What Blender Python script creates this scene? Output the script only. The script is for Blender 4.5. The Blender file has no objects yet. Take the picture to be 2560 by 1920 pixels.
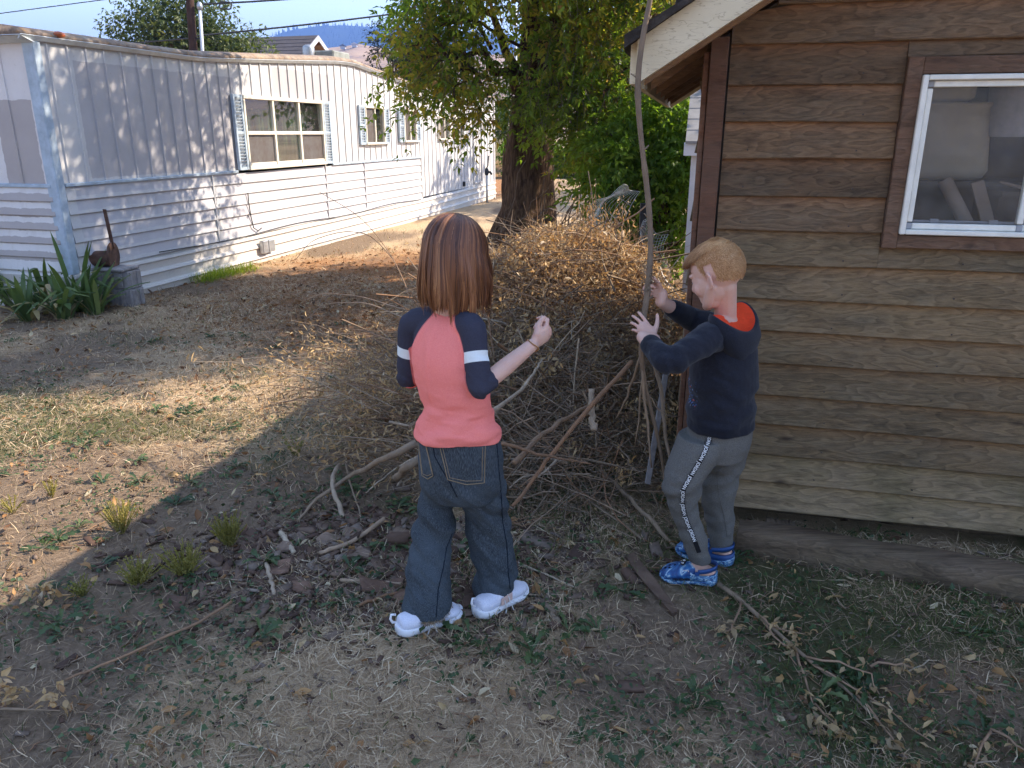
import bpy, bmesh, math, random
import numpy as np
from mathutils import Vector, Matrix, noise as mnoise

rng = np.random.default_rng(7)
random.seed(7)
SC = bpy.context.scene
COL = SC.collection
R_ = math.radians

# ------------------------------------------------------------------ camera, sky, sun, exposure
CAMZ = 1.667
PITCH = R_(18.1)
FPX = 1924.0
cam_data = bpy.data.cameras.new('camera')
cam = bpy.data.objects.new('camera', cam_data)
COL.objects.link(cam)
cam.location = (0, 0, CAMZ)
cam.rotation_euler = (math.pi/2 - PITCH, 0, 0)
cam_data.sensor_width = 36.0
cam_data.lens = 36.0*FPX/2560.0
cam_data.clip_start = 0.05
cam_data.clip_end = 9000
SC.camera = cam

SUN_AZ, SUN_EL = R_(71.5), R_(38.6)
SUNV = Vector((math.cos(SUN_EL)*math.sin(SUN_AZ), math.cos(SUN_EL)*math.cos(SUN_AZ), math.sin(SUN_EL)))
world = bpy.data.worlds.new('World')
SC.world = world
world.use_nodes = True
wn = world.node_tree
wn.nodes.clear()
w_out = wn.nodes.new('ShaderNodeOutputWorld')
w_bg = wn.nodes.new('ShaderNodeBackground')
w_sky = wn.nodes.new('ShaderNodeTexSky')
w_sky.sky_type = 'NISHITA'
w_sky.sun_disc = False
w_sky.sun_elevation = SUN_EL
w_sky.sun_rotation = SUN_AZ
w_sky.altitude = 900
w_sky.air_density = 1.0
w_sky.dust_density = 0.2
w_sky.ozone_density = 1.2
w_bg.inputs['Strength'].default_value = 0.15
w_mul = wn.nodes.new('ShaderNodeMix'); w_mul.data_type = 'RGBA'; w_mul.blend_type = 'MULTIPLY'; w_mul.inputs[0].default_value = 1.0
w_mul.inputs[7].default_value = (1.14, .95, .80, 1)
wn.links.new(w_sky.outputs[0], w_mul.inputs[6]); wn.links.new(w_mul.outputs[2], w_bg.inputs[0])
wn.links.new(w_bg.outputs[0], w_out.inputs[0])
sun_d = bpy.data.lights.new('sun', 'SUN')
sun_d.energy = 3.1
sun_d.angle = R_(0.53)
sun_d.color = (1.0, 0.87, 0.70)
sun = bpy.data.objects.new('sun', sun_d)
COL.objects.link(sun)
sun.rotation_euler = SUNV.to_track_quat('Z', 'Y').to_euler()
sun.location = SUNV*60
SC.view_settings.view_transform = 'Standard'
SC.view_settings.look = 'None'
SC.view_settings.exposure = 2.25
SC.view_settings.gamma = 1.0
SC.view_settings.use_curve_mapping = False
SC.cycles.volume_step_rate = 4.0
SC.cycles.max_bounces = 8
SC.cycles.transparent_max_bounces = 16

# ------------------------------------------------------------------ picture -> place (positions read off the photo, 2212 px wide view)
DS = 2560/2212.0
CAMP = np.array([0, 0, CAMZ])
def ray(xd, yd):
    u = xd*DS-1280; v = yd*DS-960
    return np.array([u, FPX*math.cos(PITCH)-v*math.sin(PITCH), -FPX*math.sin(PITCH)-v*math.cos(PITCH)])/FPX
def gpt(xd, yd, z=0.0):
    r = ray(xd, yd)
    return CAMP + r*((z-CAMZ)/r[2])
def at(xd, yd, Y):
    r = ray(xd, yd)
    return CAMP + r*(Y/r[1])
def on_plane(xd, yd, P, n):
    r = ray(xd, yd)
    return CAMP + r*(np.dot(np.array(P)-CAMP, n)/np.dot(r, n))

# ------------------------------------------------------------------ noise
def _h(ix, iy, iz):
    n = (ix*374761393 + iy*668265263 + iz*2147483647 + 1013904223) & 0xFFFFFFFF
    n = ((n ^ (n >> 13))*1274126177) & 0xFFFFFFFF
    n = n ^ (n >> 16)
    return (n & 0xFFFF)/65535.0
def vnoise(p):
    p = np.atleast_2d(np.asarray(p, float))
    if p.shape[1] == 2: p = np.c_[p, np.zeros(len(p))]
    i = np.floor(p).astype(np.int64); t = p-i; t = t*t*(3-2*t)
    r = 0
    for a in (0, 1):
        for b in (0, 1):
            for c in (0, 1):
                w = (t[:,0] if a else 1-t[:,0])*(t[:,1] if b else 1-t[:,1])*(t[:,2] if c else 1-t[:,2])
                r = r + w*_h(i[:,0]+a, i[:,1]+b, i[:,2]+c)
    return r
def fbm(p, o=3):
    p = np.atleast_2d(np.asarray(p, float)); s = 0; a = 1; tot = 0
    for k in range(o):
        s = s + a*vnoise(p*2**k+17.3*k); tot += a; a *= .5
    return s/tot

# ------------------------------------------------------------------ mesh building
class MB:
    def __init__(s): s.v = []; s.n = 0; s.f = []; s.m = []; s.a = []
    def add(s, V, F, m=0, a=0.0):
        V = np.asarray(V, float).reshape(-1, 3)
        s.v.append(V); s.f.extend([tuple(int(i)+s.n for i in f) for f in F]); s.m.extend([m]*len(F))
        s.a.append(np.full(len(V), a) if np.isscalar(a) else np.asarray(a, float)); s.n += len(V)
        return s
    def box(s, c, size, X=None, Y=None, Z=None, m=0, bev=0.0, a=0.0):
        X = np.array([1, 0, 0.]) if X is None else np.asarray(X, float)
        Y = np.array([0, 1., 0]) if Y is None else np.asarray(Y, float)
        Z = np.array([0, 0, 1.]) if Z is None else np.asarray(Z, float)
        hx, hy, hz = [q/2 for q in size]; c = np.asarray(c, float)
        if bev <= 0:
            V = [c+X*hx*i+Y*hy*j+Z*hz*k for k in (-1, 1) for j in (-1, 1) for i in (-1, 1)]
            F = [(0, 2, 3, 1), (4, 5, 7, 6), (0, 1, 5, 4), (2, 6, 7, 3), (0, 4, 6, 2), (1, 3, 7, 5)]
            return s.add(V, F, m, a)
        b = min(bev, hx*.9, hy*.9, hz*.9)
        V = []; idx = {}
        for k in (-1, 1):
            for j in (-1, 1):
                for i in (-1, 1):
                    for ax in range(3):
                        h = [hx, hy, hz]; q = [h[d]-(0 if d == ax else b) for d in range(3)]
                        idx[(i, j, k, ax)] = len(V)
                        V.append(c+X*q[0]*i+Y*q[1]*j+Z*q[2]*k)
        F = []
        for ax in range(3):
            o = [d for d in range(3) if d != ax]
            for sg in (-1, 1):
                quad = []
                for p_, q_ in ((-1, -1), (1, -1), (1, 1), (-1, 1)):
                    k = [0, 0, 0]; k[ax] = sg; k[o[0]] = p_; k[o[1]] = q_
                    quad.append(idx[tuple(k)+(ax,)])
                F.append(tuple(quad))
            for p_ in (-1, 1):
                for q_ in (-1, 1):
                    k0 = [0, 0, 0]; k0[o[0]] = p_; k0[o[1]] = q_; k1 = list(k0); k0[ax] = -1; k1[ax] = 1
                    F.append((idx[tuple(k0)+(o[0],)], idx[tuple(k1)+(o[0],)], idx[tuple(k1)+(o[1],)], idx[tuple(k0)+(o[1],)]))
        for i in (-1, 1):
            for j in (-1, 1):
                for k in (-1, 1): F.append(tuple(idx[(i, j, k, ax)] for ax in range(3)))
        return s.add(V, F, m, a)
    def tube(s, P, r, n=6, m=0, a=0.0, cap=True, ref=None):
        P = np.asarray(P, float); k = len(P)
        r = np.full(k, r) if np.isscalar(r) else np.asarray(r, float)
        T = np.gradient(P, axis=0); T /= np.linalg.norm(T, axis=1)[:, None]+1e-12
        ref = np.array([0, 0, 1.]) if ref is None else np.asarray(ref, float)
        if abs(T[0] @ ref) > .95: ref = np.array([1., 0.2, 0])
        A = np.cross(T[0], ref); A /= np.linalg.norm(A)
        V = []
        th = np.arange(n)*2*math.pi/n
        for i in range(k):
            A = A-T[i]*(A @ T[i]); A /= np.linalg.norm(A)+1e-12
            B = np.cross(T[i], A)
            V.append(P[i]+r[i]*(np.cos(th)[:, None]*A+np.sin(th)[:, None]*B))
        F = [(i*n+j, i*n+(j+1) % n, (i+1)*n+(j+1) % n, (i+1)*n+j) for i in range(k-1) for j in range(n)]
        if cap:
            F.append(tuple(range(n-1, -1, -1))); F.append(tuple((k-1)*n+j for j in range(n)))
        return s.add(np.vstack(V), F, m, a)
    def loft(s, rings, m=0, a=0.0, cap=True, closed=True):
        k = len(rings); n = len(rings[0])
        F = []
        for i in range(k-1):
            for j in range(n if closed else n-1):
                F.append((i*n+j, i*n+(j+1) % n, (i+1)*n+(j+1) % n, (i+1)*n+j))
        if cap and closed:
            F.append(tuple(range(n-1, -1, -1))); F.append(tuple((k-1)*n+j for j in range(n)))
        return s.add(np.vstack(rings), F, m, a)
    def prism(s, poly, ex, m=0):
        poly = np.asarray(poly, float); n = len(poly)
        return s.loft([poly, poly+np.asarray(ex, float)], m)
    def ball(s, c, r, X=None, Y=None, Z=None, n=12, k=8, m=0):
        X = np.array([1, 0, 0.]) if X is None else np.asarray(X, float)
        Y = np.array([0, 1., 0]) if Y is None else np.asarray(Y, float)
        Z = np.array([0, 0, 1.]) if Z is None else np.asarray(Z, float)
        r = (r, r, r) if np.isscalar(r) else r
        c = np.asarray(c, float); rings = []
        for i in range(k+1):
            t = math.pi*(i+.02 if i == 0 else (i-.02 if i == k else i))/k
            rings.append(np.array([c-Z*r[2]*math.cos(t)+math.sin(t)*(X*r[0]*math.cos(q)+Y*r[1]*math.sin(q)) for q in np.arange(n)*2*math.pi/n]))
        return s.loft(rings, m)
    def mesh(s, name, mats, smooth=False, attr=None):
        me = bpy.data.meshes.new(name)
        me.from_pydata(np.vstack(s.v).tolist(), [], s.f)
        for q in (mats if isinstance(mats, (list, tuple)) else [mats]): me.materials.append(q)
        me.polygons.foreach_set('material_index', np.array(s.m, dtype=np.int32))
        me.polygons.foreach_set('use_smooth', np.full(len(s.f), bool(smooth)))
        if attr:
            at_ = me.attributes.new(attr, 'FLOAT', 'POINT'); at_.data.foreach_set('value', np.concatenate(s.a).astype(np.float32))
        me.update()
        return me
    def obj(s, name, mats, parent=None, smooth=False, attr=None):
        return link(name, s.mesh(name, mats, smooth, attr), parent)

def np_mesh(name, V, F, mats, smooth=False, attrs=None, mi=None):
    """V (n,3), F (m,k) index array, all faces the same size"""
    V = np.asarray(V, np.float32); F = np.asarray(F, np.int32); k = F.shape[1]
    me = bpy.data.meshes.new(name)
    me.vertices.add(len(V)); me.vertices.foreach_set('co', V.ravel())
    me.loops.add(F.size); me.loops.foreach_set('vertex_index', F.ravel())
    me.polygons.add(len(F)); me.polygons.foreach_set('loop_start', np.arange(0, F.size, k, dtype=np.int32))
    try: me.polygons.foreach_set('loop_total', np.full(len(F), k, np.int32))
    except Exception: pass
    for q in (mats if isinstance(mats, (list, tuple)) else [mats]): me.materials.append(q)
    if mi is not None: me.polygons.foreach_set('material_index', np.asarray(mi, np.int32))
    me.polygons.foreach_set('use_smooth', np.full(len(F), bool(smooth)))
    for kx, val in (attrs or {}).items():
        a_ = me.attributes.new(kx, 'FLOAT', 'POINT'); a_.data.foreach_set('value', np.asarray(val, np.float32))
    me.update(calc_edges=True); me.validate()
    return me

WLOC = {}
def link(name, me, parent=None):
    o = bpy.data.objects.new(name, me); COL.objects.link(o)
    if parent is not None:
        o.parent = parent
        o.location = -Vector(WLOC.get(parent, (0, 0, 0)))
    WLOC[o] = (0, 0, 0)
    return o
def tag(o, label=None, cat=None, group=None, kind=None):
    if label: o['label'] = label
    if cat: o['category'] = cat
    if group: o['group'] = group
    if kind: o['kind'] = kind
    return o
def thing(name, loc, label, cat, group=None):
    o = bpy.data.objects.new(name, None); COL.objects.link(o)
    o.location = Vector([float(q) for q in loc]); o.empty_display_size = .1
    WLOC[o] = tuple(float(q) for q in loc)
    return tag(o, label, cat, group)

# ------------------------------------------------------------------ materials
class Mat:
    def __init__(s, name, rough=.8, spec=.3):
        s.m = bpy.data.materials.new(name); s.m.use_nodes = True
        s.t = s.m.node_tree; s.b = s.t.nodes['Principled BSDF']; s.out = s.t.nodes['Material Output']
        s.b.inputs['Roughness'].default_value = rough
        s.b.inputs['Specular IOR Level'].default_value = spec
    def n(s, typ, ins=None, **props):
        q = s.t.nodes.new('ShaderNode'+typ)
        for k, v in props.items(): setattr(q, k, v)
        for k, v in (ins or {}).items():
            i = q.inputs[k]
            if isinstance(v, bpy.types.NodeSocket): s.t.links.new(v, i)
            else: i.default_value = v
        return q
    def set(s, key, v):
        i = s.b.inputs[key]
        if isinstance(v, bpy.types.NodeSocket): s.t.links.new(v, i)
        else: i.default_value = v
    def coord(s, kind='Object', scale=(1, 1, 1), rot=(0, 0, 0)):
        c = s.n('TexCoord').outputs[kind]
        return s.n('Mapping', {'Vector': c, 'Scale': scale, 'Rotation': rot}).outputs[0]
    def noise(s, co, scale=5, detail=4, rough=.55, dist=0.0):
        return s.n('TexNoise', {'Vector': co, 'Scale': scale, 'Detail': detail, 'Roughness': rough, 'Distortion': dist}).outputs[0]
    def ramp(s, fac, stops, interp='LINEAR'):
        r = s.n('ValToRGB', {'Fac': fac}); e = r.color_ramp.elements; r.color_ramp.interpolation = interp
        while len(e) > 1: e.remove(e[-1])
        for i, (p_, c) in enumerate(stops):
            q = e[0] if i == 0 else e.new(p_)
            q.position = p_; c = (c, c, c) if np.isscalar(c) else c; q.color = (*c[:3], 1)
        return r.outputs[0]
    def mix(s, fac, a, b, mode='MIX'):
        q = s.n('Mix', None, data_type='RGBA', blend_type=mode)
        for i, v in ((0, fac), (6, a), (7, b)):
            if isinstance(v, bpy.types.NodeSocket): s.t.links.new(v, q.inputs[i])
            elif i == 0: q.inputs[0].default_value = v
            else: q.inputs[i].default_value = (*v, 1) if len(v) == 3 else v
        return q.outputs[2]
    def math(s, op, a, b=0.0, c=None):
        q = s.n('Math', None, operation=op)
        for i, v in enumerate((a, b) if c is None else (a, b, c)):
            if isinstance(v, bpy.types.NodeSocket): s.t.links.new(v, q.inputs[i])
            else: q.inputs[i].default_value = v
        return q.outputs[0]
    def attr(s, name): return s.n('Attribute', attribute_name=name).outputs['Fac']
    def bump(s, h, strength=.3, dist=.01):
        s.set('Normal', s.n('Bump', {'Height': h, 'Strength': strength, 'Distance': dist}).outputs[0])
    def translucent(s, col, amount=.4):
        t = s.n('BsdfTranslucent', {'Color': col})
        x = s.n('MixShader', {'Fac': amount}); s.t.links.new(s.b.outputs[0], x.inputs[1]); s.t.links.new(t.outputs[0], x.inputs[2])
        s.t.links.new(x.outputs[0], s.out.inputs[0])
def plain(name, col, rough=.7, spec=.3, var=.25, scale=6, bump=0.0, metal=0.0, bscale=None):
    """one colour, broken up by soft blotches and fine grain"""
    q = Mat(name, rough, spec); co = q.coord()
    f = q.noise(co, scale, 5, .65)
    c0 = tuple(x*(1-var) for x in col); c1 = tuple(min(1, x*(1+var)) for x in col)
    q.set('Base Color', q.ramp(f, [(.3, c0), (.7, c1)])); q.set('Metallic', metal)
    if bump: q.bump(q.noise(co, bscale or scale*6, 4, .6), bump, .004)
    return q.m
# ================================================================== GROUND
TREE = np.array([.16, 10.3, 0.0])
PILE = np.array([.30, 4.6, 0.0])
def gh(x, y):
    x = np.asarray(x, float); y = np.asarray(y, float); p = np.c_[x.ravel(), y.ravel()]
    h = .05*(fbm(p*.55+3, 3)-.5)+.022*(fbm(p*3.1+9, 3)-.5)
    d = np.hypot(p[:, 0]-TREE[0], p[:, 1]-TREE[1]); h = h+.22*np.exp(-(d/.75)**2)
    f = np.clip((p[:, 1]-45)/400, 0, 1); h = h*(1-f)
    return h.reshape(x.shape)
def gh1(x, y): return float(gh(np.array([x]), np.array([y]))[0])
def onground(xd, yd):
    p = gpt(xd, yd)
    for _ in range(3): p = gpt(xd, yd, gh1(p[0], p[1]))
    return p
def zone(p):
    """0 bare dark soil .. 1 straw lawn, and a second value for rusty leaf litter"""
    x, y = p[:, 0], p[:, 1]
    n = fbm(p*1.15+4, 4); n2 = fbm(p*.5+31, 3)
    dry = np.clip((n-.36)*4, 0, 1)
    # bare ground: left foreground and the tramped front
    bl = np.exp(-(((x+1.75)/.75)**2+((y-3.05)/.38)**2))
    fr = np.clip((2.9-y)/1.0, 0, 1)*.55
    dry = np.clip(dry+.35*np.exp(-(((x+1.6)/1.6)**2+((y-4.6)/1.1)**2))-bl*1.25-fr*np.clip((n2-.35)*3, 0, 1), 0, 1)
    lit = np.exp(-(((x-TREE[0]+.9)/2.8)**2+((y-TREE[1]+1.6)/2.9)**2))*1.15+np.clip((y-19)/4, 0, 1)*.8*np.exp(-((x+1.5)/3.5)**2)
    lit = lit+np.exp(-(((x-1.1)/1.4)**2+((y-6.6)/1.4)**2))*.7
    lit = np.clip(lit*(.35+1.3*n), 0, 1)
    grn = np.clip((fbm(p*.9+77, 3)-.50)*5, 0, 1)*np.clip((7.5-y)/4+.15, 0.0, 1)
    grn = np.maximum(grn, .8*np.exp(-(((x-.25)/1.3)**2+((y-3.1)/.6)**2)))
    grn = grn+np.clip((y-26)/6, 0, 1)*.9*np.clip((1.6-x)/3, 0, 1)
    return dry, lit, np.clip(grn, 0, 1)
def axis_(lo, hi, step, far, k):
    a = list(np.arange(lo, hi, step)); d = step
    while a[-1] < far: d *= k; a.append(a[-1]+d)
    b = []; d = step; v = lo
    while v > -far: d *= k; v -= d; b.append(v)
    return np.array(b[::-1]+a)
gx = axis_(-5.2, 3.2, .045, 2500, 1.22); gy = axis_(.6, 9.5, .045, 2500, 1.16)
gy = gy[gy > -60]
GX, GY = np.meshgrid(gx, gy); nx, ny = len(gx), len(gy)
GZ = gh(GX, GY)
fine = 1-np.clip((np.hypot(GX, GY-4)-7)/5, 0, 1)
GZ = GZ+fine.ravel().reshape(GZ.shape)*.014*(fbm(np.c_[GX.ravel()*14, GY.ravel()*14], 3).reshape(GZ.shape)-.5)
ii = np.arange(ny*nx).reshape(ny, nx)
GF = np.stack([ii[:-1, :-1], ii[:-1, 1:], ii[1:, 1:], ii[1:, :-1]], -1).reshape(-1, 4)
zd, zl, zg = zone(np.c_[GX.ravel(), GY.ravel()])
q = Mat('yard_soil_and_thatch', .95, .1); co = q.coord()
n1 = q.noise(co, 6, 6, .7); n2 = q.noise(co, 38, 5, .75); n3 = q.noise(q.coord('Object', (60, 60, 60)), 2.2, 4, .7, 1.5)
soil = q.ramp(n2, [(.25, (.098, .067, .046)), (.55, (.20, .142, .097)), (.8, (.33, .245, .175))])
straw = q.ramp(n3, [(.25, (.24, .16, .09)), (.5, (.52, .37, .22)), (.75, (.72, .55, .36))])
litter = q.ramp(n3, [(.25, (.10, .045, .02)), (.5, (.30, .135, .055)), (.78, (.46, .26, .12))])
green = q.ramp(n3, [(.25, (.02, .032, .01)), (.6, (.06, .085, .025)), (.85, (.15, .15, .06))])
jit = q.math('MULTIPLY', q.math('SUBTRACT', n1, .5), .9)
c = q.mix(q.ramp(q.math('ADD', q.attr('dry'), jit), [(.25, .08), (.75, .8)]), soil, straw)
c = q.mix(q.ramp(q.math('ADD', q.attr('lit'), jit), [(.3, 0.0), (.75, .9)]), c, litter)
c = q.mix(q.ramp(q.math('ADD', q.attr('grn'), jit), [(.4, 0.0), (.9, .7)]), c, green)
q.set('Base Color', c); q.bump(q.math('ADD', n2, q.math('MULTIPLY', n3, .7)), .9, .012)
M_GROUND = q.m
ground = link('ground', np_mesh('ground', np.c_[GX.ravel(), GY.ravel(), GZ.ravel()], GF, M_GROUND, True, {'dry': zd, 'lit': zl, 'grn': zg}))
tag(ground, None, None, None, 'structure')
# ================================================================== MOBILE HOME
TA = np.array([-4.254, 7.404, 0.0]); TAZ = R_(15.5)
td = np.array([math.sin(TAZ), math.cos(TAZ), 0]); tn = np.array([math.cos(TAZ), -math.sin(TAZ), 0]); te = -tn
UP = np.array([0, 0, 1.])
def T(s, z, o=0.0): return TA+td*s+tn*o+UP*z
def ttop(s): return float(np.interp(s, [0, 2.3, 4.0, 5.7, 6.2, 9.1, 14.3], [2.45, 2.46, 2.57, 2.69, 2.70, 2.46, 2.45]))
TL = 14.17; TW = 3.3

def painted(name, base, boxes, patch, dirt=.25, rough=.45):
    """old metal siding: UV map holds (metres along, metres up); bare grey areas with brushed ragged edges"""
    q = Mat(name, rough, .35)
    uv = q.n('UVMap').outputs[0]
    ob = q.coord('Object')
    nz = q.n('TexNoise', {'Vector': uv, 'Scale': 9.0, 'Detail': 5.0, 'Roughness': .65})
    nz2 = q.n('TexNoise', {'Vector': uv, 'Scale': 2.2, 'Detail': 3.0})
    d = q.n('VectorMath', {0: nz.outputs[1], 1: (.5, .5, .5)}, operation='SUBTRACT').outputs[0]
    d = q.n('VectorMath', {0: d, 'Scale': .055}, operation='SCALE').outputs[0]
    p = q.n('VectorMath', {0: uv, 1: d}, operation='ADD').outputs[0]
    sp = q.n('SeparateXYZ', {0: p})
    u, v = sp.outputs[0], sp.outputs[1]
    tot = None
    for (u0, u1, v0, v1) in boxes:
        m = q.math('MULTIPLY', q.math('MULTIPLY', q.math('GREATER_THAN', u, u0), q.math('LESS_THAN', u, u1)),
                   q.math('MULTIPLY', q.math('GREATER_THAN', v, v0), q.math('LESS_THAN', v, v1)))
        tot = m if tot is None else q.math('MAXIMUM', tot, m)
    mott = q.noise(ob, 3.0, 6, .7)
    c = q.mix(q.ramp(mott, [(.35, 0.0), (.75, dirt)]), base, tuple(x*.72 for x in base))
    pc = q.mix(q.ramp(mott, [(.3, 0.0), (.7, .6)]), patch, tuple(x*.82 for x in patch))
    if tot is not None: c = q.mix(tot, c, pc)
    speck = q.noise(ob, 55.0, 2, .5)
    c = q.mix(q.ramp(speck, [(.70, 0.0), (.76, .55)]), c, (.30, .22, .16))
    streak = q.noise(q.coord('Object', (5, 5, .5)), 3.0, 4, .6)
    c = q.mix(q.ramp(streak, [(.56, 0.0), (.78, .30)]), c, (.38, .33, .27))
    q.set('Base Color', c)
    q.bump(q.noise(ob, 14.0, 3, .5), .12, .004)
    return q.m
M_TUP = painted('trailer_upper_paint', (.56, .545, .54), [(.44, 2.95, 1.24, 2.31), (3.85, 5.45, 2.05, 2.50)], (.44, .42, .43))
M_TLO = painted('trailer_lower_paint', (.53, .52, .52), [(.2, 2.25, .42+.133*i, .42+.133*i+.10) for i in range(6)] +
                [(2.4, 8.8, .40+.133*i, .40+.133*i+.108) for i in range(6)], (.47, .455, .48))
M_TSK = painted('trailer_skirt_vinyl', (.59, .55, .51), [], (.7, .66, .6), .35)
M_TEND = painted('trailer_end_paint', (.66, .63, .62), [(-.55, -.12, 1.2, 1.95), (-3, -.02, .48, .57), (-3, -.02, .64, .71), (-3, -.02, .77, .85), (-3, -.02, .90, .98), (-3, -.02, 1.04, 1.12)], (.40, .36, .35), .5)
M_BLUE = plain('trailer_blue_trim', (.36, .43, .50), .5, .35, .22, 9, .15)
M_SHUT = plain('shutter_paint', (.48, .54, .60), .5, .35, .12, 9, .1)
M_CREAM = plain('window_cream_frame', (.72, .66, .55), .5, .4, .12, 14, .1)
M_DRIP = plain('drip_edge_metal', (.56, .60, .62), .45, .4, .2, 8, .2)
def roofedge_mat():
    q = Mat('roof_edge_coating', .85, .2); co = q.coord()
    a = q.noise(co, 5.0, 8, .8); b = q.noise(co, 11.0, 6, .75)
    c = q.ramp(a, [(.32, (.10, .075, .06)), (.48, (.24, .18, .14)), (.62, (.36, .28, .21)), (.8, (.48, .42, .36))])
    c = q.mix(q.ramp(b, [(.55, 0.0), (.68, .75)]), c, (.42, .22, .06))
    q.set('Base Color', c); q.bump(q.noise(co, 24, 5, .7), .7, .012); return q.m
M_REDGE = roofedge_mat()
def glass_mat(name, tint=(.9, .95, .93), refl=.16, rough=.03, dust=.12, dcol=(.45, .44, .42)):
    q = Mat(name); g = q.n('BsdfGlossy', {'Color': (1, 1, 1, 1), 'Roughness': rough}); t = q.n('BsdfTransparent', {'Color': (*tint, 1)})
    x = q.n('MixShader'); lw = q.n('LayerWeight', {'Blend': .25}).outputs['Fresnel']
    q.t.links.new(q.math('MINIMUM', q.math('ADD', q.math('MULTIPLY', lw, .22), refl*.12), .9), x.inputs[0]); q.t.links.new(t.outputs[0], x.inputs[1]); q.t.links.new(g.outputs[0], x.inputs[2])
    df = q.n('BsdfDiffuse', {'Color': (*dcol, 1)})
    y = q.n('MixShader', {'Fac': dust}); q.t.links.new(x.outputs[0], y.inputs[1]); q.t.links.new(df.outputs[0], y.inputs[2])
    co = q.coord(); dn = q.ramp(q.noise(co, 6, 5, .7), [(.3, dust*.4), (.75, dust*1.8)]); q.t.links.new(dn, y.inputs[0])
    q.t.links.new(y.outputs[0], q.out.inputs[0]); return q.m
M_TGLASS = glass_mat('trailer_glass', (.72, .80, .76), .12, .02, .02)
M_SCREEN = glass_mat('window_insect_screen', (.45, .40, .37), .0, .5, .5, (.10, .075, .06))
M_DARK = plain('dark_inside', (.035, .035, .035), .9, .1, .2)  # near-black stands in for unlit insides; also the hamper seam
M_CURT = plain('sage_curtain', (.12, .17, .09), .9, .1, .1, 5)
M_GALV = plain('galvanised_metal', (.42, .43, .44), .4, .5, .2, 9, .1, .7)
M_BLACK = plain('black_rubber', (.025, .025, .027), .6, .3, .2)
M_RUST = plain('rusty_iron', (.10, .055, .038), .85, .25, .45, 14, .5)

def set_uv(me, fn):
    uv = me.uv_layers.new(name='UVMap')
    co = np.zeros(len(me.vertices)*3, np.float32); me.vertices.foreach_get('co', co); co = co.reshape(-1, 3)
    li = np.zeros(len(me.loops), np.int32); me.loops.foreach_get('vertex_index', li)
    uv.data.foreach_set('uv', fn(co[li]).astype(np.float32).ravel())
def uv_wall(co): r = co-TA; return np.c_[r @ td, r[:, 2]]
def uv_end(co): r = co-TA; return np.c_[-(r @ te), r[:, 2]]

home = thing('mobile_home', TA, 'long white single-wide mobile home with pale blue trim, shutters and a sagging flat roof', 'mobile home')
TH = home
def tp(name, mb, mats, uvf=None, parent=None, smooth=False):
    me = mb.mesh(name, mats, smooth)
    if uvf: set_uv(me, uvf)
    return link(name, me, parent or TH)

WINS = [(3.07, 5.07, 1.23, 2.09), (6.55, 7.28, 1.49, 2.07), (8.20, 8.76, 1.51, 2.06), (10.05, 10.68, 1.53, 1.97), (11.05, 11.62, 1.53, 1.97)]
def panel_mb(s0, s1, z0a, z0b, z1a, z1b, rib=True):
    """standing-seam metal panel, rib on the far edge"""
    o0 = -.012; w = s1-s0; mb = MB()
    prof = [(s0, 0), (s1-.024, 0), (s1-.020, .016), (s1-.004, .016), (s1-.0005, .0)] if rib else [(s0, 0), (s1, 0)]
    bot = [T(s, z0a+(z0b-z0a)*(s-s0)/w, o) for s, o in prof]; top = [T(s, z1a+(z1b-z1a)*(s-s0)/w, o) for s, o in prof]
    bb = [T(s, z0a, o0) for s, o in (prof[0], prof[-1])]; tt = [T(s, z1a, o0) for s, o in (prof[0], prof[-1])]
    ring0 = bot+[bb[1], bb[0]]; ring1 = top+[tt[1], tt[0]]
    return mb.loft([np.array(ring0), np.array(ring1)], 0)
edges = [.085, .17]; s = .17
while s+.225 < TL-.1: s += .227+.004*math.sin(s*9); edges.append(s)
edges[-1] = TL-.06
# cuts at window jambs so that panels end at the opening
for s0, s1 in zip(edges[:-1], edges[1:]):
    zb = 1.205 if s1 <= 9.02 else .415
    segs = [(s0, s1)]
    cuts = sorted([q for w in WINS for q in (w[0], w[1]) if s0+.01 < q < s1-.01])
    pts = [s0]+cuts+[s1]
    for a, b in zip(pts[:-1], pts[1:]):
        mid = (a+b)/2; w = next((w for w in WINS if w[0] < mid < w[1]), None)
        rib = abs(b-s1) < 1e-6
        if w is None:
            tp('panel', panel_mb(a, b, zb, zb, ttop(a)-.005, ttop(b)-.005, rib), M_TUP, uv_wall)
        else:
            tp('panel', panel_mb(a, b, w[3], w[3], ttop(a)-.005, ttop(b)-.005, rib), M_TUP, uv_wall)
            if w[2]-zb > .05: tp('panel', panel_mb(a, b, zb, zb, w[2], w[2], rib), M_TUP, uv_wall)
# lower horizontal boards
for a, b in ((.085, 2.29), (2.30, 5.09), (5.10, 6.44), (6.45, 9.02)):
    for i in range(6):
        z0 = .375+i*.133; z1 = z0+.133
        mb = MB(); nseg = max(2, int((b-a)/.7)); rings = []
        for k in range(nseg+1):
            s = a+(b-a)*k/nseg; wv = .004*math.sin(s*2.1+i)
            rings.append(np.array([T(s, z0+.002, .016+wv), T(s, z0+.012, .024+wv), T(s, z1-.012, .006+wv), T(s, z1, .004+wv), T(s, z1, -.012), T(s, z0+.002, -.012)]))
        mb.loft(rings); tp('siding_board', mb, M_TLO, uv_wall)
# joint strips
for s in (2.295, 5.095, 6.445, 9.03):
    mb = MB().box(T(s, .79 if s < 9 else .80, .022), (.018, .012, .82), td, tn, UP); tp('joint_strip', mb, M_TLO, uv_wall)
# blue belt trim in lengths between the shutters
for a, b in ((.085, 2.83), (5.33, 9.03)):
    mb = MB().box(T((a+b)/2, 1.192, .018), (b-a, .03, .034), td, tn, UP, bev=.006); tp('belt_trim', mb, M_BLUE)
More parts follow.
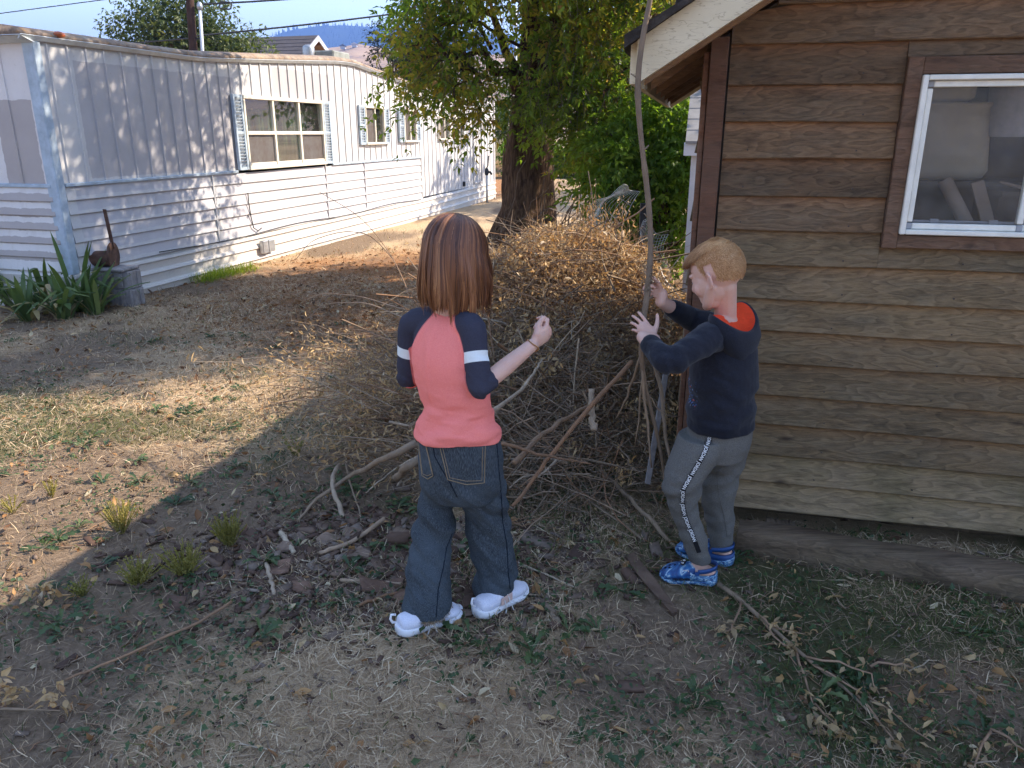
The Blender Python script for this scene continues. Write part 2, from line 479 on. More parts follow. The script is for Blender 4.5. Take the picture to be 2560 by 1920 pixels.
# corner trim
mb = MB(); mb.box(T(.03, 1.40, .012), (.085, .03, 2.08), td, tn, UP, bev=.004); mb.box(T(-.012, 1.40, -.035), (.012, .11, 2.08), td, tn, UP, bev=.003)
tp('corner_trim', mb, M_BLUE)
mb = MB().box(T(TL-.03, 1.43, .012), (.07, .03, 2.03), td, tn, UP, bev=.004); tp('corner_trim', mb, M_TUP, uv_wall)
# skirting
sk = [0, 1.9, 4.1, 6.9, 9.4, 11.8, TL]
for a, b in zip(sk[:-1], sk[1:]):
    mb = MB(); n = max(2, int((b-a)/.5)); rings = []
    for k in range(n+1):
        s = a+(b-a)*k/n; w = .008*math.sin(s*3.3)
        pr = [(-.08, .03), (.05, .035), (.06, .06), (.085, .05), (.10, .03), (.185, .028), (.20, .052), (.225, .042), (.24, .022), (.31, .02), (.325, .046), (.350, .04), (.362, .012), (.372, .0), (.372, -.02), (-.08, -.02)]
        lift = .0 if s < 9 else (s-9)*.012
        rings.append(np.array([T(s+.0015*(1 if k == 0 else -1 if k == n else 0), z+w*.4+lift, o+w) for z, o in pr]))
    mb.loft(rings); tp('skirting', mb, M_TSK, uv_wall)
# wall body behind the panels, floor, back wall, far end (dark hollow)
mb = MB()
mb.box(T(TL/2, 1.3, -TW+.05), (TL, .06, 2.3), td, tn, UP); mb.box(T(TL-.04, 1.35, -TW/2), (.06, TW-.2, 2.15), td, tn, UP)
mb.box(T(TL/2, .36, -TW/2), (TL-.2, TW-.2, .05), td, tn, UP)
tp('shell', mb, M_TUP, uv_wall)
mb = MB(); mb.box(T(TL/2, 1.35, -.55), (TL-.3, .02, 1.9), td, tn, UP); tp('dark_backing', mb, M_DARK)  # near-black sheet stands in for the unlit rooms
# end wall
ee = [-.05]+[-.05-.33*k for k in range(1, 11)]
for a, b in zip(ee[:-1], ee[1:]):
    mb = MB()
    E0 = lambda o_, z, out: TA-tn*(-o_)+td*(-out)+UP*z
    prof = [(a, 0), (b+.02, 0), (b+.016, .012), (b+.003, .012), (b, 0)]
    r0 = [E0(o, 1.205, t_) for o, t_ in prof]+[E0(b, 1.205, -.012), E0(a, 1.205, -.012)]
    r1 = [E0(o, 2.43, t_) for o, t_ in prof]+[E0(b, 2.43, -.012), E0(a, 2.43, -.012)]
    mb.loft([np.array(r0), np.array(r1)]); tp('end_panel', mb, M_TEND, uv_end)
for i in range(6):
    z0 = .375+i*.133; z1 = z0+.133; mb = MB()
    r = [np.array([E0(o, z0+.002, .016), E0(o, z0+.012, .024), E0(o, z1-.012, .006), E0(o, z1, .004), E0(o, z1, -.012), E0(o, z0, -.012)]) for o in (-.05, -1.7, -3.3)]
    mb.loft(r); tp('end_board', mb, M_TEND, uv_end)
mb = MB().box(E0(-1.67, 1.19, .012), (3.24, .025, .034), te, td, UP, bev=.004); tp('belt_trim', mb, M_BLUE)
mb = MB(); mb.loft([np.array([E0(o, -.08, .03), E0(o, .06, .05), E0(o, .1, .03), E0(o, .2, .05), E0(o, .24, .03), E0(o, .34, .045), E0(o, .372, 0), E0(o, .372, -.02), E0(o, -.08, -.02)]) for o in (0, -1.6, -3.3)]); tp('skirting', mb, M_TSK, uv_end)
# roof: deck + weathered rolled edge + drip edge
ss = np.linspace(-.16, TL+.1, 64); rings = []; rng2 = np.random.default_rng(3)
for s in ss:
    t = ttop(min(max(s, 0), TL)); j = .012*(vnoise([[s*3.1, 0, 0]])[0]-.5)
    pr = [(.065, .028), (.060, .055+j*.6), (.025, .084+j*.6), (-.10, .108+j*.6), (-.30, .12), (-TW/2, .17), (-TW+.1, .12), (-TW-.05, .03), (-TW, .0), (.0, .015)]
    rings.append(np.array([T(s, t+z, o) for o, z in pr]))
mb = MB().loft(rings); tp('roof', mb, M_REDGE, None, None, True)
mb = MB(); rings = []
for s in ss:
    t = ttop(min(max(s, 0), TL))
    rings.append(np.array([T(s, t-.012, .034), T(s, t+.026, .070), T(s, t+.030, .066), T(s, t-.006, .028)]))
mb.loft(rings); tp('drip_edge', mb, M_DRIP)
mb = MB(); mb.loft([np.array([E0(o, 2.42, .02), E0(o, 2.47, .165), E0(o, 2.475, .16), E0(o, 2.43, .015)]) for o in (.06, -1.6, -3.3)]); tp('drip_edge', mb, M_DRIP)
M_ORANGE = plain('amber_lamp', (.42, .10, .03), .35, .5, .3, 20)
tp('marker_lamp', MB().ball(T(.28, 2.515, .055), (.065, .03, .028), td, tn, UP), M_ORANGE, None, None, True)

# windows
def window(w, cols, rows, shut=None):
    s0, s1, z0, z1 = w; fr = .045 if cols == 3 else .035
    mb = MB(); cs = (s0+s1)/2; cz = (z0+z1)/2
    mb.box(T(cs, z1+.006, .028), (s1-s0+.03, .065, fr), td, tn, UP, bev=.005); mb.box(T(cs, z0-.004, .030), (s1-s0+.03, .07, fr), td, tn, UP, bev=.005)
    for s in (s0, s1): mb.box(T(s, cz, .026), (fr*.8, .06, z1-z0-fr+.006), td, tn, UP, bev=.005)
    cw = (s1-s0)/cols
    for c in range(1, cols): mb.box(T(s0+c*cw, cz, .024), (fr, .055, z1-z0-fr+.006), td, tn, UP, bev=.005)
    wo = tp('window', mb, M_CREAM)
    # reveal so that the opening is closed at the sides
    for c in range(cols):
        a = s0+c*cw+fr*.5; b = s0+(c+1)*cw-fr*.5
        for r in range(rows):
            zz0 = z0+r*(z1-z0)/rows+(fr*.4 if r == 0 else .02); zz1 = z0+(r+1)*(z1-z0)/rows-(fr*.4 if r == rows-1 else .02)
            scr = rows == 2 and r == 0 and c != 1 or (rows == 1 and c == 0)
            mb = MB().box(T((a+b)/2, (zz0+zz1)/2, .014 if not scr else .02), (b-a, .004, zz1-zz0), td, tn, UP)
            tp('pane', mb, M_SCREEN if scr else M_TGLASS, None, wo)
            if rows == 2 and r == 0:
                mb = MB().box(T((a+b)/2, zz0+.02, .030), (b-a, .02, .04), td, tn, UP, bev=.004); tp('sash', mb, M_CREAM, None, wo)
    if rows == 2:
        for c in range(cols):
            a = s0+c*cw+fr*.5; b = s0+(c+1)*cw-fr*.5
            mb = MB().box(T((a+b)/2, cz, .030), (b-a-.002, .05, .045), td, tn, UP, bev=.005); tp('meeting_rail', mb, M_CREAM, None, wo)
    # curtain
    mb = MB(); k = 40 if cols == 3 else 14; xs = np.linspace(s0+.02, s1-.02, k*2); V = []
    for zc in (z0-.05, z1-.02 if cols < 3 else z1-.12):
        V.append(np.array([T(x, zc, -.20+.035*math.sin(i*1.35)+.012*math.sin(i*.57)) for i, x in enumerate(xs)]))
    mb.loft(V, closed=False); tp('curtain', mb, M_CURT if cols == 3 else M_DARK, None, wo, True)
    if shut:
        for (a, b) in shut:
            mb = MB(); zA = z0-.02; zB = z1+.03
            for s in (a+.018, b-.018): mb.box(T(s, (zA+zB)/2, .032), (.036, .04, zB-zA), td, tn, UP, bev=.004)
            for z in (zA+.02, (zA+zB)/2, zB-.02): mb.box(T((a+b)/2, z, .031), (b-a-.07, .034, .04 if abs(z-cz) > .1 else .03), td, tn, UP)
            mb.box(T((a+b)/2, (zA+zB)/2, .017), (b-a-.06, .008, zB-zA-.02), td, tn, UP)
            so = tp('shutter', mb, M_BLUE)
            mb = MB(); n = int((zB-zA-.1)/.038)
            for i in range(n):
                z = zA+.06+(zB-zA-.12)*i/(n-1)
                X = td; Z = np.array(UP)*.75+tn*.55; Z /= np.linalg.norm(Z); Y = np.cross(Z, X)
                mb.box(T((a+b)/2, z, .034), (b-a-.074, .006, .036), X, Y, Z)
            ob = tp('louvres', mb, M_SHUT, None, so)
            ob['kind'] = 'stuff'
window(WINS[0], 3, 2, [(2.84, 3.04), (5.105, 5.315)])
window(WINS[1], 2, 1, [(6.31, 6.52), (7.31, 7.50)])
window(WINS[2], 2, 1, [(7.95, 8.17), (8.79, 8.98)])
window(WINS[3], 2, 1); window(WINS[4], 2, 1)
# back door, low on the far end
mb = MB()
for a, b, z, h in ((12.40, 13.04, 2.13, .03), (12.40, 13.04, .50, .03)): mb.box(T((a+b)/2, z, .02), (b-a, .03, h), td, tn, UP)
for s in (12.40, 13.04): mb.box(T(s, 1.315, .02), (.03, .032, 1.6), td, tn, UP)
dr = tp('door', mb, M_TUP, uv_wall)
for z in (.7, 1.3, 1.95): tp('hinge', MB().box(T(12.43, z, .04), (.02, .012, .08), td, tn, UP), M_BLACK, None, dr)
# vent box, outlet, cable along the skirting
mb = MB(); mb.box(T(3.16, .20, .075), (.13, .06, .17), td, tn, UP, bev=.008); mb.box(T(3.33, .20, .07), (.14, .05, .16), td, tn, UP, bev=.008); mb.box(T(3.245, .20, .082), (.02, .05, .15), td, tn, UP)
tp('vent_box', mb, M_GALV)
P = [T(s, .395+.018*math.sin(s*1.9)+(.05 if s > 9 else 0), .032) for s in np.linspace(1.2, 8.9, 60)]
tp('cable', MB().tube(P, .006, 5), M_BLACK)
P = [T(2.98, .92, .03), T(2.97, .8, .034), T(2.99, .62, .032), T(3.02, .47, .036), T(3.10, .42, .045), T(3.18, .45, .05)]
tp('cable', MB().tube(P, .007, 5), M_BLACK)
tp('outlet', MB().box(T(11.62, .52, .03), (.07, .05, .11), td, tn, UP, bev=.01), M_BLACK)
# things fixed on the roof: bright flue with a shoulder and a low box of an evaporative cooler
b0 = at(668, 125, 14.3); zt = at(668, 97, 14.3)[2]
mb = MB(); c = np.array([b0[0], b0[1], 0])
rg = [(2.5, .10), (zt-.05, .10), (zt-.02, .092), (zt, .05), (zt+.005, .0)]
mb.loft([np.array([c+UP*z+r*np.array([math.cos(t), math.sin(t), 0]) for t in np.arange(14)*2*math.pi/14]) for z, r in rg])
tp('flue', mb, M_GALV, None, None, True)
b1 = at(705, 122, 14.6)
mb = MB().box(b1+UP*-.06, (.62, .6, .26), td, tn, UP, bev=.02); mb.box(b1+td*.5+UP*-.10, (.4, .5, .18), td, tn, UP, bev=.02)
tp('roof_cooler', mb, plain('cooler_paint', (.22, .23, .21), .7, .2, .3, 6))
# ================================================================== SHED
SCN = np.array([.7510, 3.15, 0.0]); SAZ = R_(103.5)
sw = np.array([math.sin(SAZ), math.cos(SAZ), 0]); sd = np.array([-sw[1], sw[0], 0])    # along the gable wall / away from the camera
def S(s, z, o=0.0): return SCN+sw*s-sd*o+UP*z
SWID, SDEP, RAKE = 4.4, 2.25, .36
q0 = on_plane(1376, 180.6, S(0, 0, RAKE), sd); q1 = on_plane(1525, 81.5, S(0, 0, RAKE), sd)
a0 = (q0-SCN) @ sw; a1 = (q1-SCN) @ sw
SLOPE = (q1[2]-q0[2])/(a1-a0); EAVE_S = a0-.005
def rake(s): return q0[2]+SLOPE*(s-a0)          # underside of the barge board
RIDGE_S = SWID/2

def shed_wood(name, top, bot, grey, moss=0.0, contrast=1.0, rough=.75):
    """weathered cedar: grain along the wall, redder where the lap above shelters it, greyer at the butt; attribute a = height in the board"""
    q = Mat(name, rough, .22)
    oi = q.n('ObjectInfo').outputs['Random']
    base = q.n('TexCoord').outputs['Object']
    off = q.n('CombineXYZ', {0: q.math('MULTIPLY', oi, 31.0), 2: q.math('MULTIPLY', oi, 17.0)}).outputs[0]
    p = q.n('VectorMath', {0: base, 1: off}, operation='ADD').outputs[0]
    co = q.n('Mapping', {'Vector': p, 'Rotation': (0, 0, R_(13.5)), 'Scale': (.42, 9.0, 9.0)}).outputs[0]
    big = q.n('TexNoise', {'Vector': co, 'Scale': 1.6, 'Detail': 2.0, 'Roughness': .5}).outputs[0]
    rings = q.math('FRACT', q.math('MULTIPLY', big, 9.0))
    rings = q.ramp(rings, [(0, .1), (.45, .55), (.85, 1.0), (1.0, .1)])
    fine = q.n('TexNoise', {'Vector': q.n('Mapping', {'Vector': p, 'Rotation': (0, 0, R_(13.5)), 'Scale': (1.6, 60, 90)}).outputs[0], 'Scale': 2.2, 'Detail': 6.0, 'Roughness': .7}).outputs[0]
    blot = q.n('TexNoise', {'Vector': q.n('Mapping', {'Vector': p, 'Rotation': (0, 0, R_(13.5)), 'Scale': (1.5, 4, 5)}).outputs[0], 'Scale': 2.5, 'Detail': 5.0, 'Roughness': .65}).outputs[0]
    h = q.attr('a')
    hh = q.math('ADD', h, q.math('MULTIPLY', q.math('SUBTRACT', blot, .5), .75))
    c = q.mix(q.ramp(hh, [(.55, 0.0), (.98, 1.0)]), bot, top)
    c = q.mix(q.ramp(blot, [(.42, 0.0), (.72, .75)]), c, grey)
    if moss: c = q.mix(q.math('MULTIPLY', q.ramp(q.noise(q.coord('Object'), 4.0, 5, .6), [(.42, 0.0), (.68, 1.0)]), moss), c, (.085, .080, .032))
    g = q.math('ADD', q.math('MULTIPLY', rings, .30), q.math('MULTIPLY', fine, .82))
    c = q.mix(1.0, c, q.ramp(g, [(.12, 1-.62*contrast), (.5, 1-.12*contrast), (.85, 1+.25*contrast)]), 'MULTIPLY')
    vor = q.n('TexVoronoi', {'Vector': q.n('Mapping', {'Vector': p, 'Rotation': (0, 0, R_(13.5)), 'Scale': (2.2, 5, 7)}).outputs[0], 'Scale': 1.0}).outputs[0]
    c = q.mix(q.ramp(vor, [(.03, .85), (.10, 0.0)]), c, (.03, .018, .012))
    br = q.math('ADD', .75, q.math('MULTIPLY', oi, .5))
    c = q.mix(1.0, c, q.n('CombineColor', {0: br, 1: br, 2: br}).outputs[0], 'MULTIPLY')
    st = q.noise(q.n('Mapping', {'Vector': p, 'Rotation': (0, 0, R_(13.5)), 'Scale': (.9, 3, 6)}).outputs[0], 2.0, 6, .75)
    c = q.mix(1.0, c, q.ramp(st, [(.30, .50), (.47, .95), (.7, 1.12)]), 'MULTIPLY')
    q.set('Base Color', c); q.bump(g, .7, .005)
    return q.m
M_SID_U = shed_wood('siding_upper_cedar', (.28, .125, .052), (.165, .102, .056), (.14, .108, .072), 0, 1.3)
M_SID_M = shed_wood('siding_middle_cedar', (.26, .135, .055), (.188, .128, .070), (.165, .130, .085), .15, 1.3)
M_SID_L = shed_wood('siding_lower_cedar', (.22, .14, .058), (.25, .180, .103), (.205, .16, .105), .4, 1.25)
M_TRIM = shed_wood('corner_board_cedar', (.185, .088, .052), (.16, .078, .046), (.14, .092, .066), 0, .6)
M_CASE = shed_wood('window_casing_cedar', (.185, .095, .052), (.155, .088, .055), (.14, .10, .07), 0, 1.0)
M_RAFT = shed_wood('rafter_wood', (.34, .20, .11), (.30, .18, .10), (.24, .17, .11), 0, .7)
M_TIMB = shed_wood('old_timber', (.155, .108, .070), (.13, .09, .058), (.15, .115, .08), .2, 1.2, .9)
def cream():
    q = Mat('barge_cream_paint', .6, .3); co = q.coord()
    c = q.ramp(q.noise(co, 3, 5, .7), [(.3, (.55, .47, .31)), (.7, (.68, .60, .43))])
    w = q.noise(q.coord('Object', (3, 3, 30)), 2.2, 5, .7)
    c = q.mix(q.ramp(w, [(.60, 0.0), (.72, .55)]), c, (.34, .27, .17))
    cr = q.noise(q.coord('Object', (2, 2, 9), (0, .6, 0)), 6.0, 2, .5)
    c = q.mix(q.ramp(cr, [(.485, 0.0), (.5, .5), (.515, 0.0)]), c, (.22, .15, .09))
    q.set('Base Color', c); q.bump(w, .25, .004); return q.m
M_BARGE = cream()
def shingle_mat():
    q = Mat('old_shingle', .95, .1); co = q.coord(); oi = q.n('ObjectInfo').outputs['Random']
    c = q.ramp(q.noise(co, 9, 6, .75), [(.28, (.018, .015, .013)), (.5, (.05, .043, .038)), (.75, (.12, .105, .09))])
    q.set('Base Color', c); q.bump(q.noise(co, 60, 4, .7), .8, .008); return q.m
M_SHG = shingle_mat()
M_WHITE = plain('white_window_frame', (.74, .73, .66), .45, .4, .10, 18, .1)
M_CORNERPIECE = plain('frame_corner_plastic', (.30, .31, .33), .5, .3, .1)
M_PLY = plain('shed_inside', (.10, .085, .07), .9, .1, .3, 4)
M_SGLASS = glass_mat('shed_window_glass', (.92, .92, .92), .05, .05, .075)

shed = thing('shed', S(0, 0), 'weathered brown cedar shed with lap siding, cream barge board and a white framed window', 'shed')
def sp(name, mb, m, parent=None, smooth=False, attr='a'):
    return link(name, mb.mesh(name, m, smooth, attr), parent or shed)

ZL = [.092, .225, .355, .489, .622, .760, .892, 1.030, 1.165, 1.297, 1.434, 1.570, 1.703, 1.837, 1.974]
while ZL[-1] < 3.6: ZL.append(ZL[-1]+.136)
WS0, WS1, WZ0, WZ1 = .735, 1.90, 1.302, 1.862      # window frame opening
CS = .068                                          # width of the corner board
def siding(s0, s1, z0, z1, m, k, sl=None):
    """a bevelled lap board; sl: (upper end cut to the roof)"""
    n = max(2, int((s1-s0)/.35)); rings = []; av = []
    for j in range(n+1):
        s = s0+(s1-s0)*j/n
        cup = .003*math.sin(s*3.1+k*1.7); dz = .0035*math.sin(s*1.3+k*2.3)+(.002*math.sin(s*7+k))
        zt = min(z1+.022, rake(s)+.05 if s < RIDGE_S else rake(2*RIDGE_S-s)+.05)
        zb = min(z0+dz, zt-.002)
        rings.append(np.array([S(s, zb, .022+cup), S(s, zb+.004, .0255+cup), S(s, (zb+zt)/2, .0155+cup*.5), S(s, zt, .006), S(s, zt, .001), S(s, zb, .004)]))
        f = (min(zt, z1)-z0)/(z1-z0)
        av += [0, .03, .5*f, f, f, 0]
    return MB().loft(rings, 0, np.array(av))
for k in range(len(ZL)-1):
    z0, z1 = ZL[k], ZL[k+1]
    m = M_SID_L if k < 2 else M_SID_M if k < 9 else M_SID_U
    a, b = CS+.004, SWID-CS
    # rows above the eave are cut by the roof slope
    need = (z0-(q0[2]-SLOPE*a0))/SLOPE
    a = max(a, need+.02); b = min(b, SWID-need-.02)
    if b-a < .1: break
    cutw = z1+.02 > WZ0-.05 and z0 < WZ1+.058
    if cutw:
        # left and right of the casing, and what shows over or under it
        if a < WS0-.055: sp('siding_board', siding(a, WS0-.052, z0, z1, m, k), m)
        if b > WS1+.055: sp('siding_board', siding(WS1+.052, b, z0, z1, m, k), m)
        if z0 < WZ0-.055: sp('siding_board', siding(WS0-.051, WS1+.051, z0, WZ0-.055, m, k), m)
        elif z1 > WZ1+.06: sp('siding_board', siding(WS0-.051, WS1+.051, WZ1+.062, z1, m, k), m)
    else:
        j = {1: 2.6, 3: 3.1, 5: 2.3, 7: 2.9, 8: 3.3, 13: 1.9}.get(k)
        if j and a < j < b:
            sp('siding_board', siding(a, j-.0015, z0, z1, m, k), m); sp('siding_board', siding(j+.0015, b, z0, z1, m, k+20), m)
        else: sp('siding_board', siding(a, b, z0, z1, m, k), m)
# nail heads, two to a stud
M_NAIL = plain('rusty_nail_head', (.05, .035, .028), .6, .4, .2)
nm = MB(); rn = np.random.default_rng(14)
for k in range(14):
    for s_ in np.arange(.16, 2.9, .405):
        if ZL[k]+.04 > WZ0-.07 and ZL[k] < WZ1+.06 and WS0-.07 < s_ < WS1+.07: continue
        if s_ < (ZL[k]-(q0[2]-SLOPE*a0))/SLOPE+.1: continue
        c_ = S(s_+rn.normal(0, .012), ZL[k]+.030+rn.normal(0, .004), .0215); nm.tube([c_, c_-sd*.0045], .0034, 6)
nl = link('nails', nm.mesh('nails', M_NAIL), shed); nl['kind'] = 'stuff'
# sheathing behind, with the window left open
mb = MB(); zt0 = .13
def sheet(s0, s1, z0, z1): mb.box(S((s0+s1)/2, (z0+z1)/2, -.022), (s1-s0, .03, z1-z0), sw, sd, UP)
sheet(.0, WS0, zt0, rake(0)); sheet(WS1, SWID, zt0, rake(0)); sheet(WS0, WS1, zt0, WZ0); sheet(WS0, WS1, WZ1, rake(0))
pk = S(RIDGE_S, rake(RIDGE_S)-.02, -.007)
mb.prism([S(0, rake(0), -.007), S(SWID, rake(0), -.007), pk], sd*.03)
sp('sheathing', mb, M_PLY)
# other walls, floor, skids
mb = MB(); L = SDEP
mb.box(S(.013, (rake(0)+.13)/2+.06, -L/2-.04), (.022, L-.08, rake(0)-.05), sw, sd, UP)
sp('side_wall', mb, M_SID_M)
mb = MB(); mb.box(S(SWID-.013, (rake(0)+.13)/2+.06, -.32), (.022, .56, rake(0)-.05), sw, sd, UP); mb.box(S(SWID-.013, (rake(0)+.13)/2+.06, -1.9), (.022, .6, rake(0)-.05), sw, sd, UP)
sp('side_wall', mb, M_SID_M)      # gap added in the unseen right side to let daylight inside
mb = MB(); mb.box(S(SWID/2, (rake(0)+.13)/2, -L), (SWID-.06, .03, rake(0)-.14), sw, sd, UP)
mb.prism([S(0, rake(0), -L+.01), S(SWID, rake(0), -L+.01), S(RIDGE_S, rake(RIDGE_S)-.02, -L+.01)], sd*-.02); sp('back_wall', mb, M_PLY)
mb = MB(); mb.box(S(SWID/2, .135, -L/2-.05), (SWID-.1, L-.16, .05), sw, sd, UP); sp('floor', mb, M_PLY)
for o in (-.22, -1.1, -2.05): sp('skid', MB().box(S(SWID/2, .045, o), (SWID-.3, .12, .13), sw, sd, UP, bev=.01), M_TIMB)
# corner boards, one on each face, and ragged ends of the side cladding
mb = MB().box(S(CS*.52-.004, (.09+rake(.0))/2+.015, .022), (CS*.96, .030, rake(0)-.07), sw, sd, UP, bev=.003, a=.7); sp('corner_board', mb, M_TRIM)
mb = MB().box(S(-.014, (.05+rake(0))/2, -.028), (.022, .085, rake(0)-.10), sw, sd, UP, bev=.003, a=.5); sp('corner_board', mb, M_TRIM)
mb = MB().box(S(SWID-CS*.52, (.09+rake(0))/2+.015, .022), (CS*.96, .030, rake(0)-.07), sw, sd, UP, bev=.003, a=.7); sp('corner_board', mb, M_TRIM)
for i, z0 in enumerate(np.arange(.10, rake(0)-.1, .135)):
    o = -.075-.012*math.sin(i*2.1); r = []
    for t in (0, 1.0): 
        dd = -(L-.1)*t+o*(1-t)
        r.append(np.array([S(-.004, z0, dd), S(-.030-.006*math.sin(i*3), z0+.004, dd), S(-.010, z0+.152, dd), S(-.004, z0+.152, dd)]))
    sp('side_board', MB().loft(r, 0, .5), M_SID_M)
# roof
def Rf(s, o, h): # point on the left slope (or the mirrored right one), h above barge underside, measured square to slope roughly
    return S(s, rake(s if s <= RIDGE_S else 2*RIDGE_S-s)+h, o)
ET = EAVE_S
for sgn in (0, 1):
    fx = (lambda s: s) if not sgn else (lambda s: 2*RIDGE_S-s)
    # barge boards, near and far: plumb-cut ends
    for o0, o1 in ((RAKE, RAKE-.032), (-SDEP-.22, -SDEP-.19)):
        pts = [(ET, .0), (RIDGE_S, .0), (RIDGE_S, .155), (ET, .155)]
        A_ = np.array([S(fx(s), rake(s)+h, o0) for s, h in pts]); B_ = np.array([S(fx(s), rake(s)+h, o1) for s, h in pts])
        sp('barge_board', MB().loft([A_, B_]), M_BARGE)
    # roof deck boards running from rake to rake
    n = 13
    for i in range(n):
        s0 = ET+.002+(RIDGE_S-ET)*i/n; s1 = ET+(RIDGE_S-ET)*(i+1)/n-.006
        pr = [(s0, .115), (s1, .115), (s1, .137), (s0, .137)]
        sp('roof_board', MB().loft([np.array([S(fx(s), rake(s)+h, o) for s, h in pr]) for o in (RAKE-.034, -SDEP-.188)], 0, .5), M_RAFT)
    # rafters with open tails
    for i in range(7):
        o = .14-.365*i
        pr = [(ET+.015, .0), (RIDGE_S, .0), (RIDGE_S, .113), (ET+.015, .113)]
        sp('rafter', MB().loft([np.array([S(fx(s), rake(s)+h, o+w) for s, h in pr]) for w in (.02, -.02)], 0, .5), M_RAFT)
    # shingle courses, thick ragged butts
    n = 15; r3 = np.random.default_rng(5+sgn)
    for i in range(n):
        s0 = ET-.045+(RIDGE_S-ET+.045)*i/n; s1 = s0+(RIDGE_S-ET)/n*1.55; s1 = min(s1, RIDGE_S+.01)
        rings = []; os_ = np.r_[RAKE+.028+r3.uniform(-.012, .02), np.linspace(RAKE-.1, -SDEP-.15, 9), -SDEP-.24]
        for o in os_:
            j = r3.uniform(-.012, .008); t0 = .168+r3.uniform(0, .008)
            rings.append(np.array([S(fx(s0+j), rake(s0)+.142, o), S(fx(s0+j), rake(s0)+t0+.012, o), S(fx(s1), rake(s1)+.158, o), S(fx(s1), rake(s1)+.142, o)]))
        sp('shingle', MB().loft(rings), M_SHG)
# cream eave-end block that closes the barge at the left
sp('fascia', MB().box(S(ET-.012, rake(ET)+.078, -SDEP/2+.08), (.022, SDEP+.52, .15), sw, sd, UP), M_BARGE)

# window
mb = MB(); cz = (WZ0+WZ1)/2
def bx(s, z, ws, wz, o, t, m_): m_.box(S(s, z, o), (ws, t, wz), sw, sd, UP, bev=.003, a=.5)
for nm, args in (('casing', (WS0-.024, (WZ0+WZ1)/2+.003, .052, WZ1-WZ0+.115)), ('casing', (WS1+.026, (WZ0+WZ1)/2+.003, .052, WZ1-WZ0+.115)),
                 ('casing', ((WS0+WS1)/2+.001, WZ1+.031, WS1-WS0-.0, .058)), ('casing', ((WS0+WS1)/2+.001, WZ0-.027, WS1-WS0-.0, .050))):
    k = MB(); bx(*args, .026, .036, k); sp(nm, k, M_CASE)
wf = MB()
bx(WS0+.012, cz, .020, WZ1-WZ0-.002, .034, .05, wf); bx(WS1-.012, cz, .020, WZ1-WZ0-.002, .034, .05, wf)
bx((WS0+WS1)/2, WZ1-.010, WS1-WS0-.046, .018, .034, .048, wf); bx((WS0+WS1)/2, WZ0+.010, WS1-WS0-.046, .018, .034, .048, wf)
win = sp('window', wf, M_WHITE)
mid = 1.140
for (a, b, o) in ((WS0+.024, mid+.012, .030), (mid-.010, WS1-.024, .018)):
    k = MB()
    for s in (a+.011, b-.011): bx(s, cz, .020, WZ1-WZ0-.052-.040, o, .018, k)
    for z in (WZ1-.031, WZ0+.031): bx((a+b)/2, z, b-a-.042, .022, o, .018, k)
    sa = sp('sash', k, M_WHITE, win)
    k = MB()
    for s in (a+.011, b-.011):
        for z in (WZ1-.031, WZ0+.031): bx(s, z, .021, .023, o, .0195, k)
    sp('corner_key', k, M_CORNERPIECE, win)
    sp('pane', MB().box(S((a+b)/2, cz, o-.002), (b-a-.04, .004, WZ1-WZ0-.09), sw, sd, UP), M_SGLASS, win)
k = MB(); bx((WS0+WS1)/2, WZ0+.046, WS1-WS0-.06, .010, .002, .02, k)
for s in (.86, 1.06): k.box(S(s, WZ0+.050, .012), (.028, .012, .014), sw, sd, UP)
sp('latch_rail', k, M_CORNERPIECE, win)
sp('sill', MB().box(S((WS0+WS1)/2, WZ0-.012, -.05), (WS1-WS0, .08, .022), sw, sd, UP), M_CASE, win)

# ---- what shows through the glass
M_BEIGE = plain('beige_plastic', (.42, .38, .30), .5, .35, .08, 4)
M_PAPER = plain('brown_paper', (.27, .205, .155), .85, .2, .12, 8)
M_FELT = plain('grey_felt', (.40, .38, .40), .95, .1, .12, 30)
def through(xd, yd, o): return on_plane(xd, yd, S(0, 0, o), sd)
def sz(p): r = p-SCN; return float(r @ sw), float(p[2])
# rounded tub
o = -.30
(s0, zt), (s1, zb) = sz(through(1960, 222, o)), sz(through(2142, 392, o)); sT = sz(through(2152, 222, o))[0]
tub = thing('plastic_tub', S((s0+s1)/2, zb, o-.1), 'rounded beige plastic tub standing behind the dusty shed window', 'tub')
def rrect(s0, s1, o0, o1, z, r, n=5):
    out = []
    for cx, cy, a0_ in ((s1-r, o1-r, 0), (s0+r, o1-r, 90), (s0+r, o0+r, 180), (s1-r, o0+r, 270)):
        for t in np.linspace(a0_, a0_+90, n): out.append(S(cx+r*math.cos(R_(t)), z, cy+r*math.sin(R_(t))))
    return np.array(out)
mb = MB(); H_ = zt-zb
mb.loft([rrect(s0+.05, s1-.05, o-.24, o-.05, zb, .03), rrect(s0+.02, s1-.02, o-.27, o-.02, zb+.012, .04), rrect(s0+.006, s1-.006, o-.285, o-.006, zb+.04, .05),
         rrect(s0, sT, o-.29, o, zt-.02, .05), rrect(s0-.008, sT+.008, o-.298, o+.008, zt-.012, .05), rrect(s0-.008, sT+.008, o-.298, o+.008, zt, .05)])
link('body', mb.mesh('body', M_BEIGE, True), tub)
(l0, lz) = sz(through(2120, 190, o)); 
link('lid', MB().loft([rrect(s0+.0, l0-.03, o-.26, o-.02, zt+.001, .03), rrect(s0, l0, o-.27, o-.01, zt+.02, .05), rrect(s0, l0, o-.27, o-.01, lz+.1, .05)]).mesh('lid', M_BEIGE, True), tub)
